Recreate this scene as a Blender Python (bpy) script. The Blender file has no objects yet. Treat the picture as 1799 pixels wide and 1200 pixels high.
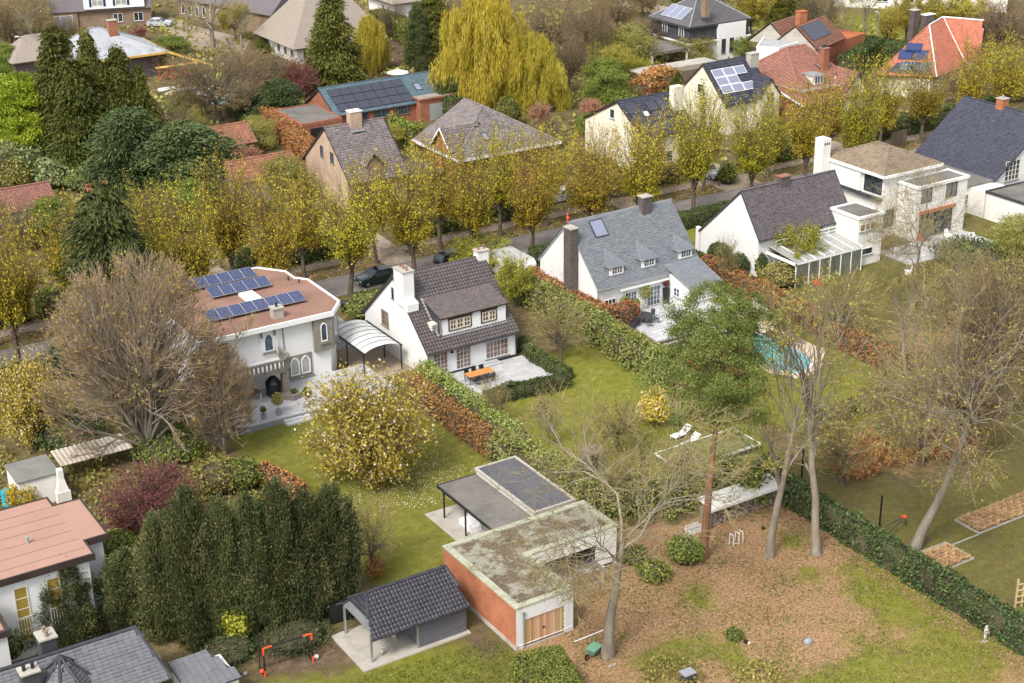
import bpy, math, random
import numpy as np
from mathutils import Vector, Matrix
S = bpy.context.scene
COL = S.collection
rnd = random.Random(7)
RG = np.random.default_rng(11)

# ------------------------------------------------------------------ camera, world, sun
AZ, PITCH, ROLL, FPX, CAMH = 0.5562058, 0.403156, 0.0138461, 2721.26, 55.0
_f0 = np.array([0, math.cos(PITCH), -math.sin(PITCH)]); _x0 = np.array([1.0, 0, 0]); _d0 = np.cross(_f0, _x0)
_c, _s = math.cos(ROLL), math.sin(ROLL)
_M = np.array([_c * _x0 + _s * _d0, -_s * _x0 + _c * _d0, _f0])          # rows: right, down, forward
_R = np.array([[math.cos(AZ), math.sin(AZ), 0], [-math.sin(AZ), math.cos(AZ), 0], [0, 0, 1]])
_MW = _M @ _R.T
cam_d = bpy.data.cameras.new('camera'); cam = bpy.data.objects.new('camera', cam_d); COL.objects.link(cam)
cam_d.sensor_width = 36; cam_d.lens = 36 * FPX / 1799; cam_d.clip_end = 4000; cam_d.clip_start = 1
cam.matrix_world = Matrix([[_MW[0][i], -_MW[1][i], -_MW[2][i], (0, 0, CAMH)[i]] for i in range(3)] + [[0, 0, 0, 1]])
S.camera = cam

SUN_EL, SUN_AZ = math.radians(50), math.radians(-152)      # direction towards the sun, measured from +X
W = bpy.data.worlds.new('World'); S.world = W; W.use_nodes = True
nt = W.node_tree; sky = nt.nodes.new('ShaderNodeTexSky'); sky.sky_type = 'NISHITA'; sky.sun_disc = False
sky.sun_elevation = SUN_EL; sky.sun_rotation = math.pi / 2 - SUN_AZ
sky.air_density = 1.0; sky.dust_density = 3.0; sky.ozone_density = 1.0
hs = nt.nodes.new('ShaderNodeHueSaturation'); hs.inputs['Saturation'].default_value = 0.32
nt.links.new(sky.outputs[0], hs.inputs['Color']); nt.links.new(hs.outputs[0], nt.nodes['Background'].inputs[0])
nt.nodes['Background'].inputs[1].default_value = 0.13
sun_d = bpy.data.lights.new('sun', 'SUN'); sun_d.energy = 1.5; sun_d.angle = math.radians(14); sun_d.color = (1.0, 0.95, 0.87)
sun = bpy.data.objects.new('sun', sun_d); COL.objects.link(sun)
_sd = Vector((math.cos(SUN_AZ) * math.cos(SUN_EL), math.sin(SUN_AZ) * math.cos(SUN_EL), math.sin(SUN_EL)))
sun.rotation_euler = _sd.to_track_quat('Z', 'Y').to_euler(); sun.location = (60, 100, 120)
S.view_settings.view_transform = 'Standard'; S.view_settings.look = 'None'; S.view_settings.gamma = 1
S.view_settings.exposure = 1.08; S.view_settings.use_curve_mapping = False
S.cycles.max_bounces = 5; S.cycles.diffuse_bounces = 3; S.cycles.glossy_bounces = 2; S.cycles.transmission_bounces = 4
S.cycles.transparent_max_bounces = 8; S.cycles.caustics_reflective = False; S.cycles.caustics_refractive = False

def at(px, py, z=0.0):
    "world point at height z seen at pixel (px,py) of the 1799x1200 photograph"
    d = _MW.T @ np.array([(px - 900) / FPX, (py - 600) / FPX, 1.0]); t = (z - CAMH) / d[2]
    return Vector((d[0] * t, d[1] * t, z))
def pix(p):
    v = _MW @ (np.array(p, float) - [0, 0, CAMH]); return 900 + FPX * v[0] / v[2], 600 + FPX * v[1] / v[2], v[2]
def height_to(p, ty):
    lo, hi = 0.0, 45.0
    for _ in range(30):
        m = (lo + hi) / 2
        if pix((p[0], p[1], m))[1] > ty: lo = m
        else: hi = m
    return lo
def mpp(p): return pix(p)[2] / FPX      # metres per photo pixel at p

# ------------------------------------------------------------------ materials
def ramp(n, stops):
    r = n.nodes.new('ShaderNodeValToRGB'); e = r.color_ramp.elements
    while len(e) < len(stops): e.new(0.5)
    for k, (p, c) in enumerate(stops): e[k].position = p; e[k].color = (*c, 1)
    return r
def newmat(name, rough=0.8, spec=0.3, metal=0.0):
    m = bpy.data.materials.new(name); m.use_nodes = True; n = m.node_tree; b = n.nodes['Principled BSDF']
    b.inputs['Roughness'].default_value = rough; b.inputs['Specular IOR Level'].default_value = spec; b.inputs['Metallic'].default_value = metal
    return m, n, b
def coords(n, scale=(1, 1, 1), obj=True):
    t = n.nodes.new('ShaderNodeTexCoord'); mp = n.nodes.new('ShaderNodeMapping'); mp.inputs['Scale'].default_value = scale
    n.links.new(t.outputs['Object' if obj else 'Generated'], mp.inputs[0]); return mp
def noise(n, vec, scale, detail=4, rough=0.6):
    x = n.nodes.new('ShaderNodeTexNoise'); x.inputs['Scale'].default_value = scale; x.inputs['Detail'].default_value = detail
    x.inputs['Roughness'].default_value = rough; n.links.new(vec.outputs[0], x.inputs['Vector']); return x
def bump(n, b, h, strength=0.3, dist=0.02):
    k = n.nodes.new('ShaderNodeBump'); k.inputs['Strength'].default_value = strength; k.inputs['Distance'].default_value = dist
    n.links.new(h, k.inputs['Height']); n.links.new(k.outputs[0], b.inputs['Normal'])
def plain(name, c, var=0.25, rough=0.8, spec=0.3, metal=0.0, scale=0.9, dirt=None, dirt_amt=0.35, stretch=(1, 1, 1), bmp=0.15):
    "surface of one paint or stone: colour wanders by noise at two scales; optional dirt streaks of another colour"
    m, n, b = newmat(name, rough, spec, metal); v = coords(n, stretch)
    a = noise(n, v, scale, 6, 0.65); lo = tuple(x * (1 - var) for x in c); hi = tuple(min(x * (1 + var * 0.7), 0.95) for x in c)
    r = ramp(n, [(0.3, lo), (0.7, hi)]); n.links.new(a.outputs['Fac'], r.inputs[0]); out = r.outputs[0]
    if dirt:
        d = noise(n, v, scale * 2.3, 8, 0.75); rr = ramp(n, [(0.5, (0, 0, 0)), (0.72, (dirt_amt,) * 3)]); n.links.new(d.outputs['Fac'], rr.inputs[0])
        mx = n.nodes.new('ShaderNodeMixRGB'); n.links.new(rr.outputs[0], mx.inputs[0]); n.links.new(out, mx.inputs[1]); mx.inputs[2].default_value = (*dirt, 1); out = mx.outputs[0]
    n.links.new(out, b.inputs['Base Color'])
    f = noise(n, v, 22, 3); bump(n, b, f.outputs['Fac'], bmp, 0.02)
    return m
def brickmat(name, c1, c2, mortar, bw=0.22, bh=0.065, mix=0.5):
    m, n, b = newmat(name, 0.9, 0.2)
    t = n.nodes.new('ShaderNodeTexCoord'); sx = n.nodes.new('ShaderNodeSeparateXYZ'); n.links.new(t.outputs['Object'], sx.inputs[0])
    ad = n.nodes.new('ShaderNodeMath'); n.links.new(sx.outputs[0], ad.inputs[0]); n.links.new(sx.outputs[1], ad.inputs[1])
    cb = n.nodes.new('ShaderNodeCombineXYZ'); n.links.new(ad.outputs[0], cb.inputs[0]); n.links.new(sx.outputs[2], cb.inputs[1])
    br = n.nodes.new('ShaderNodeTexBrick'); n.links.new(cb.outputs[0], br.inputs['Vector'])
    br.inputs['Color1'].default_value = (*c1, 1); br.inputs['Color2'].default_value = (*c2, 1); br.inputs['Mortar'].default_value = (*mortar, 1)
    br.inputs['Scale'].default_value = 1; br.inputs['Brick Width'].default_value = bw; br.inputs['Row Height'].default_value = bh
    br.inputs['Mortar Size'].default_value = 0.006; br.inputs['Bias'].default_value = mix - 0.5
    v = coords(n); a = noise(n, v, 0.8, 6); r = ramp(n, [(0.3, (0.75,) * 3), (0.7, (1.15,) * 3)]); n.links.new(a.outputs['Fac'], r.inputs[0])
    mx = n.nodes.new('ShaderNodeMixRGB'); mx.blend_type = 'MULTIPLY'; mx.inputs[0].default_value = 1
    n.links.new(br.outputs['Color'], mx.inputs[1]); n.links.new(r.outputs[0], mx.inputs[2]); n.links.new(mx.outputs[0], b.inputs['Base Color'])
    bump(n, b, br.outputs['Fac'], -0.4, 0.01)
    return m
def tintmat(name, stops, rough=0.75, spec=0.25, transl=0.0, hue=0.03, patch=0.0):
    "colour picked per leaf / tile / stone by the mesh attribute tint"
    m, n, b = newmat(name, rough, spec)
    a = n.nodes.new('ShaderNodeAttribute'); a.attribute_name = 'tint'; r = ramp(n, stops)
    if patch:
        v = coords(n); p = noise(n, v, 0.55, 4); mm = n.nodes.new('ShaderNodeMath'); mm.operation = 'MULTIPLY_ADD'
        n.links.new(p.outputs['Fac'], mm.inputs[0]); mm.inputs[1].default_value = patch; 
        s2 = n.nodes.new('ShaderNodeMath'); s2.operation = 'SUBTRACT'; n.links.new(a.outputs['Fac'], s2.inputs[0]); s2.inputs[1].default_value = patch / 2
        n.links.new(s2.outputs[0], mm.inputs[2]); n.links.new(mm.outputs[0], r.inputs[0])
    else: n.links.new(a.outputs['Fac'], r.inputs[0])
    h = n.nodes.new('ShaderNodeHueSaturation'); oi = n.nodes.new('ShaderNodeObjectInfo')
    mr = n.nodes.new('ShaderNodeMapRange'); mr.inputs[3].default_value = 0.5 - hue; mr.inputs[4].default_value = 0.5 + hue
    n.links.new(oi.outputs['Random'], mr.inputs[0]); n.links.new(mr.outputs[0], h.inputs['Hue'])
    if hue:
        fr = n.nodes.new('ShaderNodeMath'); fr.operation = 'MULTIPLY'; fr.inputs[1].default_value = 7.31; f2 = n.nodes.new('ShaderNodeMath'); f2.operation = 'FRACT'; n.links.new(oi.outputs['Random'], fr.inputs[0]); n.links.new(fr.outputs[0], f2.inputs[0])
        m2 = n.nodes.new('ShaderNodeMapRange'); m2.inputs[3].default_value = 0.8; m2.inputs[4].default_value = 1.16; n.links.new(f2.outputs[0], m2.inputs[0]); n.links.new(m2.outputs[0], h.inputs['Value'])
    n.links.new(r.outputs[0], h.inputs['Color']); n.links.new(h.outputs[0], b.inputs['Base Color'])
    if transl:
        tr = n.nodes.new('ShaderNodeBsdfTranslucent'); ms = n.nodes.new('ShaderNodeMixShader'); ms.inputs[0].default_value = transl
        n.links.new(h.outputs[0], tr.inputs[0]); n.links.new(b.outputs[0], ms.inputs[1]); n.links.new(tr.outputs[0], ms.inputs[2])
        n.links.new(ms.outputs[0], n.nodes['Material Output'].inputs[0])
    return m
def glassmat(name, c=(0.03, 0.04, 0.05), rough=0.06):
    m, n, b = newmat(name, rough, 0.9); v = coords(n); a = noise(n, v, 0.9, 3)
    r = ramp(n, [(0.35, tuple(x * 0.5 for x in c)), (0.65, tuple(x * 1.8 for x in c))]); n.links.new(a.outputs['Fac'], r.inputs[0]); n.links.new(r.outputs[0], b.inputs['Base Color'])
    return m
WHT = plain('white_render', (0.72, 0.715, 0.7), 0.05, 0.85, 0.2, scale=0.35, dirt=(0.5, 0.49, 0.45), dirt_amt=0.18, stretch=(1, 1, 0.35))
WHO = plain('old_white_render', (0.74, 0.72, 0.67), 0.1, 0.85, 0.2, scale=0.5, dirt=(0.4, 0.38, 0.32), dirt_amt=0.4, stretch=(1, 1, 0.3))
WPT = plain('white_paint', (0.8, 0.8, 0.79), 0.04, 0.5, 0.4, bmp=0.03)
CRM = plain('cream_render', (0.72, 0.67, 0.55), 0.06, 0.85, 0.2, scale=0.4)
LTB = plain('light_blue_paint', (0.62, 0.66, 0.72), 0.04, 0.5, 0.4, bmp=0.03)
GRS = plain('grey_stone', (0.24, 0.22, 0.19), 0.2, 0.85, dirt=(0.08, 0.08, 0.06), dirt_amt=0.5)
CON = plain('concrete', (0.42, 0.39, 0.34), 0.18, 0.9, dirt=(0.16, 0.13, 0.1), dirt_amt=0.6, scale=0.4)
CONG = plain('mossy_concrete', (0.4, 0.4, 0.3), 0.25, 0.9, dirt=(0.12, 0.13, 0.07), dirt_amt=0.7, scale=0.9)
BLK = plain('black_metal', (0.015, 0.015, 0.017), 0.2, 0.45, 0.5, bmp=0.02)
DKW = plain('dark_brown_board', (0.05, 0.035, 0.03), 0.3, 0.6)
DKG = plain('anthracite_board', (0.05, 0.052, 0.06), 0.25, 0.6)
STL = plain('galvanised_steel', (0.45, 0.46, 0.47), 0.15, 0.4, 0.5, 0.7)
LEAD = plain('lead_sheet', (0.28, 0.29, 0.31), 0.2, 0.5, 0.4)
GLS = glassmat('window_glass'); GLB = glassmat('bluish_glass', (0.05, 0.075, 0.11)); GLW = plain('net_curtain_glass', (0.35, 0.35, 0.33), 0.3, 0.15, 0.8, scale=3, bmp=0)
GLC = plain('curtained_glass', (0.2, 0.12, 0.08), 0.5, 0.12, 0.8, scale=2, bmp=0)
RBK = brickmat('red_brick', (0.36, 0.12, 0.055), (0.27, 0.085, 0.045), (0.3, 0.24, 0.2))
ORB = brickmat('orange_brick', (0.47, 0.145, 0.05), (0.38, 0.11, 0.045), (0.36, 0.28, 0.22))
BGB = brickmat('beige_brick', (0.5, 0.36, 0.26), (0.42, 0.29, 0.2), (0.45, 0.38, 0.3))
DBK = brickmat('dark_brick', (0.09, 0.075, 0.07), (0.15, 0.125, 0.115), (0.07, 0.065, 0.06))
BNB = brickmat('brown_brick', (0.27, 0.19, 0.13), (0.22, 0.15, 0.1), (0.25, 0.2, 0.16))
def tmat(name, c, var=0.4, rough=0.7, moss=None):
    lo = tuple(x * (1 - var) for x in c); hi = tuple(x * (1 + var) for x in c)
    return tintmat(name, [(0, lo), (0.5, c), (1.0, moss or hi)], rough, 0.3, hue=0.0, patch=0.45)
T_DK = tmat('dark_brown_tile', (0.11, 0.092, 0.092), 0.22, 0.5)
T_SL = tmat('blue_grey_slate', (0.185, 0.2, 0.225), 0.16, 0.6, (0.225, 0.235, 0.22))
T_BK = tmat('charcoal_tile', (0.05, 0.048, 0.058), 0.3, 0.4)
T_GB = tmat('weathered_grey_tile', (0.19, 0.165, 0.16), 0.35, 0.7)
T_BR = tmat('mossy_brown_tile', (0.22, 0.17, 0.12), 0.3, 0.8, (0.25, 0.2, 0.13))
T_OR = tmat('orange_clay_tile', (0.38, 0.135, 0.085), 0.25, 0.8)
T_RD = tmat('red_clay_tile', (0.27, 0.125, 0.095), 0.28, 0.7)
T_RB = tmat('old_red_clay_tile', (0.3, 0.14, 0.085), 0.4, 0.8)
T_BL = tmat('blue_black_tile', (0.055, 0.058, 0.08), 0.3, 0.45)
T_GN = tmat('blue_green_metal_tile', (0.1, 0.15, 0.18), 0.2, 0.45)
T_PU = tmat('purplish_shingle', (0.14, 0.12, 0.13), 0.25, 0.75)
THA = plain('thatch', (0.29, 0.25, 0.21), 0.3, 0.95, 0.1, scale=1.2, stretch=(6, 6, 1), dirt=(0.16, 0.14, 0.12), bmp=0.6)
ZNC = plain('pale_zinc', (0.36, 0.37, 0.39), 0.25, 0.45, 0.5, scale=0.7, dirt=(0.25, 0.26, 0.28))
ROOFP = plain('pink_roofing_felt', (0.37, 0.225, 0.175), 0.08, 0.9, 0.15, scale=0.4, dirt=(0.4, 0.27, 0.19), dirt_amt=0.35)
ROOFR = plain('red_brown_roofing_felt', (0.25, 0.15, 0.115), 0.25, 0.9, 0.2, scale=0.35, dirt=(0.42, 0.16, 0.07), dirt_amt=0.45)
FELT = plain('dark_roofing_felt', (0.16, 0.145, 0.13), 0.35, 0.7, 0.4, scale=0.35, dirt=(0.22, 0.21, 0.18), dirt_amt=0.8)
def mossroof():
    m, n, b = newmat('moss_roof', 0.95, 0.1); v = coords(n); f = noise(n, v, 9, 6); base = ramp(n, [(0.35, (0.08, 0.062, 0.042)), (0.65, (0.19, 0.145, 0.1))]); n.links.new(f.outputs['Fac'], base.inputs[0])
    g = noise(n, v, 11, 6); pale = ramp(n, [(0.3, (0.17, 0.165, 0.12)), (0.7, (0.38, 0.36, 0.29))]); n.links.new(g.outputs['Fac'], pale.inputs[0]); k = noise(n, coords(n, (1, 1, 1)), 0.75, 9, 0.75); kr = ramp(n, [(0.47, (0, 0, 0)), (0.54, (1, 1, 1))]); n.links.new(k.outputs['Fac'], kr.inputs[0])
    x = n.nodes.new('ShaderNodeMixRGB'); n.links.new(kr.outputs[0], x.inputs[0]); n.links.new(base.outputs[0], x.inputs[1]); n.links.new(pale.outputs[0], x.inputs[2]); n.links.new(x.outputs[0], b.inputs['Base Color']); bump(n, b, f.outputs['Fac'], 0.6, 0.05); return m
GRAVR = mossroof()
WETR = plain('wet_bitumen', (0.085, 0.08, 0.085), 0.3, 0.12, 0.7, scale=0.3, bmp=0.02)
SOL = plain('solar_cell', (0.03, 0.045, 0.13), 0.25, 0.18, 0.7, scale=4, bmp=0)
SOLK = plain('black_solar_cell', (0.05, 0.055, 0.075), 0.2, 0.3, 0.6, scale=2, bmp=0)
SOLL = plain('pale_solar_cell', (0.22, 0.24, 0.32), 0.1, 0.2, 0.7, scale=2, bmp=0)
ALU = plain('aluminium', (0.6, 0.6, 0.6), 0.05, 0.35, 0.5, 0.6, bmp=0)
WOOD = plain('weathered_timber', (0.2, 0.16, 0.12), 0.35, 0.9, 0.2, stretch=(1, 1, 0.2), scale=3)
PINE = tintmat('fresh_pine_boards', [(0, (0.46, 0.29, 0.15)), (0.5, (0.56, 0.37, 0.2)), (1, (0.64, 0.45, 0.27))], 0.6)
TEAK = plain('orange_teak', (0.55, 0.25, 0.07), 0.2, 0.6, 0.3, stretch=(1, 5, 1), scale=2)
YEL = plain('new_yellow_timber', (0.6, 0.38, 0.1), 0.2, 0.7)
ORG = plain('orange_plastic', (0.75, 0.09, 0.03), 0.1, 0.45, 0.5, bmp=0)
GRNP = plain('green_plastic', (0.16, 0.33, 0.22), 0.1, 0.5, 0.4, bmp=0)
TURQ = plain('turquoise_plastic', (0.02, 0.3, 0.38), 0.1, 0.5, 0.4, bmp=0)
BLUEP = plain('blue_tarpaulin', (0.05, 0.14, 0.42), 0.2, 0.5, 0.4)
CARG = plain('dark_green_car_paint', (0.008, 0.035, 0.035), 0.1, 0.18, 0.7, bmp=0)
CARB = plain('black_car_paint', (0.012, 0.013, 0.017), 0.1, 0.15, 0.7, bmp=0)
CARW = plain('silver_car_paint', (0.5, 0.52, 0.55), 0.08, 0.25, 0.6, 0.2, bmp=0)
RUB = plain('tyre_rubber', (0.015, 0.015, 0.015), 0.1, 0.9, 0.2, bmp=0)
POOL = plain('turquoise_pool_liner', (0.1, 0.33, 0.32), 0.12, 0.15, 0.6, scale=1.5, bmp=0)
SAND = plain('sand_terrace', (0.55, 0.45, 0.33), 0.18, 0.95, 0.1, dirt=(0.35, 0.24, 0.14), dirt_amt=0.6)
STAT = plain('pale_garden_stone', (0.45, 0.42, 0.35), 0.2, 0.9)
ASP = plain('road_asphalt', (0.27, 0.235, 0.215), 0.22, 0.9, 0.2, scale=0.5, dirt=(0.13, 0.11, 0.1), dirt_amt=0.5)
PATH = plain('gravel_path', (0.33, 0.27, 0.21), 0.22, 0.95, 0.1, scale=0.7, dirt=(0.2, 0.15, 0.1), dirt_amt=0.5)
KERB = plain('kerb_concrete', (0.3, 0.28, 0.26), 0.2, 0.9)
PAVE = tintmat('grey_paving_slab', [(0, (0.38, 0.38, 0.39)), (0.5, (0.43, 0.43, 0.43)), (1, (0.48, 0.47, 0.46))], 0.7, hue=0.0)
COBB = tintmat('grey_cobble', [(0, (0.2, 0.19, 0.18)), (0.5, (0.3, 0.29, 0.27)), (1, (0.42, 0.4, 0.37))], 0.85, hue=0.0)
BARK = plain('grey_bark', (0.13, 0.105, 0.08), 0.35, 0.95, 0.1, scale=2, dirt=(0.2, 0.19, 0.09), dirt_amt=0.6, stretch=(1, 1, 0.3), bmp=0.5)
BARKL = plain('pale_lichen_bark', (0.25, 0.21, 0.165), 0.35, 0.95, 0.1, scale=1.2, dirt=(0.34, 0.34, 0.27), dirt_amt=0.8, stretch=(1, 1, 0.35), bmp=0.5)
BARKP = plain('orange_pine_bark', (0.23, 0.12, 0.07), 0.35, 0.95, 0.1, scale=2, stretch=(1, 1, 0.4), bmp=0.6)
TWIGO = plain('olive_twig', (0.2, 0.155, 0.07), 0.3, 0.9, 0.1, scale=1.0)
TWIGB = plain('brown_twig', (0.235, 0.17, 0.11), 0.3, 0.9, 0.1, scale=1.0)
TWIGM = plain('mossy_twig', (0.32, 0.26, 0.12), 0.35, 0.9, 0.1, scale=0.6, dirt=(0.2, 0.14, 0.1))
TWIGP = plain('pinkish_twig', (0.4, 0.28, 0.19), 0.3, 0.9, 0.1, scale=0.35, dirt=(0.3, 0.27, 0.11), dirt_amt=0.8)
def lf(name, *cs, t=0.25, hue=0.012, patch=0.0): return tintmat(name, [(i / (len(cs) - 1), c) for i, c in enumerate(cs)], 0.6, 0.25, t, hue, patch)
L_LIN = lf('budding_lime_leaf', (0.4, 0.25, 0.035), (0.37, 0.3, 0.025), (0.47, 0.41, 0.03), (0.6, 0.52, 0.055), hue=0.02)
L_MAG = lf('magnolia_leaf', (0.33, 0.26, 0.03), (0.44, 0.35, 0.04), (0.5, 0.4, 0.05), (0.56, 0.44, 0.08), (0.6, 0.48, 0.12), (0.82, 0.68, 0.58))
L_WIL = lf('yellow_willow_leaf', (0.38, 0.32, 0.03), (0.52, 0.44, 0.05), (0.6, 0.52, 0.1), hue=0.01)
L_MAP = lf('bright_maple_leaf', (0.13, 0.19, 0.012), (0.24, 0.3, 0.02), (0.33, 0.38, 0.03))
L_CON = lf('dark_conifer_spray', (0.05, 0.065, 0.012), (0.095, 0.105, 0.018), (0.16, 0.15, 0.026), t=0.1, patch=0.3)
L_CYP = lf('cypress_spray', (0.045, 0.065, 0.022), (0.09, 0.11, 0.038), (0.23, 0.2, 0.09), t=0.1, patch=0.5)
L_BLC = lf('bluish_conifer_spray', (0.045, 0.07, 0.025), (0.08, 0.11, 0.038), (0.14, 0.165, 0.055), t=0.1, patch=0.3)
L_SPR = lf('spruce_needle', (0.04, 0.055, 0.015), (0.07, 0.085, 0.022), (0.12, 0.13, 0.03), t=0.05)
L_PIN = lf('pine_needle', (0.07, 0.09, 0.018), (0.13, 0.155, 0.035), (0.21, 0.23, 0.06), t=0.1)
L_GRN = lf('green_shrub_leaf', (0.09, 0.125, 0.02), (0.17, 0.21, 0.035), (0.27, 0.31, 0.07), patch=0.3)
L_LAU = lf('laurel_leaf', (0.13, 0.17, 0.03), (0.26, 0.3, 0.07), (0.46, 0.47, 0.18), patch=0.4)
L_RHO = lf('rhododendron_leaf', (0.14, 0.19, 0.06), (0.26, 0.3, 0.12), (0.4, 0.42, 0.2), patch=0.3)
L_BEE = lf('rusty_beech_leaf', (0.26, 0.1, 0.04), (0.4, 0.17, 0.06), (0.52, 0.26, 0.11), (0.3, 0.2, 0.07), patch=0.35)
L_BOX = lf('clipped_box_leaf', (0.035, 0.06, 0.018), (0.065, 0.1, 0.025), (0.1, 0.14, 0.035), t=0.1, patch=0.3)
L_IVY = lf('ivy_leaf', (0.03, 0.055, 0.02), (0.055, 0.095, 0.03), (0.14, 0.15, 0.045), t=0.1, patch=0.5)
L_MOS = lf('olive_clipped_leaf', (0.09, 0.1, 0.02), (0.15, 0.16, 0.03), (0.2, 0.2, 0.04), t=0.1, patch=0.3)
L_PUR = lf('purple_leaf', (0.13, 0.03, 0.04), (0.2, 0.05, 0.06), (0.28, 0.1, 0.09))
L_PNK = lf('pink_blossom', (0.34, 0.14, 0.1), (0.48, 0.22, 0.17), (0.4, 0.28, 0.12))
L_YBU = lf('yellow_bud', (0.34, 0.29, 0.04), (0.42, 0.36, 0.05), (0.5, 0.42, 0.08))
L_YGR = lf('fresh_yellow_green_leaf', (0.24, 0.24, 0.02), (0.36, 0.36, 0.04), (0.46, 0.45, 0.08))
L_OLV = lf('olive_bush_leaf', (0.18, 0.16, 0.035), (0.28, 0.26, 0.065), (0.38, 0.35, 0.11), patch=0.3)
L_FOR = lf('forsythia_flower', (0.4, 0.26, 0.02), (0.55, 0.38, 0.02), (0.3, 0.3, 0.04))
L_STR = lf('dry_grass_blade', (0.45, 0.28, 0.14), (0.6, 0.41, 0.22), (0.7, 0.52, 0.32))
L_BUD = lf('rusty_bud', (0.3, 0.19, 0.07), (0.34, 0.26, 0.07), (0.28, 0.28, 0.05))
L_OLB = lf('olive_bud', (0.3, 0.24, 0.07), (0.34, 0.31, 0.07), (0.38, 0.37, 0.09))
L_GRA = lf('grass_blade', (0.08, 0.13, 0.02), (0.14, 0.19, 0.025), (0.22, 0.24, 0.04))
L_LIT = lf('fallen_leaf', (0.2, 0.13, 0.07), (0.3, 0.19, 0.105), (0.42, 0.29, 0.17), (0.24, 0.12, 0.06), t=0.0)
L_PET = lf('fallen_petal', (0.75, 0.6, 0.55), (0.8, 0.72, 0.68), (0.6, 0.4, 0.2), t=0.0)
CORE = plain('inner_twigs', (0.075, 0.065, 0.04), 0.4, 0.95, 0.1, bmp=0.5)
# ------------------------------------------------------------------ objects and meshes
def tag(o, label=None, cat=None, group=None, kind=None):
    if label: o['label'] = label
    if cat: o['category'] = cat
    if group: o['group'] = group
    if kind: o['kind'] = kind
    return o
def thing(name, label, cat, loc=(0, 0, 0), rz=0.0, group=None):
    o = bpy.data.objects.new(name, None); COL.objects.link(o); o.location = loc; o.rotation_euler.z = rz; o.empty_display_size = 0.3
    return tag(o, label, cat, group)
def link(name, me, parent=None):
    o = bpy.data.objects.new(name, me); COL.objects.link(o)
    if parent is not None:
        o.parent = parent
    return o
def copy_tree(o, parent=None, loc=None, rz=None, scale=None, label=None):
    c = o.copy(); COL.objects.link(c); c.parent = parent
    if loc is not None: c.location = loc
    if rz is not None: c.rotation_euler.z = rz
    if scale is not None: c.scale = scale
    if label: c['label'] = label
    for ch in list(o.children): copy_tree(ch, c)
    return c
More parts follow.
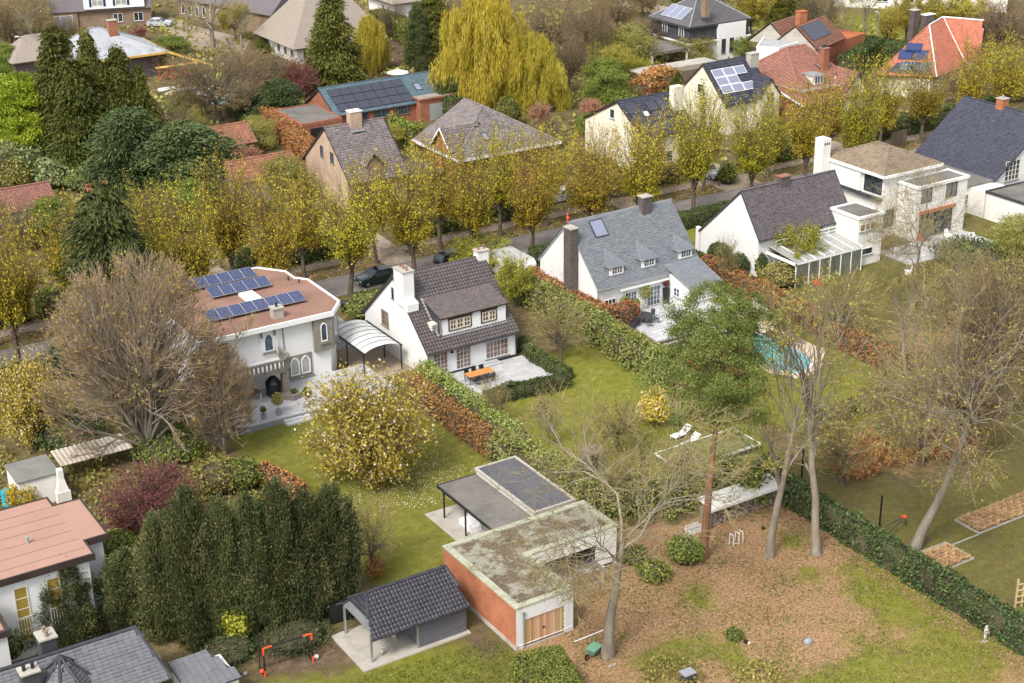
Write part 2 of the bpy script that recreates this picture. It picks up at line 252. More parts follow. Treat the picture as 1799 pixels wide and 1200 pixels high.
class MB:
    "collects polygons (with optional tint) and links them as one mesh object"
    def __init__(s): s.v = []; s.f = []; s.m = []; s.t = []
    def poly(s, pts, mi=0, t=0.5):
        k = len(s.v); s.v += [tuple(p) for p in pts]; s.f.append(tuple(range(k, k + len(pts)))); s.m.append(mi); s.t += [t] * len(pts)
    def hexa(s, P, mi=0, t=0.5):
        k = len(s.v); s.v += [tuple(p) for p in P]; s.t += [t] * 8
        for f in ((0, 3, 2, 1), (4, 5, 6, 7), (0, 1, 5, 4), (1, 2, 6, 5), (2, 3, 7, 6), (3, 0, 4, 7)): s.f.append(tuple(k + i for i in f)); s.m.append(mi)
    def box(s, x0, x1, y0, y1, z0, z1, mi=0, t=0.5):
        s.hexa([(x0, y0, z0), (x1, y0, z0), (x1, y1, z0), (x0, y1, z0), (x0, y0, z1), (x1, y0, z1), (x1, y1, z1), (x0, y1, z1)], mi, t)
    def fbox(s, F, a0, a1, b0, b1, c0, c1, mi=0, t=0.5):
        s.hexa([F(a0, b0, c0), F(a1, b0, c0), F(a1, b1, c0), F(a0, b1, c0), F(a0, b0, c1), F(a1, b0, c1), F(a1, b1, c1), F(a0, b1, c1)], mi, t)
    def extr(s, pts, vec, mi=0, t=0.5):
        "solid: polygon swept by vec"
        pts = [Vector(p) for p in pts]; vec = Vector(vec); n = len(pts); k = len(s.v)
        s.v += [tuple(p) for p in pts] + [tuple(p + vec) for p in pts]; s.t += [t] * (2 * n)
        s.f.append(tuple(k + i for i in range(n))[::-1]); s.f.append(tuple(k + n + i for i in range(n)))
        for i in range(n): s.f.append((k + i, k + (i + 1) % n, k + n + (i + 1) % n, k + n + i))
        s.m += [mi] * (n + 2)
    def cyl(s, a, b, r0, r1=None, n=8, mi=0, t=0.5):
        a = Vector(a); b = Vector(b); r1 = r0 if r1 is None else r1; d = (b - a).normalized()
        u = d.orthogonal().normalized(); w = d.cross(u); k = len(s.v)
        for p, r in ((a, r0), (b, r1)):
            for i in range(n):
                g = 2 * math.pi * i / n; s.v.append(tuple(p + u * (r * math.cos(g)) + w * (r * math.sin(g)))); s.t.append(t)
        for i in range(n): s.f.append((k + i, k + (i + 1) % n, k + n + (i + 1) % n, k + n + i)); s.m.append(mi)
        s.f.append(tuple(k + i for i in range(n))[::-1]); s.f.append(tuple(k + n + i for i in range(n))); s.m += [mi, mi]
    def path(s, pts, r, n=6, mi=0):
        for a, b in zip(pts, pts[1:]): s.cyl(a, b, r, r, n, mi)
    def ball(s, c, r, n=10, m=6, sx=1, sy=1, sz=1, mi=0, t=0.5):
        k = len(s.v); c = Vector(c)
        for j in range(m + 1):
            ph = math.pi * j / m
            for i in range(n):
                th = 2 * math.pi * i / n; s.v.append((c.x + r * sx * math.sin(ph) * math.cos(th), c.y + r * sy * math.sin(ph) * math.sin(th), c.z + r * sz * math.cos(ph))); s.t.append(t)
        for j in range(m):
            for i in range(n): s.f.append((k + j * n + i, k + (j + 1) * n + i, k + (j + 1) * n + (i + 1) % n, k + j * n + (i + 1) % n)); s.m.append(mi)
    def build(s, name, mats, parent=None, kind=None, smooth=False):
        if not isinstance(mats, (list, tuple)): mats = [mats]
        me = bpy.data.meshes.new(name); me.from_pydata(s.v, [], s.f)
        for m in mats: me.materials.append(m)
        if len(mats) > 1: me.polygons.foreach_set('material_index', s.m)
        a = me.attributes.new('tint', 'FLOAT', 'POINT'); a.data.foreach_set('value', s.t)
        if smooth: me.polygons.foreach_set('use_smooth', [True] * len(me.polygons))
        me.update(); o = link(name, me, parent)
        if kind: o['kind'] = kind
        return o
def npmesh(name, V, Q, mats, parent=None, tint=None, kind=None, mi=None, smooth=False):
    "quad mesh from numpy arrays"
    me = bpy.data.meshes.new(name or 'ground'); V = np.ascontiguousarray(V, dtype=np.float32); Q = np.ascontiguousarray(Q, dtype=np.int32)
    me.vertices.add(len(V)); me.vertices.foreach_set('co', V.ravel()); me.loops.add(Q.size); me.loops.foreach_set('vertex_index', Q.ravel())
    me.polygons.add(len(Q)); me.polygons.foreach_set('loop_start', np.arange(0, Q.size, 4, dtype=np.int32)); 
    try: me.polygons.foreach_set('loop_total', np.full(len(Q), 4, dtype=np.int32))
    except Exception: pass
    for m in (mats if isinstance(mats, (list, tuple)) else [mats]): me.materials.append(m)
    if mi is not None: me.polygons.foreach_set('material_index', np.asarray(mi, dtype=np.int32))
    if tint is not None:
        a = me.attributes.new('tint', 'FLOAT', 'POINT'); a.data.foreach_set('value', np.asarray(tint, dtype=np.float32))
    if smooth: me.polygons.foreach_set('use_smooth', np.ones(len(Q), dtype=bool))
    me.update(calc_edges=True)
    if name is None: return me
    o = link(name, me, parent)
    if kind: o['kind'] = kind
    return o
def frame(o, u, v=(0, 0, 1)):
    "local frame on a face: u runs right, v up, n outward"
    o = Vector(o); u = Vector(u).normalized(); v = Vector(v).normalized(); n = u.cross(v)
    f = lambda a, b, c=0.0: o + u * a + v * b + n * c
    f.o, f.u, f.v, f.n = o, u, v, n
    return f
def front(y): return frame((0, y, 0), (1, 0, 0))            # faces -Y (towards the camera): a = X, b = Z
def left(x): return frame((x, 0, 0), (0, -1, 0))            # faces -X: a = -Y
def right(x): return frame((x, 0, 0), (0, 1, 0))            # faces +X: a = Y
def window(parent, F, a0, a1, b0, b1, cols=2, rows=2, fm=None, gm=None, bar=0.035, sill=True, casing=0.07, name='window', mull=1, depth=0.05):
    "frame with real bars standing proud of the wall, pane behind them"
    fm = fm or WPT; gm = gm or GLS; m = MB(); c = casing; d = depth
    m.fbox(F, a0, a1, b0, b0 + c, 0.002, d); m.fbox(F, a0, a1, b1 - c, b1, 0.002, d); m.fbox(F, a0, a0 + c, b0 + c, b1 - c, 0.002, d); m.fbox(F, a1 - c, a1, b0 + c, b1 - c, 0.002, d)
    W_, H_ = a1 - a0 - 2 * c, b1 - b0 - 2 * c
    for i in range(1, cols):
        x = a0 + c + W_ * i / cols; w = bar * (1.7 if (mull and i % mull == 0) else 1) / 2; m.fbox(F, x - w, x + w, b0 + c, b1 - c, 0.003, d * (0.98 if (mull and i % mull == 0) else 0.8))
    for j in range(1, rows):
        y = b0 + c + H_ * j / rows; m.fbox(F, a0 + c, a1 - c, y - bar / 2.4, y + bar / 2.4, 0.004, d * 0.72)
    w = m.build(name, fm, parent); p = MB(); p.fbox(F, a0 + c * 0.9, a1 - c * 0.9, b0 + c * 0.9, b1 - c * 0.9, 0.001, 0.018); p.build('pane', gm, w)
    if sill:
        q = MB(); q.fbox(F, a0 - 0.07, a1 + 0.07, b0 - 0.07, b0 - 0.004, 0.001, 0.13); q.build('sill', GRS if fm is not WPT else LEAD, w)
    return w
_tc = {}
def clip_inside(px, py, poly):
    ins = np.zeros(len(px), bool); n = len(poly)
    for i in range(n):
        x0, y0 = poly[i]; x1, y1 = poly[(i + 1) % n]
        if y0 == y1: continue
        c = ((y0 > py) != (y1 > py)) & (px < (x1 - x0) * (py - y0) / (y1 - y0) + x0); ins ^= c
    return ins
def tiles(parent, F, poly, mat, du=0.3, dv=0.34, th=0.035, wave=0.03, seed=0, name='roof_tiles', holes=()):
    "courses of overlapping tiles with a raised lower edge and a rolled profile, laid over polygon poly (a,b) of frame F"
    r = np.random.default_rng(seed); P = np.array(poly); a0, b0 = P.min(0); a1, b1 = P.max(0)
    na = int(math.ceil((a1 - a0) / du)); nb = int(math.ceil((b1 - b0) / dv)); A, B = np.meshgrid(np.arange(na), np.arange(nb)); A = A.ravel(); B = B.ravel()
    ua = a0 + A * du; vb = b0 + B * dv; ok = clip_inside(ua + du / 2, vb + dv / 2, poly)
    for h in holes: ok &= ~clip_inside(ua + du / 2, vb + dv / 2, h)
    ua, vb = ua[ok], vb[ok]; n = len(ua)
    if n == 0: return None
    prof = np.array([(0.0, 0.0), (0.3, wave), (0.62, wave * 0.9), (0.8, 0.0), (1.0, 0.0)]) if wave > 0 else np.array([(0.02, 0.0), (0.98, 0.0)]); k = len(prof)
    jz = r.normal(0, 0.004, (n, 1)); V = np.zeros((n, 3, k, 3))
    for row, (bb, hz) in enumerate(((0.0, 0.0), (0.0, th), (1.06, 0.006))):
        V[:, row, :, 0] = ua[:, None] + prof[None, :, 0] * du; V[:, row, :, 1] = (vb + bb * dv)[:, None] + (r.normal(0, 0.004, (n, 1)) if bb == 0 else 0)
        V[:, row, :, 2] = hz + (prof[None, :, 1] if row else 0) + jz
    o, u, v, w = (np.array(x) for x in (F.o, F.u, F.v, F.n)); X = o + V[..., 0:1] * u + V[..., 1:2] * v + V[..., 2:3] * w
    q = []
    for i in range(k - 1): q += [[i, i + 1, k + i + 1, k + i], [k + i, k + i + 1, 2 * k + i + 1, 2 * k + i]]
    Q = (np.arange(n) * 3 * k)[:, None, None] + np.array(q)[None]; t = np.repeat(np.clip(r.normal(0.45, 0.2, n), 0, 1), 3 * k)
    return npmesh(name, X.reshape(-1, 3), Q.reshape(-1, 4), mat, parent, t, 'stuff')
def roof_face(parent, pts, tm, deck=None, du=0.3, dv=0.34, seed=0, wave=0.03, th=0.035, thick=0.14, name='roof', holes=()):
    "pts: eave-left, eave-right, then round the face; deck slab plus tile courses"
    pts = [Vector(p) for p in pts]; nw = Vector((0, 0, 0))
    for i in range(len(pts)): nw += pts[i].cross(pts[(i + 1) % len(pts)])
    if nw.z < 0: pts = [pts[1], pts[0]] + pts[:1:-1]
    es = sorted(range(len(pts)), key=lambda i: (abs(pts[i].z - pts[(i + 1) % len(pts)].z) > 0.08 * (pts[i] - pts[(i + 1) % len(pts)]).length, round(pts[i].z + pts[(i + 1) % len(pts)].z, 2), i))
    if abs(pts[0].z - pts[1].z) > 0.08 * (pts[0] - pts[1]).length or pts[0].z + pts[1].z > pts[es[0]].z + pts[(es[0] + 1) % len(pts)].z + 0.3: pts = pts[es[0]:] + pts[:es[0]]
    u = (pts[1] - pts[0]).normalized(); nn = u.cross(pts[2] - pts[0]).normalized(); v = nn.cross(u)
    F = frame(pts[0], u, v); m = MB(); m.extr([p - nn * 0.012 for p in pts], -nn * thick); d = m.build(name, deck or DKW, parent)
    pl = [((p - pts[0]).dot(u), (p - pts[0]).dot(v)) for p in pts]
    if tm is not None: tiles(d, F, pl, tm, du, dv, th, wave, seed, holes=holes)
    return F
def ridge(parent, a, b, mat, r=0.12, step=0.35, name='ridge_tiles', sag=0):
    a = Vector(a); b = Vector(b); n = max(1, int((b - a).length / step)); m = MB()
    for i in range(n):
        p = a.lerp(b, i / n); q = a.lerp(b, (i + 1.08) / n); m.cyl(p, q, r * 1.08, r * 0.93, 6, 0, rnd.uniform(0.2, 0.8))
    return m.build(name, mat, parent, 'stuff')
def gable_house(name, label, x0, x1, yf, yb, zf, zb, yr, zr, wall, tm, oh=0.35, verge=0.12, du=0.3, dv=0.34, wave=0.03, seed=1, vergem=None, deck=None, th=0.035, cat='house', gutter=True, holes=()):
    "ridge along X; zf / zb are the eave heights at the front (-Y) and back"
    T = thing(name, label, cat, (0, 0, 0)); m = MB(); sf = (zr - zf) / (yr - yf); sb = (zr - zb) / (yb - yr); e = 0.2
    m.extr([(x0, yf, 0), (x0, yf, zf - e), (x0, yr, zr - e), (x0, yb, zb - e), (x0, yb, 0)], (x1 - x0, 0, 0)); m.build('wall', wall, T)
    A = (x0 - verge, yf - oh, zf - oh * sf); B = (x1 + verge, yf - oh, zf - oh * sf); C = (x1 + verge, yr, zr); D = (x0 - verge, yr, zr)
    E = (x1 + verge, yb + oh, zb - oh * sb); G = (x0 - verge, yb + oh, zb - oh * sb)
    F = roof_face(T, [A, B, C, D], tm, deck, du, dv, seed, wave, th, holes=holes); F2 = roof_face(T, [E, G, D, C], tm, deck, du, dv, seed + 1, wave, th)
    if tm is not None: ridge(T, Vector(D) + Vector((0, 0, 0.02)), Vector(C) + Vector((0, 0, 0.02)), tm, 0.11)
    vm = vergem or DKW
    for X, s in ((x0 - verge - 0.03, 1), (x1 + verge, 1)):
        for P, Q in ((A, D), (G, D)): 
            P = Vector((X, P[1], P[2])); Q = Vector((X, Q[1], Q[2])); v = MB(); v.extr([P + Vector((0, 0, 0.06)), P - Vector((0, 0, 0.2)), Q - Vector((0, 0, 0.2)), Q + Vector((0, 0, 0.06))], (0.03, 0, 0)); v.build('verge_board', vm, T)
    if gutter:
        g = MB(); g.cyl((A[0], A[1] - 0.06, A[2] - 0.05), (B[0], B[1] - 0.06, B[2] - 0.05), 0.07, n=8); g.build('gutter', STL if vm is WPT else DKG, T)
    return T, F, F2
def chimney(parent, x0, x1, y0, y1, z0, z1, mat, cap=None, pots=2, potm=None, capd=0.08, name='chimney'):
    m = MB(); m.box(x0, x1, y0, y1, z0, z1 - 0.1); o = m.build(name, mat, parent)
    c = MB(); c.box(x0 - capd, x1 + capd, y0 - capd, y1 + capd, z1 - 0.098, z1); c.build('chimney_cap', cap or CON, o)
    for i in range(pots):
        p = MB(); t = (i + 0.5) / pots; xx = x0 + (x1 - x0) * t if (x1 - x0) > (y1 - y0) else (x0 + x1) / 2; yy = (y0 + y1) / 2 if (x1 - x0) > (y1 - y0) else y0 + (y1 - y0) * t
        p.cyl((xx, yy, z1 + 0.001), (xx, yy, z1 + 0.3), 0.11, 0.09, 8); p.cyl((xx, yy, z1 + 0.28), (xx, yy, z1 + 0.34), 0.12, 0.12, 8); p.build('chimney_pot', potm or T_RD, o)
    s = MB(); s.box(x0 - 0.05, x1 + 0.05, y0 - 0.05, y1 + 0.05, z0, z0 + 0.0); 
    return o
def panel(parent, F, a0, a1, b0, b1, cm, fmt=None, lift=0.1, name='solar_panel', fr=0.035, cells=(0, 0)):
    m = MB(); m.fbox(F, a0, a1, b0, b1, lift, lift + 0.035); o = m.build(name, fmt or ALU, parent)
    c = MB(); c.fbox(F, a0 + fr, a1 - fr, b0 + fr, b1 - fr, lift + 0.036, lift + 0.042); s = c.build('cell_sheet', cm, o)
    if cells[0]:
        g = MB(); 
        for i in range(1, cells[0]): x = a0 + fr + (a1 - a0 - 2 * fr) * i / cells[0]; g.fbox(F, x - 0.008, x + 0.008, b0 + fr, b1 - fr, lift + 0.0425, lift + 0.0445)
        g.build('cell_strips', ALU, o, 'stuff')
    return o
def skylight(parent, F, a0, a1, b0, b1, gm=None, fm=None, name='roof_window'):
    m = MB(); d = 0.13; c = 0.08
    m.fbox(F, a0, a1, b0, b0 + c, 0, d); m.fbox(F, a0, a1, b1 - c, b1, 0, d); m.fbox(F, a0, a0 + c, b0 + c, b1 - c, 0, d); m.fbox(F, a1 - c, a1, b0 + c, b1 - c, 0, d)
    o = m.build(name, fm or DKG, parent); p = MB(); p.fbox(F, a0 + c, a1 - c, b0 + c, b1 - c, 0.02, d - 0.03); p.build('pane', gm or WPT, o); return o
def flat_building(T, poly, z, wall, roofm, fascia=None, inset=0.0, fh=0.35, z0=0.0, para=0.12, wallname='wall', pw=0.25, roofz=0.0):
    "flat roofed block: wall prism, roof sheet and a raised edge all round"
    n = len(poly); c = Vector((sum(p[0] for p in poly) / n, sum(p[1] for p in poly) / n, 0))
    area = sum(poly[i][0] * poly[(i + 1) % n][1] - poly[(i + 1) % n][0] * poly[i][1] for i in range(n)); sg = 1 if area > 0 else -1
    def off(d):
        out = []
        for i in range(n):
            p0, p1, p2 = (Vector((*poly[(i + k) % n], 0)) for k in (-1, 0, 1)); e1 = (p1 - p0).normalized(); e2 = (p2 - p1).normalized()
            n1 = Vector((-e1.y, e1.x, 0)) * sg; n2 = Vector((-e2.y, e2.x, 0)) * sg; b = (n1 + n2); out.append(p1 + b * (d / max(0.3, 1 + n1.dot(n2))))
        return out
    if wall is not None:
        m = MB(); w = off(inset); m.extr([(p.x, p.y, z0) for p in w], (0, 0, z - fh - z0 + 0.01)); m.build(wallname, wall, T)
    m = MB(); q = off(pw); m.extr([(p.x, p.y, z - fh + 0.012) for p in q], (0, 0, fh - 0.012 - para + roofz)); r = m.build('roof', roofm, T)
    o_, i_ = off(0), off(pw); e = MB()
    for i in range(n):
        a, b, c2, d = o_[i], o_[(i + 1) % n], i_[(i + 1) % n], i_[i]
        e.hexa([(a.x, a.y, z - fh), (b.x, b.y, z - fh), (c2.x, c2.y, z - fh), (d.x, d.y, z - fh), (a.x, a.y, z), (b.x, b.y, z), (c2.x, c2.y, z), (d.x, d.y, z)])
    e.build('roof_edge', fascia or WPT, T); return r

# ------------------------------------------------------------------ vegetation
def unit(v): return v / np.maximum(np.linalg.norm(v, axis=-1, keepdims=True), 1e-9)
def polyl(r, P0, D, L, n, pull=(0, 0, 0), wob=0.15):
    "B crooked lines of n points from P0 along D, bent towards pull"
    B = len(P0); P = np.zeros((B, n, 3)); P[:, 0] = P0; d = unit(D.copy()); st = (L / (n - 1))[:, None]; pull = np.array(pull)
    for i in range(1, n):
        d = unit(d + pull / (n - 1) + r.normal(0, wob, (B, 3))); P[:, i] = P[:, i - 1] + d * st
    return P
def tubes(P, R, s):
    B, n, _ = P.shape; T = np.zeros_like(P); T[:, 1:-1] = P[:, 2:] - P[:, :-2]; T[:, 0] = P[:, 1] - P[:, 0]; T[:, -1] = P[:, -1] - P[:, -2]; T = unit(T)
    ref = np.where(np.abs(T[..., 2:3]) < 0.9, np.array([0, 0, 1.0]), np.array([1.0, 0, 0])); U = unit(np.cross(T, ref)); Wv = np.cross(T, U)
    a = np.arange(s) * 2 * np.pi / s; V = P[:, :, None] + R[:, :, None, None] * (U[:, :, None] * np.cos(a)[None, None, :, None] + Wv[:, :, None] * np.sin(a)[None, None, :, None])
    k = np.arange(B)[:, None, None] * n * s + np.arange(n - 1)[None, :, None] * s; i = np.arange(s)[None, None]; j = (i + 1) % s
    Q = np.stack([k + i, k + j, k + s + j, k + s + i], -1).reshape(-1, 4); return V.reshape(-1, 3), Q
def join(parts):
    V, Q, k = [], [], 0
    for v, q in parts: V.append(v); Q.append(q + k); k += len(v)
    return np.concatenate(V), np.concatenate(Q)
def env_len(P, D, c, rad, Lmax, r, jit=0.12):
    "distance from P along D to the crown envelope (ellipsoid c, rad), at most Lmax"
    p = (P - c) / rad; d = unit(D) / rad; a = (d * d).sum(-1); b = (p * d).sum(-1); q = (p * p).sum(-1) - 1; disc = np.maximum(b * b - a * q, 0)
    t = (-b + np.sqrt(disc)) / np.maximum(a, 1e-9); an = np.arctan2(d[:, 1] * rad[..., 1], d[:, 0] * rad[..., 0]); ph = c[2] * 7.3; e = d[:, 2] * 6; t = t * (1 + 0.18 * np.sin(3 * an + ph) + 0.1 * np.sin(5 * an + e + ph * 2) + 0.07 * np.sin(2 * e + ph)); t = np.where(q > 0, Lmax * 0.25, t) * r.uniform(1 - jit, 1 + jit * 0.4, len(P)); return np.clip(t, 0.15, Lmax)
def spawn(r, P, R, N, tr, ang, up=0.0, out=None):
    "N child origins on parent lines with directions at angle ang from the parent"
    B, n, _ = P.shape; i = r.integers(0, B, N); t = r.uniform(tr[0], tr[1], N) * (n - 1); k = np.minimum(t.astype(int), n - 2); f = (t - k)[:, None]
    p = P[i, k] * (1 - f) + P[i, k + 1] * f; T = unit(P[i, k + 1] - P[i, k]); rr = R[i, k] * (1 - f[:, 0]) + R[i, k + 1] * f[:, 0]
    q = r.normal(0, 1, (N, 3)); q = unit(q - (q * T).sum(-1, keepdims=True) * T); a = r.uniform(ang[0], ang[1], N)[:, None]
    d = T * np.cos(a) + q * np.sin(a); d[:, 2] += up
    if out is not None: o = p - out; o[:, 2] *= 0.4; d = d + unit(o) * 0.45
    return p, unit(d), rr
def leafq(r, C, size, aspect=1.6, N=None, spread=0.0, flat=0.0, tint=None, axis=None):
    "leaf quads at C; N preferred normals"
    n = len(C); nn = unit(r.normal(0, 1, (n, 3)) + (0 if N is None else N * flat)); a = unit(np.cross(nn, r.normal(0, 1, (n, 3)))) if axis is None else unit(axis + r.normal(0, 0.35, (n, 3))); b = unit(np.cross(nn, a))
    s = (size * r.uniform(0.6, 1.35, n))[:, None]; C = C + r.normal(0, 1, (n, 3)) * spread
    V = np.stack([C - a * s * aspect / 2, C - b * s / 2 , C + a * s * aspect / 2, C + b * s / 2], 1).reshape(-1, 3)
    Q = np.arange(n * 4).reshape(n, 4); t = np.repeat(r.uniform(0, 1, n) if tint is None else tint, 4); return V, Q, t
def ellip(r, n, c, rad, lo=0.75):
    d = unit(r.normal(0, 1, (n, 3))); k = r.uniform(lo ** 3, 1, n) ** (1 / 3); return np.array(c) + d * k[:, None] * np.array(rad), d
# --- deciduous: limbs, twigs and small leaves inside an egg-shaped envelope (unit: metres)
def decid(seed, H, Rr, trunk=2.0, tr=0.2, limbs=9, l_ang=(0.35, 0.7), sec=90, twig=900, leaves=6000, leaf=0.16, bark=None, twm=None, lm=None, up=0.35, upk=0.5, lean=(0, 0), blossom=0, twr=0.014, inner=0.3, crown_z=None, split=0.0, llen=0.9, twl=1.6, wob=0.13, tuft=1.0, sec2=None, base_n=7):
    r = np.random.default_rng(seed); zc = crown_z if crown_z is not None else (trunk + H) / 2 + 0.02 * H; c = np.array([lean[0] * H, lean[1] * H, zc]); rad = np.array([Rr, Rr, (H - zc)])
    rad_low = zc - trunk * 0.75; 
    def cl(P, D, Lm, j=0.12):
        rd = np.where(D[:, 2:3] < 0, np.array([[Rr, Rr, rad_low]]), rad[None]); return env_len(P, D, c, rd, Lm, r, j)
    tl = trunk + (H - trunk) * split; P0 = polyl(r, np.zeros((1, 3)), np.array([[lean[0], lean[1], 1.0]]), np.array([tl]), base_n, (0, 0, 0.1), 0.05); R0 = np.linspace(tr * 1.12, tr * (0.85 if split == 0 else 0.45), base_n)[None]; R0[0, 0] *= 1.25
    parts = [tubes(P0, R0, 9)]
    p, d, rr = spawn(r, P0, R0, limbs, (0.999, 0.9999) if split == 0 else (trunk / tl * 0.8, 1.0), l_ang, up, None)
    if split == 0:
        a = np.arange(limbs) * 2 * np.pi / limbs + r.uniform(-0.3, 0.3, limbs); g = r.uniform(l_ang[0], l_ang[1], limbs); g[: max(1, limbs // 5)] *= 0.3
        d = unit(np.stack([np.sin(g) * np.cos(a), np.sin(g) * np.sin(a), np.cos(g)], -1) + np.array([lean[0], lean[1], 0]) * 0.4)
    L1 = cl(p, d, H * llen); P1 = polyl(r, p, d, L1, 8, (0, 0, upk), wob); R1 = np.linspace(1, 0.16, 8)[None] * np.minimum(rr * 0.62, tr * 0.55)[:, None] * (0.75 + 0.25 * L1 / max(L1.max(), 1))[:, None]
    parts.append(tubes(P1, R1, 6))
    p, d, rr = spawn(r, P1, R1, sec, (inner, 0.95), (0.3, 0.85), 0.15, c); L2 = cl(p, d, H * 0.45); P2 = polyl(r, p, d, L2, 6, (0, 0, upk * 0.7), wob * 1.2)
    R2 = np.linspace(1, 0.3, 6)[None] * np.clip(rr * 0.6, twr * 1.3, None)[:, None]; parts.append(tubes(P2, R2, 4))
    if sec2:
        p, d, rr = spawn(r, P2, R2, sec2, (0.2, 0.95), (0.3, 0.9), 0.08, c); L3 = cl(p, d, H * 0.22); P3 = polyl(r, p, d, L3, 5, (0, 0, upk * 0.5), wob * 1.3); R3 = np.linspace(1, 0.5, 5)[None] * np.clip(rr * 0.6, twr * 1.1, None)[:, None]; parts.append(tubes(P3, R3, 3))
        P2, R2 = P3, R3
    tk = join(parts)
    p, d, rr = spawn(r, P2, R2, twig, (0.15, 1.0), (0.25, 0.9), 0.15, c); L = np.maximum(cl(p, d, twl, 0.4), twl * r.uniform(0.12, 0.45, len(p))); PT = polyl(r, p, d, L, 4, (0, 0, upk * 0.6), wob * 1.3); RT = np.broadcast_to(np.array([1, 0.85, 0.65, 0.35]) * twr, (twig, 4))
    V, Q = tubes(PT, RT, 3); tint = np.full(len(V), 0.5); mi = np.zeros(len(Q), int); mats = [twm or TWIGB]
    if leaves:
        i = r.integers(0, twig, leaves); k = r.uniform(0.8, 3.0, leaves); k = 3 - (3 - k) ** 1.0 * 1.0; a = np.clip(k.astype(int), 0, 2); f = (k - a)[:, None]
        C = PT[i, a] * (1 - f) + PT[i, a + 1] * f; lv, lq, lt = leafq(r, C, leaf, 1.5, None, leaf * 0.7 * tuft); Q = np.concatenate([Q, lq + len(V)]); V = np.concatenate([V, lv]); tint = np.concatenate([tint, lt]); mi = np.concatenate([mi, np.ones(len(lq), int)]); mats.append(lm)
    return dict(trunk=(tk[0], tk[1], bark or BARK), crown=(V, Q, mats, tint, mi), H=H, R=Rr)
# --- dense foliage built from clumps placed over a shape function
def clumpy(seed, H, Rr, prof, clumps=260, per=40, leaf=0.2, cs=0.5, lm=None, bark=None, tr=0.2, base=0.6, droop=0.0, aspect=1.8, flat=1.2, fill=0.55, zs=0.6, core=True, limb=True, lean=(0, 0), hang=0.0, lumpy=0.12, ax=None):
    "prof(t) -> radius fraction at height fraction t (0 at the crown's base)"
    r = np.random.default_rng(seed); t = r.uniform(0, 1, clumps * 4); keep = r.uniform(0, 1, len(t)) < np.array([max(prof(x), 0.08) for x in t]); t = t[keep][:clumps]; n = len(t)
    a = r.uniform(0, 2 * np.pi, n); ph = r.uniform(0, 6.28, 4)
    lump = 1 + lumpy * (np.sin(3 * a + ph[0] + 5 * t) + np.sin(5 * a + ph[1] - 9 * t) * 0.7 + np.sin(2 * a + ph[2] + 14 * t) * 0.6)
    rf = np.array([prof(x) for x in t]) * lump; k = np.where(r.uniform(0, 1, n) < fill, r.uniform(0.82, 1.02, n), r.uniform(0.35, 0.85, n)); rad = Rr * rf * k
    z = base + t * (H - base); C = np.stack([rad * np.cos(a) + lean[0] * z, rad * np.sin(a) + lean[1] * z, z], -1); Nn = np.stack([np.cos(a), np.sin(a), np.full(n, 0.5)], -1)
    i = np.repeat(np.arange(n), per); off = r.normal(0, 1, (len(i), 3)) * np.array([cs, cs, cs * zs]) * (0.65 + 0.35 * rf[i][:, None]); C2 = C[i] + off
    if droop: C2[:, 2] -= droop * (off[:, 0] * Nn[i, 0] + off[:, 1] * Nn[i, 1])
    if hang: C2[:, 2] -= r.uniform(0, hang, len(i)) * rf[i]
    C2[:, 2] = np.maximum(C2[:, 2], 0.1); ct = r.uniform(0, 1, n); tint = np.clip(ct[i] * 0.55 + r.uniform(0, 0.45, len(i)), 0, 1)
    A = None if ax is None else (np.stack([np.cos(a), np.sin(a), np.zeros(n)], -1) * ax[0] + np.array([0, 0, ax[1]]))[i]
    V, Q, tt = leafq(r, C2, leaf, aspect, unit(Nn)[i], 0, flat, tint, A)
    P0 = polyl(r, np.zeros((1, 3)), np.array([[lean[0], lean[1], 1.0]]), np.array([H * 0.93]), 7, (0, 0, 0.05), 0.02); R0 = np.linspace(tr, tr * 0.15, 7)[None]; parts = [tubes(P0, R0, 8)]
    if limb:
        m = min(70, n); p = np.stack([lean[0] * C[:m, 2], lean[1] * C[:m, 2], np.maximum(C[:m, 2] - (0.35 if not hang else -0.3) * rad[:m], 0.4)], -1); dd = C[:m] - p; P1 = polyl(r, p, dd, np.linalg.norm(dd, axis=1), 4, (0, 0, 0), 0.06); R1 = np.linspace(1, 0.3, 4)[None] * np.full((m, 1), tr * 0.16); parts.append(tubes(P1, R1, 4))
    tk = join(parts)
    return dict(trunk=(tk[0], tk[1], bark or BARK), crown=(V, Q, [lm], tt, None), H=H, R=Rr)
def tree_obj(name, label, cat, g, loc, rz=0.0, sc=(1, 1, 1), group=None, crown_name='crown'):
    T = thing(name, label, cat, loc, rz, group); T.scale = sc
    v, q, m = g['trunk']; npmesh('trunk', v, q, m, T, smooth=True); v, q, ms, t, mi = g['crown']; npmesh(crown_name, v, q, ms, T, t, mi=mi); return T
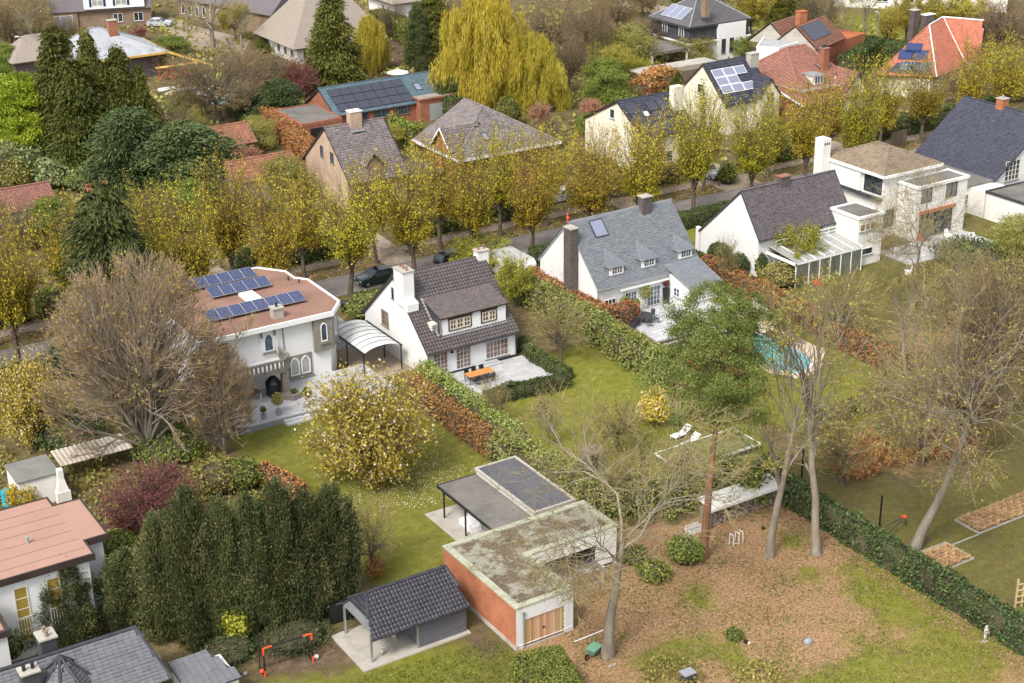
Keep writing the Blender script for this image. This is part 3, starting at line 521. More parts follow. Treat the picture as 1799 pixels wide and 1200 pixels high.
def shrub(name, label, cat, loc, rx, ry, h, lm, leaf=0.12, dens=90, seed=0, core=True, shape='dome', rz=0.0, group=None, lump=0.1, clipped=True, flat=1.2):
    "leafy bush: leaves spread over and just inside a lumpy dome, on an inner ball of twigs"
    r = np.random.default_rng(seed + 5); area = 2 * math.pi * (rx * ry) ** 0.5 * h * 0.9 + math.pi * rx * ry; n = int(area * dens); d = unit(r.normal(0, 1, (n, 3))); d[:, 2] = np.abs(d[:, 2]) * 1.1 - 0.25; d = unit(d)
    ph = r.uniform(0, 6.28, 3); k = 1 + lump * (np.sin(4 * d[:, 0] * 2 + ph[0]) + np.sin(5 * d[:, 1] * 2 + ph[1]) + np.sin(7 * d[:, 2] + ph[2])) * 0.6; k = k * np.where(r.uniform(0, 1, n) < 0.7, r.uniform(0.93, 1.03, n), r.uniform(0.7, 0.95, n)) if clipped else k * r.uniform(0.55, 1.12, n)
    zc = h * 0.42; C = np.stack([d[:, 0] * rx * k, d[:, 1] * ry * k, zc + np.where(d[:, 2] > 0, d[:, 2] * (h - zc), d[:, 2] * zc * 1.5) * k], -1); C[:, 2] = np.maximum(C[:, 2], 0.03)
    V, Q, t = leafq(r, C, leaf, 1.5, d, 0, flat); m = [lm]; mi = None
    if core:
        b = MB(); b.ball((0, 0, zc), 1, 14, 9, rx * 0.82, ry * 0.82, (h - zc) * 0.84); bv = np.array(b.v); bv[:, 2] = np.where(bv[:, 2] < zc, np.maximum(zc - (zc - bv[:, 2]) * 1.2, 0.0), bv[:, 2]); bq = np.array(b.f)
        mi = np.concatenate([np.zeros(len(Q), int), np.ones(len(bq), int)]); Q = np.concatenate([Q, bq + len(V)]); V = np.concatenate([V, bv]); t = np.concatenate([t, np.full(len(bv), 0.5)]); m = [lm, CORE]
    o = npmesh(name, V, Q, m, None, t, mi=mi); o.location = loc; o.rotation_euler.z = rz; return tag(o, label, cat, group)
def hedge(name, label, pts, w, h, lm, leaf=0.13, dens=70, seed=0, loose=0.06, round_=0.0, lump=0.05, cat='hedge', group=None, h1=None):
    "clipped hedge along pts (x,y): leaf quads over the sides and top of a twiggy inner body"
    r = np.random.default_rng(seed + 31); P = [Vector((p[0], p[1])) for p in pts]; Vs, Ns, Bv, Bq = [], [], [], []; k0 = 0; Lt = sum((b - a).length for a, b in zip(P, P[1:])); s0 = 0; h1 = h1 or h
    for a, b in zip(P, P[1:]):
        L = (b - a).length; e = (b - a) / L; nr = Vector((-e.y, e.x)); n = int((L * (2 * h + w) + 2 * w * h) * dens); s = r.uniform(-0.02, L + 0.02, n); u = r.uniform(0, 2 * h + w, n); side = u < h; top = (u >= h) & (u < h + w)
        hh = h + (h1 - h) * (s0 + s) / Lt; off = np.where(side, -w / 2, np.where(top, u - h - w / 2, w / 2)); z = np.where(side, u / h * hh, np.where(top, hh, (u - h - w) / h * hh))
        nx = np.where(side, -1.0, np.where(top, 0, 1.0)); nz = np.where(top, 1.0, 0.0); end = r.uniform(0, 1, n) < (2 * w * h) / (L * (2 * h + w) + 2 * w * h); s = np.where(end, np.where(r.uniform(0, 1, n) < 0.5, 0, L), s); off = np.where(end, r.uniform(-w / 2, w / 2, n), off); z = np.where(end, r.uniform(0, 1, n) * hh, z)
        g = s0 + s; lm_ = lump * (np.sin(g * 2.1 + seed) + np.sin(g * 0.9 + z * 3) + 0.7 * np.sin(g * 5.3 + off * 4)); dd = lm_ + r.normal(0, 1, n) * loose - np.abs(r.normal(0, 0.03, n))
        if round_: off = off * (1 - round_ * np.clip(z / hh, 0, 1) ** 3); z = z - np.where(top, round_ * hh * 0.35 * (np.abs(off) / (w / 2)) ** 2, 0)
        off = off + nx * dd; z = np.maximum(z + nz * dd, 0.03); X = np.stack([a.x + e.x * s + nr.x * off, a.y + e.y * s + nr.y * off, z], -1); Vs.append(X); Ns.append(np.stack([nr.x * nx, nr.y * nx, nz + 0.25], -1))
        c = w / 2 * 0.86 * (1 - round_ * 0.4); hb = 0.93 - round_ * 0.15; q = [a + nr * -c, a + nr * c, b + nr * c, b + nr * -c]; ha, hb2 = (h + (h1 - h) * s0 / Lt) * hb, (h + (h1 - h) * (s0 + L) / Lt) * hb
        Bv += [(p.x, p.y, 0.0) for p in q] + [(q[0].x, q[0].y, ha), (q[1].x, q[1].y, ha), (q[2].x, q[2].y, hb2), (q[3].x, q[3].y, hb2)]; Bq += [[k0 + i for i in f] for f in ((4, 5, 6, 7), (0, 1, 5, 4), (1, 2, 6, 5), (2, 3, 7, 6), (3, 0, 4, 7))]; k0 += 8; s0 += L
    C = np.concatenate(Vs); Nn = np.concatenate(Ns); V, Q, t = leafq(r, C, leaf, 1.5, unit(Nn), 0, 1.0); mi = np.concatenate([np.zeros(len(Q), int), np.ones(len(Bq), int)]); Q = np.concatenate([Q, np.array(Bq) + len(V)]); V = np.concatenate([V, np.array(Bv)]); t = np.concatenate([t, np.full(len(Bv), 0.5)])
    o = npmesh(name, V, Q, [lm, CORE], None, t, mi=mi); return tag(o, label, cat, group)
# ------------------------------------------------------------------ ground
def inpoly(X, Y, poly): return clip_inside(X, Y, poly)
def build_ground():
    xs = np.concatenate([[-1500, -700, -300, -150, -80], np.arange(-40, 215, 0.9), [240, 300, 450, 800, 1800]]); ys = np.concatenate([[-600, -200, 0, 25], np.arange(42, 300, 0.9), [330, 380, 480, 800, 2400]])
    X, Y = np.meshgrid(xs, ys); nx, ny = len(xs), len(ys); V = np.stack([X, Y, np.zeros_like(X)], -1).reshape(-1, 3); x, y = V[:, 0], V[:, 1]
    i = np.arange(nx * ny).reshape(ny, nx); Q = np.stack([i[:-1, :-1], i[:-1, 1:], i[1:, 1:], i[1:, :-1]], -1).reshape(-1, 4)
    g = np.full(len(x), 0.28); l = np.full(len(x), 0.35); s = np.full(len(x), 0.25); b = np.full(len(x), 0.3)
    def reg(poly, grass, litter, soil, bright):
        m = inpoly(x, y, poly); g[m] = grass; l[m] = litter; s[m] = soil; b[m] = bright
    def blob(px, py, rx, ry, **k):
        p = at(px, py); w = np.exp(-(((x - p.x) / rx) ** 2 + ((y - p.y) / ry) ** 2) * 1.2)
        for n_, a in (('g', g), ('l', l), ('s', s), ('b', b)):
            if n_ in k: a += (k[n_] - a) * w
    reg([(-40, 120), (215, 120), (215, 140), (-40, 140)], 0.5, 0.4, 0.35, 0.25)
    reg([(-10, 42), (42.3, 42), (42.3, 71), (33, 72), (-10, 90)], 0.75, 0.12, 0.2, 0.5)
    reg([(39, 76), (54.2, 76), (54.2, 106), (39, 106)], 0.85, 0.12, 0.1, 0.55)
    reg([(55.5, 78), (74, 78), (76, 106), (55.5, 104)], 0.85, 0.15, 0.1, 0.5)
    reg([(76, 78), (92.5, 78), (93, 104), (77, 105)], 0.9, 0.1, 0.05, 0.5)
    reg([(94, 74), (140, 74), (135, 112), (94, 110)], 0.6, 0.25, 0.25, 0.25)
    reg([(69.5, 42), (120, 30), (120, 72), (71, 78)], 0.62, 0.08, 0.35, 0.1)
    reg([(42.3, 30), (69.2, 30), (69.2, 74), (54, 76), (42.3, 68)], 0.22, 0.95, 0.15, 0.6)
    reg([(88, 122), (115, 122), (115, 127), (88, 127)], 1, 0, 0, 0.8)
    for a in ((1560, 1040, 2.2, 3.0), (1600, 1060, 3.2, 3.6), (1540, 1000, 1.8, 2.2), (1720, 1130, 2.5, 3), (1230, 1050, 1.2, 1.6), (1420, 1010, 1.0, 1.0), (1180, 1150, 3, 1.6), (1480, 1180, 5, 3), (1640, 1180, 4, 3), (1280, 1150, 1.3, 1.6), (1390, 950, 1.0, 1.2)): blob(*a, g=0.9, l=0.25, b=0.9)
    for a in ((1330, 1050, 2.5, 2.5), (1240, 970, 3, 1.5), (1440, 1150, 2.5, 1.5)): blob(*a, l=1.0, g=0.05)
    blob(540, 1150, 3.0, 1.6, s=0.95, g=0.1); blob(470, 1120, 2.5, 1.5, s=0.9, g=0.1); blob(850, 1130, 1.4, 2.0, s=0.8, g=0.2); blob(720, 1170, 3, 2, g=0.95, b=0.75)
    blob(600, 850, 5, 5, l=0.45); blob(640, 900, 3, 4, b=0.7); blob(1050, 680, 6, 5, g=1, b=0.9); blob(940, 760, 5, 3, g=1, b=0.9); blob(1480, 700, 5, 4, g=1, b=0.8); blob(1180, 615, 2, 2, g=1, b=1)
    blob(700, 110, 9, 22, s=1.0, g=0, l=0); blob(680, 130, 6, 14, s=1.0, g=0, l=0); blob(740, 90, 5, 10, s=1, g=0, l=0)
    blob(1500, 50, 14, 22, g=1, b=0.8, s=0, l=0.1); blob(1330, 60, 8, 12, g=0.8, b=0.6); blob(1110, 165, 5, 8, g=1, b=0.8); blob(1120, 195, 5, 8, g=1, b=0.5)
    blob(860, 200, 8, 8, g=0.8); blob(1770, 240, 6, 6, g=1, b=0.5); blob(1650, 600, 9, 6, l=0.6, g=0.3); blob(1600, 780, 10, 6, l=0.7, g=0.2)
    me = npmesh(None, V, Q, []); 
    for n_, a in (('grass', g), ('litter', l), ('soil', s), ('bright', b)): q = me.attributes.new(n_, 'FLOAT', 'POINT'); q.data.foreach_set('value', a.astype(np.float32))
    m, n, bs = newmat('ground_cover', 0.95, 0.08); v = coords(n)
    def A(nm): t = n.nodes.new('ShaderNodeAttribute'); t.attribute_name = nm; return t.outputs['Fac']
    def thr(attr, sc, amt=0.75, soft=0.22, det=10):
        t = noise(n, v, sc, det, 0.72); ma = n.nodes.new('ShaderNodeMath'); ma.operation = 'MULTIPLY_ADD'; n.links.new(t.outputs['Fac'], ma.inputs[0]); ma.inputs[1].default_value = amt * 2; ma.inputs[2].default_value = -amt
        ad = n.nodes.new('ShaderNodeMath'); n.links.new(ma.outputs[0], ad.inputs[0]); n.links.new(attr, ad.inputs[1]); mr = n.nodes.new('ShaderNodeMapRange'); mr.interpolation_type = 'SMOOTHSTEP'; mr.inputs[1].default_value = 0.5 - soft; mr.inputs[2].default_value = 0.5 + soft; n.links.new(ad.outputs[0], mr.inputs[0]); return mr.outputs[0]
    def mixc(f, a, b_):
        x = n.nodes.new('ShaderNodeMixRGB'); n.links.new(f, x.inputs[0])
        for k, c in ((1, a), (2, b_)):
            if isinstance(c, tuple): x.inputs[k].default_value = (*c, 1)
            else: n.links.new(c, x.inputs[k])
        return x.outputs[0]
    def tone(sc, *st, det=6):
        t = noise(n, v, sc, det, 0.7); r = ramp(n, list(st)); n.links.new(t.outputs['Fac'], r.inputs[0]); return r.outputs[0]
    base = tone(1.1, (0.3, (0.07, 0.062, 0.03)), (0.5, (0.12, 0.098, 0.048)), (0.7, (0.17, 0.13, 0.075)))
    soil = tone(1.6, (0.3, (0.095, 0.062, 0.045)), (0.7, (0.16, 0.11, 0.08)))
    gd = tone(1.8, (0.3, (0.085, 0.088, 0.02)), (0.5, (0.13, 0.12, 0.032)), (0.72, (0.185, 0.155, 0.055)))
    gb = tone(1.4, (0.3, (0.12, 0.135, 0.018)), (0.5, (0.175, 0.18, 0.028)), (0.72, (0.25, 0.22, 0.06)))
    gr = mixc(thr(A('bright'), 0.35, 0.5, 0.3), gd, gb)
    fine = tone(9, (0.35, (0.6, 0.6, 0.6)), (0.65, (1.3, 1.3, 1.3)))
    lit = tone(5.5, (0.28, (0.12, 0.08, 0.04)), (0.42, (0.24, 0.145, 0.075)), (0.55, (0.38, 0.235, 0.13)), (0.72, (0.47, 0.315, 0.19)), det=8)
    c = mixc(thr(A('soil'), 0.5), base, soil); c = mixc(thr(A('litter'), 0.7, 0.7, 0.2), c, lit); c = mixc(thr(A('grass'), 0.8, 0.75, 0.3, 12), c, gr)
    mu = n.nodes.new('ShaderNodeMixRGB'); mu.blend_type = 'MULTIPLY'; mu.inputs[0].default_value = 0.8; n.links.new(c, mu.inputs[1]); n.links.new(fine, mu.inputs[2]); n.links.new(mu.outputs[0], bs.inputs['Base Color'])
    f = noise(n, v, 14, 4); bump(n, bs, f.outputs['Fac'], 0.6, 0.06); me.materials.append(m); o = link('ground', me); o['kind'] = 'structure'
build_ground()
def sheet(name, pts, mat, z, kind='structure', parent=None):
    m = MB(); m.poly([(p[0], p[1], z) for p in pts]); o = m.build(name, mat, parent); o['kind'] = kind; return o
def psheet(name, px, mat, z, **k): return sheet(name, [at(a, b, z)[:2] for a, b in px], mat, z, **k)
sheet('road', [(-150, 128.55), (330, 128.55), (330, 133.0), (-150, 133.0)], ASP, 0.012)
for y0, y1 in ((128.42, 128.55), (133.0, 133.15)):
    m = MB()
    x = -60.0
    while x < 230: m.box(x, x + 0.985, y0, y1, -0.02, 0.11); x += 1.0
    m.build('kerb', KERB)['kind'] = 'structure'
sheet('sidewalk', [(-150, 136.6), (330, 136.6), (330, 137.9), (-150, 137.9)], PATH, 0.016)
m = MB(); m.box(-150, 330, 137.9, 138.0, -0.02, 0.09); m.build('path_edging', KERB)['kind'] = 'structure'
for k, (x0, x1, mt) in enumerate(((67.9, 71.3, PATH), (98.5, 101, PATH), (112.4, 118.2, PATH), (133, 137, PATH), (50, 53, PATH))):
    sheet('driveway', [(x0, 133.16), (x1, 133.16), (x1 + 0.8, 146), (x0 + 0.8, 146)], mt, 0.022)
for x0, x1 in ((73.5, 78.5),): sheet('driveway', [(x0, 118.5), (x1, 118.5), (x1, 128.4), (x0, 128.4)], PATH, 0.022)
# second street with its pale pavement at the top right, and the far lane at the top
psheet('far_street', [(1395, 122), (1470, 106), (1799, 150), (1799, 128), (1560, 97), (1470, 92), (1380, 108)], ASP, 0.014)
psheet('far_pavement', [(1455, 88), (1560, 103), (1799, 132), (1799, 124), (1560, 90), (1465, 80)], PATH, 0.02)
psheet('upper_lane', [(1085, 14), (1135, 22), (1340, 62), (1345, 54), (1150, 6), (1090, 3)], PATH, 0.02)
psheet('upper_driveway', [(275, 40), (305, 62), (330, 88), (430, 92), (440, 70), (340, 45), (300, 30)], PATH, 0.02)
psheet('left_lane', [(35, 75), (60, 95), (95, 92), (100, 66), (60, 66), (30, 60)], ASP, 0.02)
# ------------------------------------------------------------------ house with white gable, dormer and dark tiles (centre)
DKF = DKW
def house_centre():
    T, F, F2 = gable_house('gabled_house', 'white gabled house with steep dark tiled roof, wide dormer and tiled eaves', 57.65, 66.6, 106.4, 118.0, 2.85, 2.6, 112.0, 7.8, WHT, T_DK, oh=0.4, verge=0.16, du=0.3, dv=0.33, seed=3, wave=0.055, th=0.06,
                            holes=[[(1.9, 1.65), (8.6, 1.65), (8.6, 4.9), (1.9, 4.9)]])
    for o in T.children:
        if o.name.startswith('wall'): w = o
    m = MB(); m.box(57.6, 66.66, 106.34, 106.39, 0, 0.22); m.box(63.2, 66.7, 106.3, 106.34, 0, 0.3); m.build('plinth', BLK, T)
    f = front(106.39)
    window(T, f, 58.15, 59.65, 0.25, 2.3, 4, 5, LTB, GLC, 0.03, False, 0.09, 'french_door', 2)
    window(T, f, 60.4, 61.95, 0.25, 2.3, 4, 5, LTB, GLC, 0.03, False, 0.09, 'french_door', 2)
    window(T, f, 63.4, 65.75, 0.5, 2.15, 6, 3, LTB, GLC, 0.03, True, 0.09, 'window', 2)
    m = MB(); m.box(59.9, 60.1, 106.2, 106.38, 2.0, 2.22); m.build('wall_lamp', BLK, T)
    for x in (57.72, 66.5):
        m = MB(); m.cyl((x, 106.32, 0), (x, 106.32, 2.5), 0.05); m.build('downpipe', DKG, T)
    l = left(57.64); window(T, l, -114.6, -113.3, 2.45, 3.9, 2, 3, GRS, GLC, 0.05, True, 0.07); window(T, l, -112.45, -112.1, 5.6, 6.6, 1, 1, DKW, GLS, 0.05, True, 0.06)
    # dormer
    D = MB(); x0, x1, yf, zt = 59.35, 65.9, 106.98, 5.15
    D.extr([(x0, yf, 3.35), (x0, yf, zt), (x0, 109.9, 5.95), (x0, 108.6, 4.6), (x0, 107.4, 3.4)], (x1 - x0, 0, 0)); d = D.build('dormer', WPT, T)
    c = MB(); c.extr([(x0 - 0.03, yf + 0.1, 3.45), (x0 - 0.03, yf + 0.1, zt - 0.05), (x0 - 0.03, 109.8, 5.9)], (0.028, 0, 0)); c.build('dormer_cheek', DKG, d); c = MB(); c.extr([(x1 + 0.002, yf + 0.1, 3.45), (x1 + 0.002, yf + 0.1, zt - 0.05), (x1 + 0.002, 109.8, 5.9)], (0.028, 0, 0)); c.build('dormer_cheek', DKG, d)
    roof_face(T, [(x0 - 0.12, yf - 0.25, 5.13), (x1 + 0.12, yf - 0.25, 5.13), (x1 + 0.12, 109.95, 5.98), (x0 - 0.12, 109.95, 5.98)], tmat('pantile_grey_brown', (0.12, 0.1, 0.095), 0.3, 0.6), None, 0.22, 0.3, 5, 0.045, 0.03, 0.12, 'dormer_roof')
    g = front(yf - 0.005)
    for a0, a1, n in ((60.1, 62.4, 6), (63.35, 64.95, 4)):
        w = window(d, g, a0, a1, 3.72, 4.85, n, 3, DKF, GLC, 0.03, False, 0.1, 'window', 2, 0.06); b = MB(); k = n // 2
        for i in range(k):
            q0 = a0 + 0.11 + (a1 - a0 - 0.22) * i / k; q1 = a0 + 0.11 + (a1 - a0 - 0.22) * (i + 1) / k
            for u0, u1, v0, v1 in ((q0 + 0.02, q0 + 0.09, 3.83, 4.74), (q1 - 0.09, q1 - 0.02, 3.83, 4.74), (q0 + 0.09, q1 - 0.09, 3.83, 3.9), (q0 + 0.09, q1 - 0.09, 4.67, 4.74), ((q0 + q1) / 2 - 0.02, (q0 + q1) / 2 + 0.02, 3.9, 4.67), (q0 + 0.09, q1 - 0.09, 4.26, 4.3)): b.fbox(g, u0, u1, v0, v1, 0.03, 0.075)
        b.build('sash', CRM, w)
        s = MB(); s.fbox(g, a0 - 0.05, a1 + 0.05, 4.86, 5.02, 0.0, 0.16); s.build('shutter_box', DKW, d)
    m = MB(); m.box(x0 - 0.05, x1 + 0.05, yf - 0.2, yf, 3.3, 3.36); m.extr([(x0 - 0.28, 107.0, 3.5), (x0 - 0.12, 107.0, 3.5), (x0 - 0.12, 109.9, 6.06), (x0 - 0.28, 109.9, 6.06)], (0, 0, 0.02)); m.build('lead_flashing', LEAD, T)
    m = MB(); m.cyl((x0 - 0.02, yf - 0.07, 3.4), (x0 - 0.02, yf - 0.07, 5.05), 0.045); m.build('downpipe', DKG, T)
    chimney(T, 57.35, 58.4, 109.7, 111.4, 5.6, 8.85, WHT, CON, 3)
    m = MB(); m.extr([(57.35, 109.0, 5.4), (57.35, 109.0, 6.1), (57.35, 109.69, 6.3), (57.35, 109.69, 5.4)], (1.05, 0, 0)); m.build('chimney_shoulder', WHT, T)
    chimney(T, 65.95, 67.05, 111.6, 112.4, 7.0, 8.45, WHT, CON, 2)
    a = thing('air_conditioner', 'white air conditioning unit hung on the dark dormer cheek', 'air conditioner', (59.0, 107.9, 4.2)); m = MB(); m.box(-0.3, 0.3, -0.45, 0.45, -0.28, 0.3); b = m.build('casing', CRM, a); m = MB(); m.cyl((0, -0.455, 0), (0, -0.475, 0), 0.22, n=14); m.build('fan_grille', STL, b); m = MB(); m.box(-0.05, 0.33, -0.4, -0.35, -0.36, -0.281); m.build('bracket', STL, a); m = MB(); m.box(-0.05, 0.33, 0.35, 0.4, -0.36, -0.281); m.build('bracket', STL, a)
    return T
house_centre()
# carport with curved clear roof
C = thing('carport', 'curved translucent carport roof beside the white gabled house', 'carport', (0, 0, 0)); PC = plain('polycarbonate_sheet', (0.6, 0.61, 0.6), 0.12, 0.25, 0.6, scale=0.7, dirt=(0.3, 0.32, 0.3), bmp=0.02)
def carc(i, n=10): t = math.pi * (0.12 + 0.76 * i / n); return 55.0 - 1.95 * math.cos(t), 2.0 + 0.8 * math.sin(t)
for j in range(7):
    y0, y1 = 109.5 + j * 0.93, 109.5 + (j + 1) * 0.93 - 0.04; m = MB()
    for i in range(10):
        (xa, za), (xb, zb) = carc(i), carc(i + 1); m.extr([(xa, y0, za), (xb, y0, zb), (xb, y0, zb + 0.02), (xa, y0, za + 0.02)], (0, y1 - y0, 0))
    m.build('roof_panel', PC, C)
    m = MB()
    for i in range(10):
        (xa, za), (xb, zb) = carc(i), carc(i + 1); m.extr([(xa, y1, za - 0.05), (xb, y1, zb - 0.05), (xb, y1, zb + 0.05), (xa, y1, za + 0.05)], (0, 0.045, 0))
    m.build('hoop', DKG, C)
for x in (carc(0)[0], carc(10)[0]):
    m = MB(); m.box(x - 0.08, x + 0.08, 109.45, 116.1, 2.28, 2.42); m.build('side_beam', BLK, C)
    for y in (109.6, 112.8, 115.9): m = MB(); m.box(x - 0.05, x + 0.05, y - 0.05, y + 0.05, 0, 2.28); m.build('post', BLK, C)
# ------------------------------------------------------------------ slate roofed house
def house_slate():
    x0, x1 = 77.35, 89.3; yf, yr, yb = 109.4, 114.2, 119.0
    T = thing('gabled_house', 'white house with blue-grey slate roof, three small dormers and a tall dark brick chimney', 'house'); e = 0.2
    m = MB(); m.extr([(x0, yf, 0), (x0, yf, 3.2), (x0, yr, 8.1), (x0, yb, 3.2), (x0, yb, 0)], (x1 - x0, 0, 0)); m.build('wall', WHT, T)
    m = MB(); m.extr([(85.6, yf - 0.003, 0), (85.6, yf - 0.003, 3.0), (85.6, 106.0, 2.35), (85.6, 106.0, 0)], (89.2 - 85.6, 0, 0)); m.build('side_wing', WHT, T)
    dk = LEAD
    roof_face(T, [(x0 - 0.1, 109.08, 3.1), (x1 + 0.1, 109.08, 3.1), (x1 + 0.1, yr, 8.3), (x0 - 0.1, yr, 8.3)], T_SL, dk, 0.25, 0.2, 21, 0, 0.02, 0.15)
    roof_face(T, [(x1 + 0.1, yb + 0.3, 3.1), (x0 - 0.1, yb + 0.3, 3.1), (x0 - 0.1, yr, 8.3), (x1 + 0.1, yr, 8.3)], T_SL, dk, 0.25, 0.2, 22, 0, 0.02, 0.15)
    roof_face(T, [(85.4, 105.65, 2.5), (89.4, 105.65, 2.5), (89.4, 109.7, 3.78), (85.4, 109.7, 3.78)], T_SL, dk, 0.25, 0.2, 23, 0, 0.02, 0.12)
    ridge(T, (x0 - 0.1, yr, 8.32), (x1 + 0.1, yr, 8.32), LEAD, 0.07, 1.0, 'ridge_cap')
    m = MB(); m.cyl((x0 - 0.1, 109.02, 3.05), (85.4, 109.02, 3.05), 0.06); m.cyl((85.4, 105.6, 2.45), (89.4, 105.6, 2.45), 0.06); m.build('gutter', LEAD, T)
    for x, y, z in ((77.45, 109.33, 3.0), (89.1, 105.9, 2.4)): m = MB(); m.cyl((x, y, 0), (x, y, z), 0.05); m.build('downpipe', LEAD, T)
    f = front(yf - 0.01)
    window(T, f, 78.2, 79.5, 0.7, 1.8, 3, 2, WPT, GLS, 0.04); window(T, f, 80.55, 81.95, 0.05, 2.05, 4, 4, WPT, GLB, 0.03, False, 0.08, 'french_door', 2); window(T, f, 83.1, 84.75, 0.05, 2.05, 4, 4, WPT, GLB, 0.03, False, 0.08, 'french_door', 2)
    m = MB(); m.box(79.9, 85.5, 109.05, 109.38, 2.4, 2.58); m.build('awning_cassette', WPT, T); m = MB(); m.cyl((82.7, 109.38, 2.2), (82.7, 109.15, 2.12), 0.07, 0.1); m.build('wall_lamp', BLK, T)
    g = front(105.99); window(T, g, 86.2, 88.4, 1.0, 1.75, 6, 2, WPT, GLW, 0.035, True, 0.07, 'window', 2); window(T, g, 88.5, 88.95, 0.1, 0.95, 1, 1, CRM, GLC, 0.04, False, 0.06, 'hatch')
    window(T, left(85.59), -108.4, -107.5, 1.0, 1.9, 2, 2, WPT, GLB, 0.04)
    for cx in (79.9, 83.6, 88.0):
        d = MB(); a0, a1, y = cx - 0.85, cx + 0.8, 109.85; d.extr([(a0, y, 3.7), (a0, y, 4.72), (a0, 110.95, 4.72), (a0, 110.4, 4.2)], (a1 - a0, 0, 0)); d = d.build('dormer', WPT, T)
        window(d, front(y - 0.005), a0 + 0.28, a1 - 0.15, 3.95, 4.68, 4, 2, WPT, GLS, 0.035, True, 0.05, 'window', 2)
        c = MB(); c.extr([(a0 - 0.03, y + 0.02, 3.85), (a0 - 0.03, y + 0.02, 4.7), (a0 - 0.03, 110.6, 4.7)], (0.028, 0, 0)); c.build('dormer_cheek', T_SL, d)
        apx = (cx - 0.1, 111.75, 5.85); A = (a0 - 0.2, y - 0.2, 4.68); B = (a1 + 0.2, y - 0.2, 4.68); Cc = (a1 + 0.2, 110.6, 4.68); Dd = (a0 - 0.2, 110.6, 4.68)
        for k, pts in enumerate(([A, B, apx], [B, Cc, apx], [Dd, A, apx])):
            roof_face(d, pts, T_SL if k < 3 else None, dk, 0.2, 0.18, 30 + k, 0, 0.015, 0.05, 'dormer_roof')
        for e in (A, B): ridge(d, Vector(e) + Vector((0, 0, 0.02)), Vector(apx) + Vector((0, 0, 0.02)), T_SL, 0.05, 1.2, 'hip_cap')
    F = frame((0, 109.08, 3.1), (1, 0, 0), (0, 5.12, 5.2)); skylight(T, F, 79.45, 80.95, 5.1, 6.9, SOLL)
    o = chimney(T, 76.45, 77.3, 112.4, 113.6, 0, 8.25, DBK, CON, 0, capd=0.05); chimney(T, 85.55, 86.6, 113.5, 114.35, 7.4, 9.4, DBK, CON, 0)
    s = thing('rooftop_ornament', 'small red figure standing on the slate roof gable peak', 'ornament', (77.3, 114.2, 8.3)); m = MB(); m.cyl((0, 0, 0), (0, 0, 0.18), 0.1, 0.06); m.ball((0, 0, 0.42), 0.13, sz=1.9); m.ball((0, 0, 0.78), 0.1, sz=1.2); m.extr([(-0.02, -0.1, 0.3), (-0.02, -0.3, 0.5), (-0.02, -0.1, 0.6)], (0.04, 0, 0)); m.build('figure', ORG, s)
    return T
house_slate()
# ------------------------------------------------------------------ flat roofed house with solar panels (left centre)
def arch_window(T, F, a0, a1, b0, b1, fm, gm, pts=True, name='window'):
    mid = (a0 + a1) / 2; bs = b1 - (a1 - a0) * 0.55; out = [(a0, b0), (a1, b0), (a1, bs), (a1 - (a1 - a0) * 0.18, bs + (b1 - bs) * 0.65), (mid, b1), (a0 + (a1 - a0) * 0.18, bs + (b1 - bs) * 0.65), (a0, bs)]
    k = 0.78; cx, cy = mid, (b0 + b1) / 2; inn = [(cx + (x - cx) * k, cy + (y - cy) * (0.9 if k else 1)) for x, y in out]; m = MB(); n = len(out)
    for i in range(n): 
        a, b, c, d = out[i], out[(i + 1) % n], inn[(i + 1) % n], inn[i]; m.hexa([F(*a, 0.002), F(*b, 0.002), F(*c, 0.002), F(*d, 0.002), F(*a, 0.07), F(*b, 0.07), F(*c, 0.07), F(*d, 0.07)])
    w = m.build(name, fm, T); p = MB(); p.extr([F(*q, 0.001) for q in inn], F.n * 0.02); p.build('pane', gm, w); return w
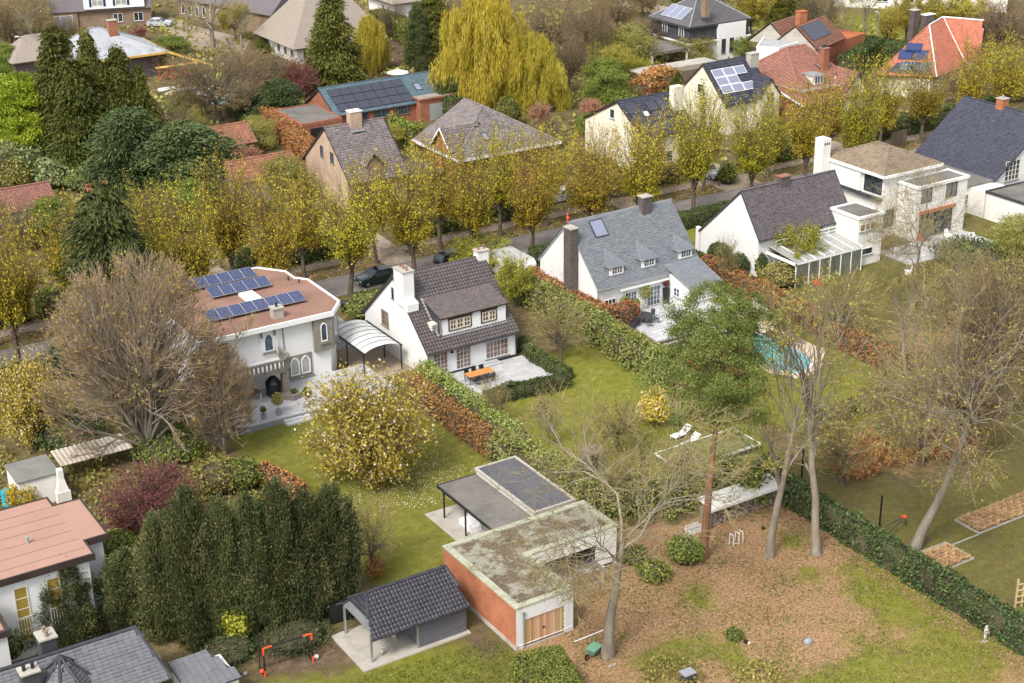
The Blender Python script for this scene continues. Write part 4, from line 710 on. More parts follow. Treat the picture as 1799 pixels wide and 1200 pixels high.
def house_solar():
    T = thing('flat_roofed_house', 'white flat-roofed house with rows of blue solar panels and a stone balcony', 'house'); R6 = 6.15
    poly = [(39.2, 111.2), (51.4, 111.2), (53.0, 113.2), (53.0, 119.6), (52.2, 120.6), (52.2, 122.6), (50.4, 125.0), (40.5, 125.0), (39.2, 123.5)]
    flat_building(T, poly, R6, WHT, ROOFR, WPT, 0.55, 0.42, 0.0, 0.1, pw=0.18)
    wf = 111.75; f = front(wf - 0.01); m = MB(); m.box(39.75, 51.3, 111.742, 111.76, 0.0, 0.5); m.build('plinth', WHO, T)
    m = MB(); m.fbox(f, 46.85, 46.93, 0.5, 5.7, 0.0, 0.06); m.build('expansion_joint', GRS, T)
    # tall window in a white surround, brown heads
    m = MB(); m.fbox(f, 44.75, 46.35, 2.9, 5.7, 0.0, 0.12); s = m.build('surround', WHT, T); arch_window(s, frame(f(0, 0, 0.12), (1, 0, 0)), 45.05, 45.95, 3.75, 5.35, WPT, GLB)
    m = MB(); m.fbox(f, 44.8, 45.02, 5.05, 5.6, 0.121, 0.16); m.fbox(f, 45.98, 46.2, 5.05, 5.6, 0.121, 0.16); m.fbox(f, 44.9, 46.1, 3.58, 3.7, 0.121, 0.3); m.build('stone_head', GRS, s)
    window(T, f, 40.6, 42.0, 3.1, 5.3, 2, 2, DKW, GLC, 0.05, True, 0.12, 'window'); 
    # lower pair of arched windows in a stone frame
    m = MB(); m.fbox(f, 47.1, 49.35, 0.75, 2.75, 0.0, 0.07); s = m.build('stone_frame', GRS, T); F3 = frame(f(0, 0, 0.07), (1, 0, 0)); arch_window(s, F3, 47.3, 48.15, 0.95, 2.6, WPT, GLW); arch_window(s, F3, 48.3, 49.15, 0.95, 2.6, WPT, GLW)
    m = MB(); m.fbox(f, 47.0, 49.45, 0.6, 0.74, 0.0, 0.16); m.build('sill', GRS, s)
    # corner bay of grey stone
    m = MB(); m.extr([(49.6, 111.35, 2.7), (51.25, 111.35, 2.7), (52.65, 113.1, 2.9), (52.65, 114.9, 3.0), (51.9, 115.1, 3.0), (49.6, 111.8, 2.7)], (0, 0, 2.95)); b = m.build('stone_bay', GRS, T)
    arch_window(b, front(111.34), 50.15, 50.75, 3.6, 5.3, WPT, GLB); m = MB(); m.fbox(front(111.34), 50.0, 50.9, 3.4, 3.52, 0, 0.15); m.build('sill', GRS, b)
    d = Vector((1.4, 1.75, 0)); F4 = frame((51.25, 111.345, 0), d); F4b = frame(Vector((51.25, 111.345, 0)) + F4.n * 0.004, d); arch_window(b, F4b, 0.85, 1.4, 3.6, 5.3, WPT, GLB)
    # balcony
    m = MB(); m.extr([(39.6, 109.0, 2.75), (45.7, 109.0, 2.75), (46.5, 109.8, 2.75), (46.5, 111.74, 2.75), (39.6, 111.74, 2.75)], (0, 0, 0.25)); bc = m.build('balcony', GRS, T)
    m = MB(); m.extr([(39.65, 109.25, 3.003), (45.6, 109.25, 3.003), (46.25, 109.95, 3.003), (46.25, 111.73, 3.003), (39.65, 111.73, 3.003)], (0, 0, 0.02)); m.build('balcony_floor', WHT, bc)
    P = [(39.65, 109.1), (45.65, 109.1), (46.4, 109.85), (46.4, 111.7)]
    for a, b2 in zip(P, P[1:]):
        a, b2 = Vector((*a, 0)), Vector((*b2, 0)); L = (b2 - a).length; F = frame(a, b2 - a); m = MB(); m.fbox(F, 0, L, 3.75, 3.9, -0.13, 0.13); m.fbox(F, 0, L, 3.024, 3.1, -0.1, 0.1); m.build('balustrade_rail', GRS, bc)
        n = max(1, int(L / 0.36))
        for i in range(n): m = MB(); q = (i + 0.5) * L / n; m.fbox(F, q - 0.09, q + 0.09, 3.101, 3.749, -0.07, 0.07); m.build('baluster', GRS, bc)
    m = MB(); m.box(45.5, 46.05, 109.1, 109.65, 0.5, 2.749); m.build('pillar', GRS, T)
    # solar panels, three tilted rows; white roof light; chimney
    def row(xa, y, n, w=1.03, dp=1.6, z0=6.3, tilt=0.25):
        F = frame((0, y, z0), (1, 0, 0), (0, dp, dp * tilt))
        for i in range(n): panel(T, F, xa + i * (w + 0.03), xa + i * (w + 0.03) + w, 0, dp, SOL, ALU, 0.02, cells=(6, 0))
    row(41.6, 114.5, 8, 1.08); row(43.9, 119.5, 5, 1.09); row(42.6, 122.3, 6, 1.09)
    m = MB(); m.box(46.2, 47.5, 116.9, 119.3, R6 - 0.1, 6.32); m.build('roof_light', WPT, T)
    q = at(490, 560, 6.0); chimney(T, q.x - 0.45, q.x + 0.45, q.y - 0.1, q.y + 0.7, 6.0, 7.0, CON, CON, 1, BLK)
    for px, py in ((526, 496), (507, 492)): q = at(px, py, 6.1); m = MB(); m.cyl(q, q + Vector((0, 0, 0.3)), 0.07); m.build('vent_pipe', BLK, T)
    # terrace
    t = thing('terrace', 'raised pale stone terrace with blue stone edge in front of the solar panel house', 'terrace'); m = MB(); m.box(40.1, 54.2, 105.6, 111.74, 0, 0.44); m.build('base', CONG, t)
    m = MB(); m.box(40.0, 54.3, 105.5, 105.6, 0, 0.46); m.box(40.0, 40.1, 105.6, 111.7, 0, 0.46); m.build('retaining_edge', LEAD, t); slabs(t, 40.1, 54.2, 105.6, 111.7, 0.44, 0.9, 0.6, PAVW)
    m = MB(); m.box(43.75, 46.0, 105.15, 105.49, 0, 0.32); m.box(43.8, 46.1, 104.8, 105.149, 0, 0.16); m.build('step', PAVS, t)
    return T
PAVW = tintmat('white_paving_slab', [(0, (0.42, 0.42, 0.44)), (0.5, (0.47, 0.47, 0.48)), (1, (0.53, 0.52, 0.51))], 0.6, hue=0.0); PAVS = plain('pale_step_stone', (0.55, 0.55, 0.56), 0.1)
def slabs(parent, x0, x1, y0, y1, z, w, d, mat, mort=None, name='paving_slab', jit=0.003, poly=None):
    "individual paving slabs with open joints; past 300 the rest are joined"
    mes = {}; n = 0; rest = MB(); nx = int(math.ceil((x1 - x0) / w)); ny = int(math.ceil((y1 - y0) / d))
    for j in range(ny):
        o = (w / 2 if j % 2 else 0)
        for i in range(-1, nx):
            a0 = max(x0, x0 + i * w + o); a1 = min(x1, x0 + (i + 1) * w + o); b0 = y0 + j * d; b1 = min(y1, b0 + d)
            if a1 - a0 < 0.12 or b1 - b0 < 0.1: continue
            if poly is not None and not clip_inside(np.array([(a0 + a1) / 2]), np.array([(b0 + b1) / 2]), poly)[0]: continue
            t = rnd.uniform(0, 1); zz = z + 0.02 + rnd.uniform(-jit, jit)
            if n < 290: m = MB(); m.box(a0 + 0.012, a1 - 0.012, b0 + 0.012, b1 - 0.012, z, zz, t=t); m.build(name, mat, parent); n += 1
            else: rest.box(a0 + 0.012, a1 - 0.012, b0 + 0.012, b1 - 0.012, z, zz, t=t)
    if rest.v: rest.build(name + '_remainder', mat, parent, 'stuff')
house_solar()
p = thing('patio', 'grey slab patio between the centre house and its curved box hedge', 'patio'); m = MB(); m.box(57.0, 67.4, 100.9, 106.33, 0, 0.06); m.build('bed', CON, p); slabs(p, 57.0, 67.4, 100.9, 106.33, 0.06, 0.6, 0.6, PAVE)
m = MB(); m.box(62.0, 64.6, 105.6, 106.3, 0.085, 0.24); m.box(62.2, 64.4, 105.95, 106.3, 0.241, 0.38); m.build('step', PAVE, p)
p = thing('patio', 'pale stone patio with curved edge behind the slate roofed house', 'patio'); m = MB(); m.extr([(77.6, 102.6, 0), (84.5, 102.2, 0), (86.4, 104.2, 0), (89.6, 104.2, 0), (89.6, 109.3, 0), (77.6, 109.3, 0)], (0, 0, 0.05)); m.build('bed', CON, p)
slabs(p, 77.6, 89.6, 102.2, 109.3, 0.05, 0.7, 0.7, PAVW, poly=[(77.6, 102.6), (84.5, 102.2), (86.4, 104.2), (89.6, 104.2), (89.6, 109.3), (77.6, 109.3)])
c = thing('cobbled_drive', 'grey cobbled driveway between the flat-roofed house and the carport', 'driveway'); r = MB()
for i in range(20):
    for j in range(42): r.box(53.3 + i * 0.22, 53.49 + i * 0.22, 116.6 + j * 0.22, 116.79 + j * 0.22, 0.0, 0.035 + rnd.uniform(0, 0.01), t=rnd.random())
r.build('cobbles', COBB, c, 'stuff'); sheet('drive_bed', [(53.2, 109), (57.6, 109), (57.6, 126), (53.2, 126)], PATH, 0.018)
# ------------------------------------------------------------------ white house with dark roof and conservatory
def house_dark():
    T, F, F2 = gable_house('gabled_house', 'white house with plain purplish roof, glazed veranda and flat-roofed wing behind the pollard', 97.1, 109.4, 109.8, 118.8, 4.2, 2.5, 112.7, 8.2, WHT, T_PU, oh=0.25, verge=0.1, du=0.25, dv=0.18, wave=0, th=0.015, seed=41, vergem=DKG)
    chimney(T, 101.9, 103.1, 112.3, 113.0, 6.8, 8.9, DBK, T_RD, 0)
    flat_building(T, [(107.0, 106.2), (110.6, 106.2), (110.6, 110.4), (107.0, 110.4)], 5.3, WHO, FELT, WPT, 0.12, 0.25)
    f = front(106.31); window(T, f, 107.3, 109.4, 3.7, 4.5, 3, 1, WPT, GLC, 0.08); window(T, f, 107.1, 109.3, 1.1, 1.85, 1, 1, WPT, GLS, 0.05)
    f = front(109.79); window(T, f, 103.4, 105.7, 2.8, 4.1, 2, 1, WPT, GLC, 0.07); m = MB(); m.box(99, 107, 109.3, 109.4, 3.5, 3.56); m.box(99, 107, 109.3, 109.4, 3.1, 3.15)
    for i in range(9): m.box(99 + i, 99.05 + i, 109.3, 109.4, 2.6, 3.5)
    m.build('balcony_railing', WPT, T)
    # glazed veranda
    v = MB(); v.box(98.2, 107.0, 105.4, 105.5, 2.3, 2.5); v.box(98.2, 98.3, 105.4, 109.79, 2.2, 2.5)
    for x in (98.2, 99.9, 101.3, 102.7, 104.1, 105.5, 106.9): v.box(x, x + 0.09, 105.4, 105.49, 0, 2.3)
    v.build('veranda_frame', WPT, T); gm = MB(); gm.box(98.25, 106.9, 105.46, 105.475, 0.05, 2.28); gm.build('pane', plain('greenish_glass', (0.14, 0.15, 0.12), 0.4, 0.15, 0.8, scale=1.0, bmp=0), T)
    for i in range(7):
        x = 98.3 + i * 1.24; m = MB(); m.extr([(x, 105.45, 2.52), (x + 1.18, 105.45, 2.52), (x + 1.18, 109.7, 3.0), (x, 109.7, 3.0)], (0, 0, 0.02)); m.build('roof_pane', GLW, T); m = MB(); m.extr([(x + 1.18, 105.4, 2.5), (x + 1.25, 105.4, 2.5), (x + 1.25, 109.7, 2.98), (x + 1.18, 109.7, 2.98)], (0, 0, 0.1)); m.build('rafter', WPT, T)
    m = MB(); m.box(107.0, 111, 104.6, 106.2, 0, 0.01); m = MB(); m.box(97.0, 97.35, 118.9, 119.5, 0, 2.6); m.build('garden_wall', WHT, T)
house_dark()
# ------------------------------------------------------------------ tall white house with hipped brown roof
def hip_roof(T, x0, x1, y0, y1, ze, zr, axis, r0, r1, mat, du=0.3, dv=0.34, wave=0.03, seed=50, fascia=WPT, rmat=None, th=0.035):
    if axis == 'x': cy = (y0 + y1) / 2; A, B = (r0, cy, zr), (r1, cy, zr); fs = [[(x0, y0, ze), (x1, y0, ze), B, A], [(x1, y0, ze), (x1, y1, ze), B], [(x1, y1, ze), (x0, y1, ze), A, B], [(x0, y1, ze), (x0, y0, ze), A]]
    else: cx = (x0 + x1) / 2; A, B = (cx, r0, zr), (cx, r1, zr); fs = [[(x0, y0, ze), (x1, y0, ze), A], [(x1, y0, ze), (x1, y1, ze), B, A], [(x1, y1, ze), (x0, y1, ze), B], [(x0, y1, ze), (x0, y0, ze), A, B]]
    out = []
    for k, p in enumerate(fs): out.append(roof_face(T, p, mat, DKW, du, dv, seed + k, wave, th, 0.12))
    rm = rmat or mat; C4 = [(x0, y0, ze), (x1, y0, ze), (x1, y1, ze), (x0, y1, ze)]
    ends = [A, B, B, A] if axis == 'x' else [A, A, B, B]
    for c, e in zip(C4, ends): ridge(T, Vector(c) + Vector((0, 0, 0.03)), Vector(e) + Vector((0, 0, 0.03)), rm, 0.1)
    if (Vector(A) - Vector(B)).length > 0.3: ridge(T, Vector(A) + Vector((0, 0, 0.03)), Vector(B) + Vector((0, 0, 0.03)), rm, 0.11)
    m = MB(); t = 0.12
    for a0, a1, b0, b1 in ((x0 - t, x1 + t, y0 - t, y0), (x0 - t, x1 + t, y1, y1 + t), (x0 - t, x0, y0, y1), (x1, x1 + t, y0, y1)): m.box(a0, a1, b0, b1, ze - 0.3, ze + 0.02)
    m.build('fascia', fascia, T); m = MB(); m.box(x0, x1, y0, y1, ze - 0.28, ze - 0.15); m.build('soffit', fascia, T); return out
def house_hip():
    T = thing('villa', 'tall white villa with hipped mossy brown tile roof and big dark windows', 'house'); m = MB(); m.box(115.4, 123.0, 111.4, 119.9, 0, 6.85); m.build('wall', WHO, T)
    hip_roof(T, 115.0, 123.4, 111.0, 120.3, 7.0, 8.75, 'y', 114.8, 116.5, T_BR, 0.33, 0.4, 0.03, 52)
    flat_building(T, [(117.3, 108.3), (124.9, 108.3), (124.9, 111.398), (123.05, 111.398), (117.3, 111.398)], 6.1, WHO, FELT, WPT, 0.15, 0.3)
    l = left(115.39); window(T, l, -114.2, -111.6, 4.7, 6.6, 2, 1, BLK, GLS, 0.06, False, 0.1, 'corner_window'); window(T, front(111.39), 115.4, 117.2, 1.1, 3.0, 2, 1, BLK, GLS, 0.06, False, 0.1)
    m = MB(); m.box(115.1, 115.39, 114.6, 119.6, 4.5, 6.6); m.build('white_panel', WPT, T); m = MB(); m.box(114.9, 115.39, 111.4, 119.8, 4.2, 4.4); m.build('string_course', DKG, T); window(T, l, -113.6, -112.4, 2.6, 3.1, 2, 1, BLK, GLS, 0.05, False, 0.06)
    f = front(108.44); window(T, f, 118.0, 119.5, 4.15, 5.75, 2, 1, BLK, GLB, 0.06, False, 0.08); window(T, f, 121.6, 123.2, 4.15, 5.75, 2, 1, BLK, GLB, 0.06, False, 0.08)
    window(T, f, 118.0, 122.8, 0.3, 2.9, 4, 1, BLK, GLS, 0.08, False, 0.1, 'garden_door'); m = MB(); m.box(117.8, 123.1, 108.2, 108.44, 3.0, 3.3); m.build('lintel', ORB, T)
    o = chimney(T, 113.9, 115.0, 119.2, 120.5, 0, 9.2, WHO, WPT, 0, capd=0.0); m = MB()
    for i in range(3): m.box(114.05 + i * 0.3, 114.22 + i * 0.3, 119.18, 119.2, 8.55, 8.8)
    m.build('vent_slot', BLK, o)
    s = thing('terrace', 'cluttered stone terrace in front of the tall white villa', 'terrace'); m = MB(); m.box(112, 124.5, 103.6, 108.3, 0, 0.08); m.build('bed', CONG, s); slabs(s, 112, 124.5, 103.6, 108.3, 0.08, 0.8, 0.8, PAVE)
house_hip()
def house_right():
    T = thing('gabled_house', 'white house with large blue-black tiled roof and orange brick chimney at the right edge', 'house'); m = MB(); m.extr([(133.4, 112.2, 0), (133.4, 112.2, 2.9), (141, 112.2, 8.7), (148.6, 112.2, 2.9), (148.6, 112.2, 0)], (0, 12.1, 0)); m.build('wall', WHT, T)
    roof_face(T, [(133.0, 124.5, 2.9), (133.0, 111.9, 2.9), (141, 111.9, 9.0), (141, 124.5, 9.0)], T_BL, DKG, 0.3, 0.33, 60, 0.04); roof_face(T, [(149.0, 111.9, 2.9), (149.0, 124.5, 2.9), (141, 124.5, 9.0), (141, 111.9, 9.0)], T_BL, DKG, 0.3, 0.33, 61, 0.04)
    ridge(T, (141, 111.9, 9.02), (141, 124.5, 9.02), T_BL, 0.12); chimney(T, 140.5, 141.5, 118.2, 119.2, 8.2, 10.0, ORB, CON, 1, CON)
    m = MB(); m.box(128.4, 133.38, 112.25, 123.5, 0, 3.0); m.build('side_wing', WHO, T); m = MB(); m.box(128.3, 133.2, 112.1, 123.6, 3.0, 3.15); m.build('wing_roof', FELT, T)
    flat_building(T, [(129.4, 98), (141, 98), (141, 109.9), (129.4, 109.9)], 3.2, WHO, FELT, DKG, 0.12, 0.25, wallname='garage_wall'); m = MB(); m.box(129.5, 133.3, 109.905, 112.24, 0, 2.9); m.build('link_wall', WHO, T)
    window(T, front(112.24), 129.0, 131.6, 0.9, 2.2, 6, 2, WPT, GLC, 0.05); window(T, front(112.19), 135.0, 137.3, 2.6, 4.9, 4, 4, CRM, GLS, 0.06, name='window'); window(T, front(112.19), 139.6, 141.4, 5.6, 6.9, 3, 2, CRM, GLS, 0.05)
    m = MB(); m.cyl((133.2, 112.0, 0), (133.2, 112.0, 2.8), 0.06); m.build('downpipe', BLK, T)
house_right()
# ------------------------------------------------------------------ foreground: brick garage with moss roof
def garage():
    T = thing('garage', 'orange brick garage with white front, wooden double door and mossy flat roof', 'garage'); z = 3.05
    poly = [(42.4, 68.2), (46.7, 68.2), (46.7, 73.1), (53.6, 73.1), (53.6, 77.2), (42.4, 77.2)]
    flat_building(T, poly, z, None, GRAVR, CONG, 0, 0.12, 0, 0.1, pw=0.45)
    m = MB(); m.box(42.42, 42.6, 68.25, 77.15, 0.3, z - 0.13); m.build('brick_wall', ORB, T); m = MB(); m.box(42.38, 42.62, 68.22, 77.18, 0, 0.29); m.build('plinth', CON, T)
    m = MB(); m.box(42.6, 53.55, 77.0, 77.15, 0, z - 0.13); m.box(53.4, 53.55, 75.2, 76.99, 0, z - 0.13); m.box(46.5, 46.65, 69.6, 72.9, 0, z - 0.13); m.box(42.61, 46.64, 68.2, 68.24, 0.25, 0.3); m.build('white_wall', WHT, T)
    # front wall round the door
    m = MB(); m.box(42.44, 43.05, 68.24, 68.4, 0, z - 0.13); m.box(46.0, 46.66, 68.24, 68.4, 0, z - 0.13); m.box(43.051, 45.999, 68.24, 68.4, 2.0, z - 0.13); m.build('front_wall', WHT, T)
    m = MB(); m.box(43.0, 46.0, 68.16, 68.24, 0.0, 0.1); m.build('door_sill', CON, T)
    e = MB(); e.box(43.05, 46.0, 68.36, 68.4, 0.1, 2.0); d = e.build('garage_door', DKW, T); n = 22
    for i in range(n): b = MB(); w = 2.93 / n; b.box(43.06 + i * w, 43.06 + (i + 1) * w - 0.012, 68.31, 68.358, 0.11, 1.98, t=rnd.random()); b.build('plank', PINE, d)
    m = MB(); m.box(44.45, 44.6, 68.26, 68.305, 0.95, 0.98); m.box(44.43, 44.46, 68.25, 68.309, 0.9, 1.05); m.build('handle', BLK, d)
    for h in (0.4, 1.0, 1.6): m = MB(); m.box(45.9, 45.98, 68.28, 68.308, h, h + 0.06); m.build('hinge', BLK, d)
    m = MB(); m.cyl((42.95, 68.17, 0.1), (42.95, 68.17, 2.5), 0.045); m.box(42.85, 43.05, 68.1, 68.235, 2.5, 2.62); m.build('downpipe', STL, T)
    # open bay with white fascia, brick column
    m = MB(); m.box(46.66, 53.5, 73.12, 73.2, 2.0, z - 0.13); m.build('white_fascia', WHO, T); m = MB(); m.extr([(51.9, 73.15, 0.7), (52.3, 73.15, 0.3), (53.1, 73.15, 0.3), (53.5, 73.15, 0.9), (53.5, 73.15, 2.0), (51.9, 73.15, 2.0)], (0, 0.18, 0)); m.build('curved_wall', WHO, T); m = MB(); m.box(47.0, 47.2, 73.15, 73.3, 0, 2.0); m.build('bay_post', WHO, T)
    m = MB(); m.box(53.4, 53.55, 73.2, 75.2, 0, z - 0.13); m.build('side_wall', WHO, T); m = MB(); m.box(46.7, 53.4, 73.2, 76.95, 0.0, 0.03); m.build('bay_floor', CON, T)
    return T
garage()
def pool_house():
    T = thing('pool_house', 'low building with wet black flat roof and white edging behind the brick garage', 'outbuilding'); flat_building(T, [(50.0, 77.9), (53.5, 77.9), (53.5, 85.8), (50.0, 85.8)], 2.8, WHO, WETR, CON, 0.1, 0.2, 0, 0.08, pw=0.18)
    T = thing('canopy', 'flat grey canopy on thin black posts beside the wet black roof', 'canopy'); m = MB(); m.box(46.75, 49.9, 77.8, 85.4, 2.42, 2.5); m.build('roof', FELT, T); m = MB(); m.box(46.65, 46.75, 77.7, 85.5, 2.33, 2.52); m.box(46.75, 49.9, 85.4, 85.5, 2.33, 2.52); m.build('roof_edge', BLK, T)
    for x, y in ((46.9, 84.9), (46.9, 81.9), (46.9, 78.3)): m = MB(); m.box(x - 0.05, x + 0.05, y - 0.05, y + 0.05, 0.06, 2.33); m.build('post', BLK, T)
    m = MB(); m.box(46.0, 49.95, 77.5, 86.2, 0, 0.05); fl = m.build('floor', CON, T); m = MB(); m.box(48.3, 49.9, 77.8, 82.6, 0.06, 2.42); m.build('cabin_wall', LEAD, T)
    s = thing('outdoor_sofa', 'white block seat on the paved floor under the grey canopy', 'sofa', (47.5, 82.8, 0.051)); m = MB(); m.box(-0.1, 0.6, -0.8, 0.9, 0, 0.4); m.build('seat', WPT, s); m = MB(); m.box(0.601, 0.75, -0.8, 0.9, 0, 0.8); m.build('backrest', WPT, s)
pool_house()
def barn():
    T = thing('open_shed', 'open shed with dark glazed pantile roof and grey boarded store beside the brick garage', 'shed')
    m = MB(); m.box(33.5, 41.05, 71.35, 75.9, 0, 0.1); m.build('floor_slab', CON, T); z0, zr = 2.05, 3.75; x0, x1, y0, y1 = 33.9, 41.0, 71.25, 76.2; yr = 73.8
    F = roof_face(T, [(x0 + 0.2, y0, z0), (x1, y0, z0), (x1 - 0.3, yr, zr), (x0 + 1.2, yr, zr)], T_BK, DKG, 0.25, 0.3, 70, 0.05, 0.05, 0.1); roof_face(T, [(x1, y1, z0), (x0 + 0.2, y1, z0), (x0 + 1.2, yr, zr), (x1 - 0.3, yr, zr)], T_BK, DKG, 0.25, 0.3, 71, 0.05, 0.05, 0.1)
    roof_face(T, [(x0 + 0.62, 75.1, 2.85), (x0 + 0.62, 72.5, 2.85), (x0 + 1.2, yr, zr)], T_BK, DKG, 0.25, 0.3, 72, 0.05, 0.05, 0.1); roof_face(T, [(x1 - 0.15, 72.5, 2.95), (x1 - 0.15, 75.1, 2.95), (x1 - 0.3, yr, zr)], T_BK, DKG, 0.25, 0.3, 73, 0.05, 0.05, 0.08)
    ridge(T, (x0 + 1.2, yr, zr + 0.04), (x1 - 0.3, yr, zr + 0.04), T_BK, 0.13, 0.32); ridge(T, (x0 + 0.62, 72.45, 2.9), (x0 + 1.2, yr, zr + 0.04), T_BK, 0.12, 0.3); ridge(T, (x0 + 0.62, 75.15, 2.9), (x0 + 1.2, yr, zr + 0.04), T_BK, 0.12, 0.3); ridge(T, (x1 - 0.15, 72.45, 2.98), (x1 - 0.3, yr, zr + 0.04), T_BK, 0.12, 0.3)
    g = MB(); g.extr([(x0 + 0.55, 71.5, 2.05), (x0 + 0.55, 76.0, 2.05), (x0 + 0.7, 75.1, 2.8), (x0 + 0.7, 72.5, 2.8)], (0.04, 0, 0)); g.build('gable_board', plain('grey_board', (0.2, 0.2, 0.21), 0.2), T)
    for x, y in ((34.35, 71.9), (34.4, 75.6), (37.45, 71.7)): m = MB(); m.box(x - 0.06, x + 0.06, y - 0.06, y + 0.06, 0.1, 2.06); m.build('post', STL, T)
    bd = plain('grey_stained_board', (0.13, 0.13, 0.145), 0.25, stretch=(0.3, 1, 4), scale=2)
    w = MB(); w.box(37.55, 40.85, 71.72, 75.7, 0.1, 2.0); w = w.build('store_wall', bd, T)
    for i in range(13): b = MB(); b.box(37.5, 40.9, 71.66, 71.715, 0.12 + i * 0.145, 0.25 + i * 0.145); b.build('board', bd, w)
    for i in range(13): b = MB(); b.box(37.49, 37.545, 71.74, 75.6, 0.12 + i * 0.145, 0.25 + i * 0.145); b.build('board', bd, w)
    for k, (px, py, lab) in enumerate(((672, 1150, 'small stone dog-like ornament near the front edge of the shed slab'), (693, 1122, 'pale little ornament further inside the open shed'))):
        q = at(px, py, 0.1); s = thing('garden_ornament', lab, 'ornament', q, 0.4 + k); m = MB(); m.ball((0, 0, 0.26), 0.15, sx=1.5); [m.cyl((x, y, 0), (x, y, 0.2), 0.035) for x in (-0.15, 0.15) for y in (-0.07, 0.07)]; m.build('body', STAT, s); m = MB(); m.ball((0.26, 0, 0.38), 0.09, sx=1.3); m.cyl((0.2, 0.04, 0.44), (0.2, 0.05, 0.5), 0.03); m.build('head', STAT, s)
barn()
# ------------------------------------------------------------------ lower left buildings
def left_white():
    T = thing('flat_roofed_house', 'white house with pink felt flat roof and brown edge at the lower left', 'house'); z = 6.0
    poly = [(6, 83.8), (21.7, 83.8), (21.7, 85.7), (23.2, 85.7), (23.2, 91.3), (21.4, 91.3), (21.4, 92.6), (6, 92.6)]
    flat_building(T, poly, z, WHT, ROOFP, DKW, 0.35, 0.45, 0, 0.05, pw=0.12)
    for k in range(6): m = MB(); m.box(6.2, 21.4, 84.9 + k * 1.25, 84.93 + k * 1.25, z - 0.048, z - 0.03); m.build('roof_seam', ROOFR, T)
    f = front(84.14)
    for px in (28, 58): 
        q = at(px - 6, 1060, 3.0); x = 16.6 if px == 28 else 18.6; w = window(T, f, x, x + 0.85, 1.2, 5.0, 1, 5, CRM, plain('amber_glass', (0.35, 0.25, 0.05), 0.2, 0.2, 0.7), 0.06, True, 0.07)
        g = MB(); g.fbox(f, x - 0.05, x + 0.9, 2.9, 2.94, 0.1, 0.13); [g.fbox(f, x + i * 0.17, x + 0.025 + i * 0.17, 1.6, 2.9, 0.1, 0.13) for i in range(6)]; g.build('guard_rail', WPT, w)
    r = right(22.86); m = MB(); m.box(22.0, 22.9, 85.4, 85.6, 0.01, 5.5); window(T, front(86.04), 21.9, 22.6, 1.4, 3.0, 1, 1, WPT, SOLL, 0.03, True); m = MB(); m.box(21.3, 22.95, 85.9, 86.0, 0, 0.9); m.build('plinth', GRS, T)
    for x, y in ((17.2, 90.5), (18.6, 87.4)): m = MB(); m.cyl((x, y, z - 0.05), (x, y, z + 0.3), 0.07); m.cyl((x, y, z + 0.3), (x, y, z + 0.4), 0.14); m.build('roof_vent', LEAD, T)
    T = thing('house_annex', 'low annex with dark brown roof edge at the left margin below the pink roof', 'annex'); flat_building(T, [(6, 79.5), (15.2, 79.5), (15.2, 83.6), (6, 83.6)], 5.2, WHT, ROOFP, DKW, 0.2, 0.4)
left_white()
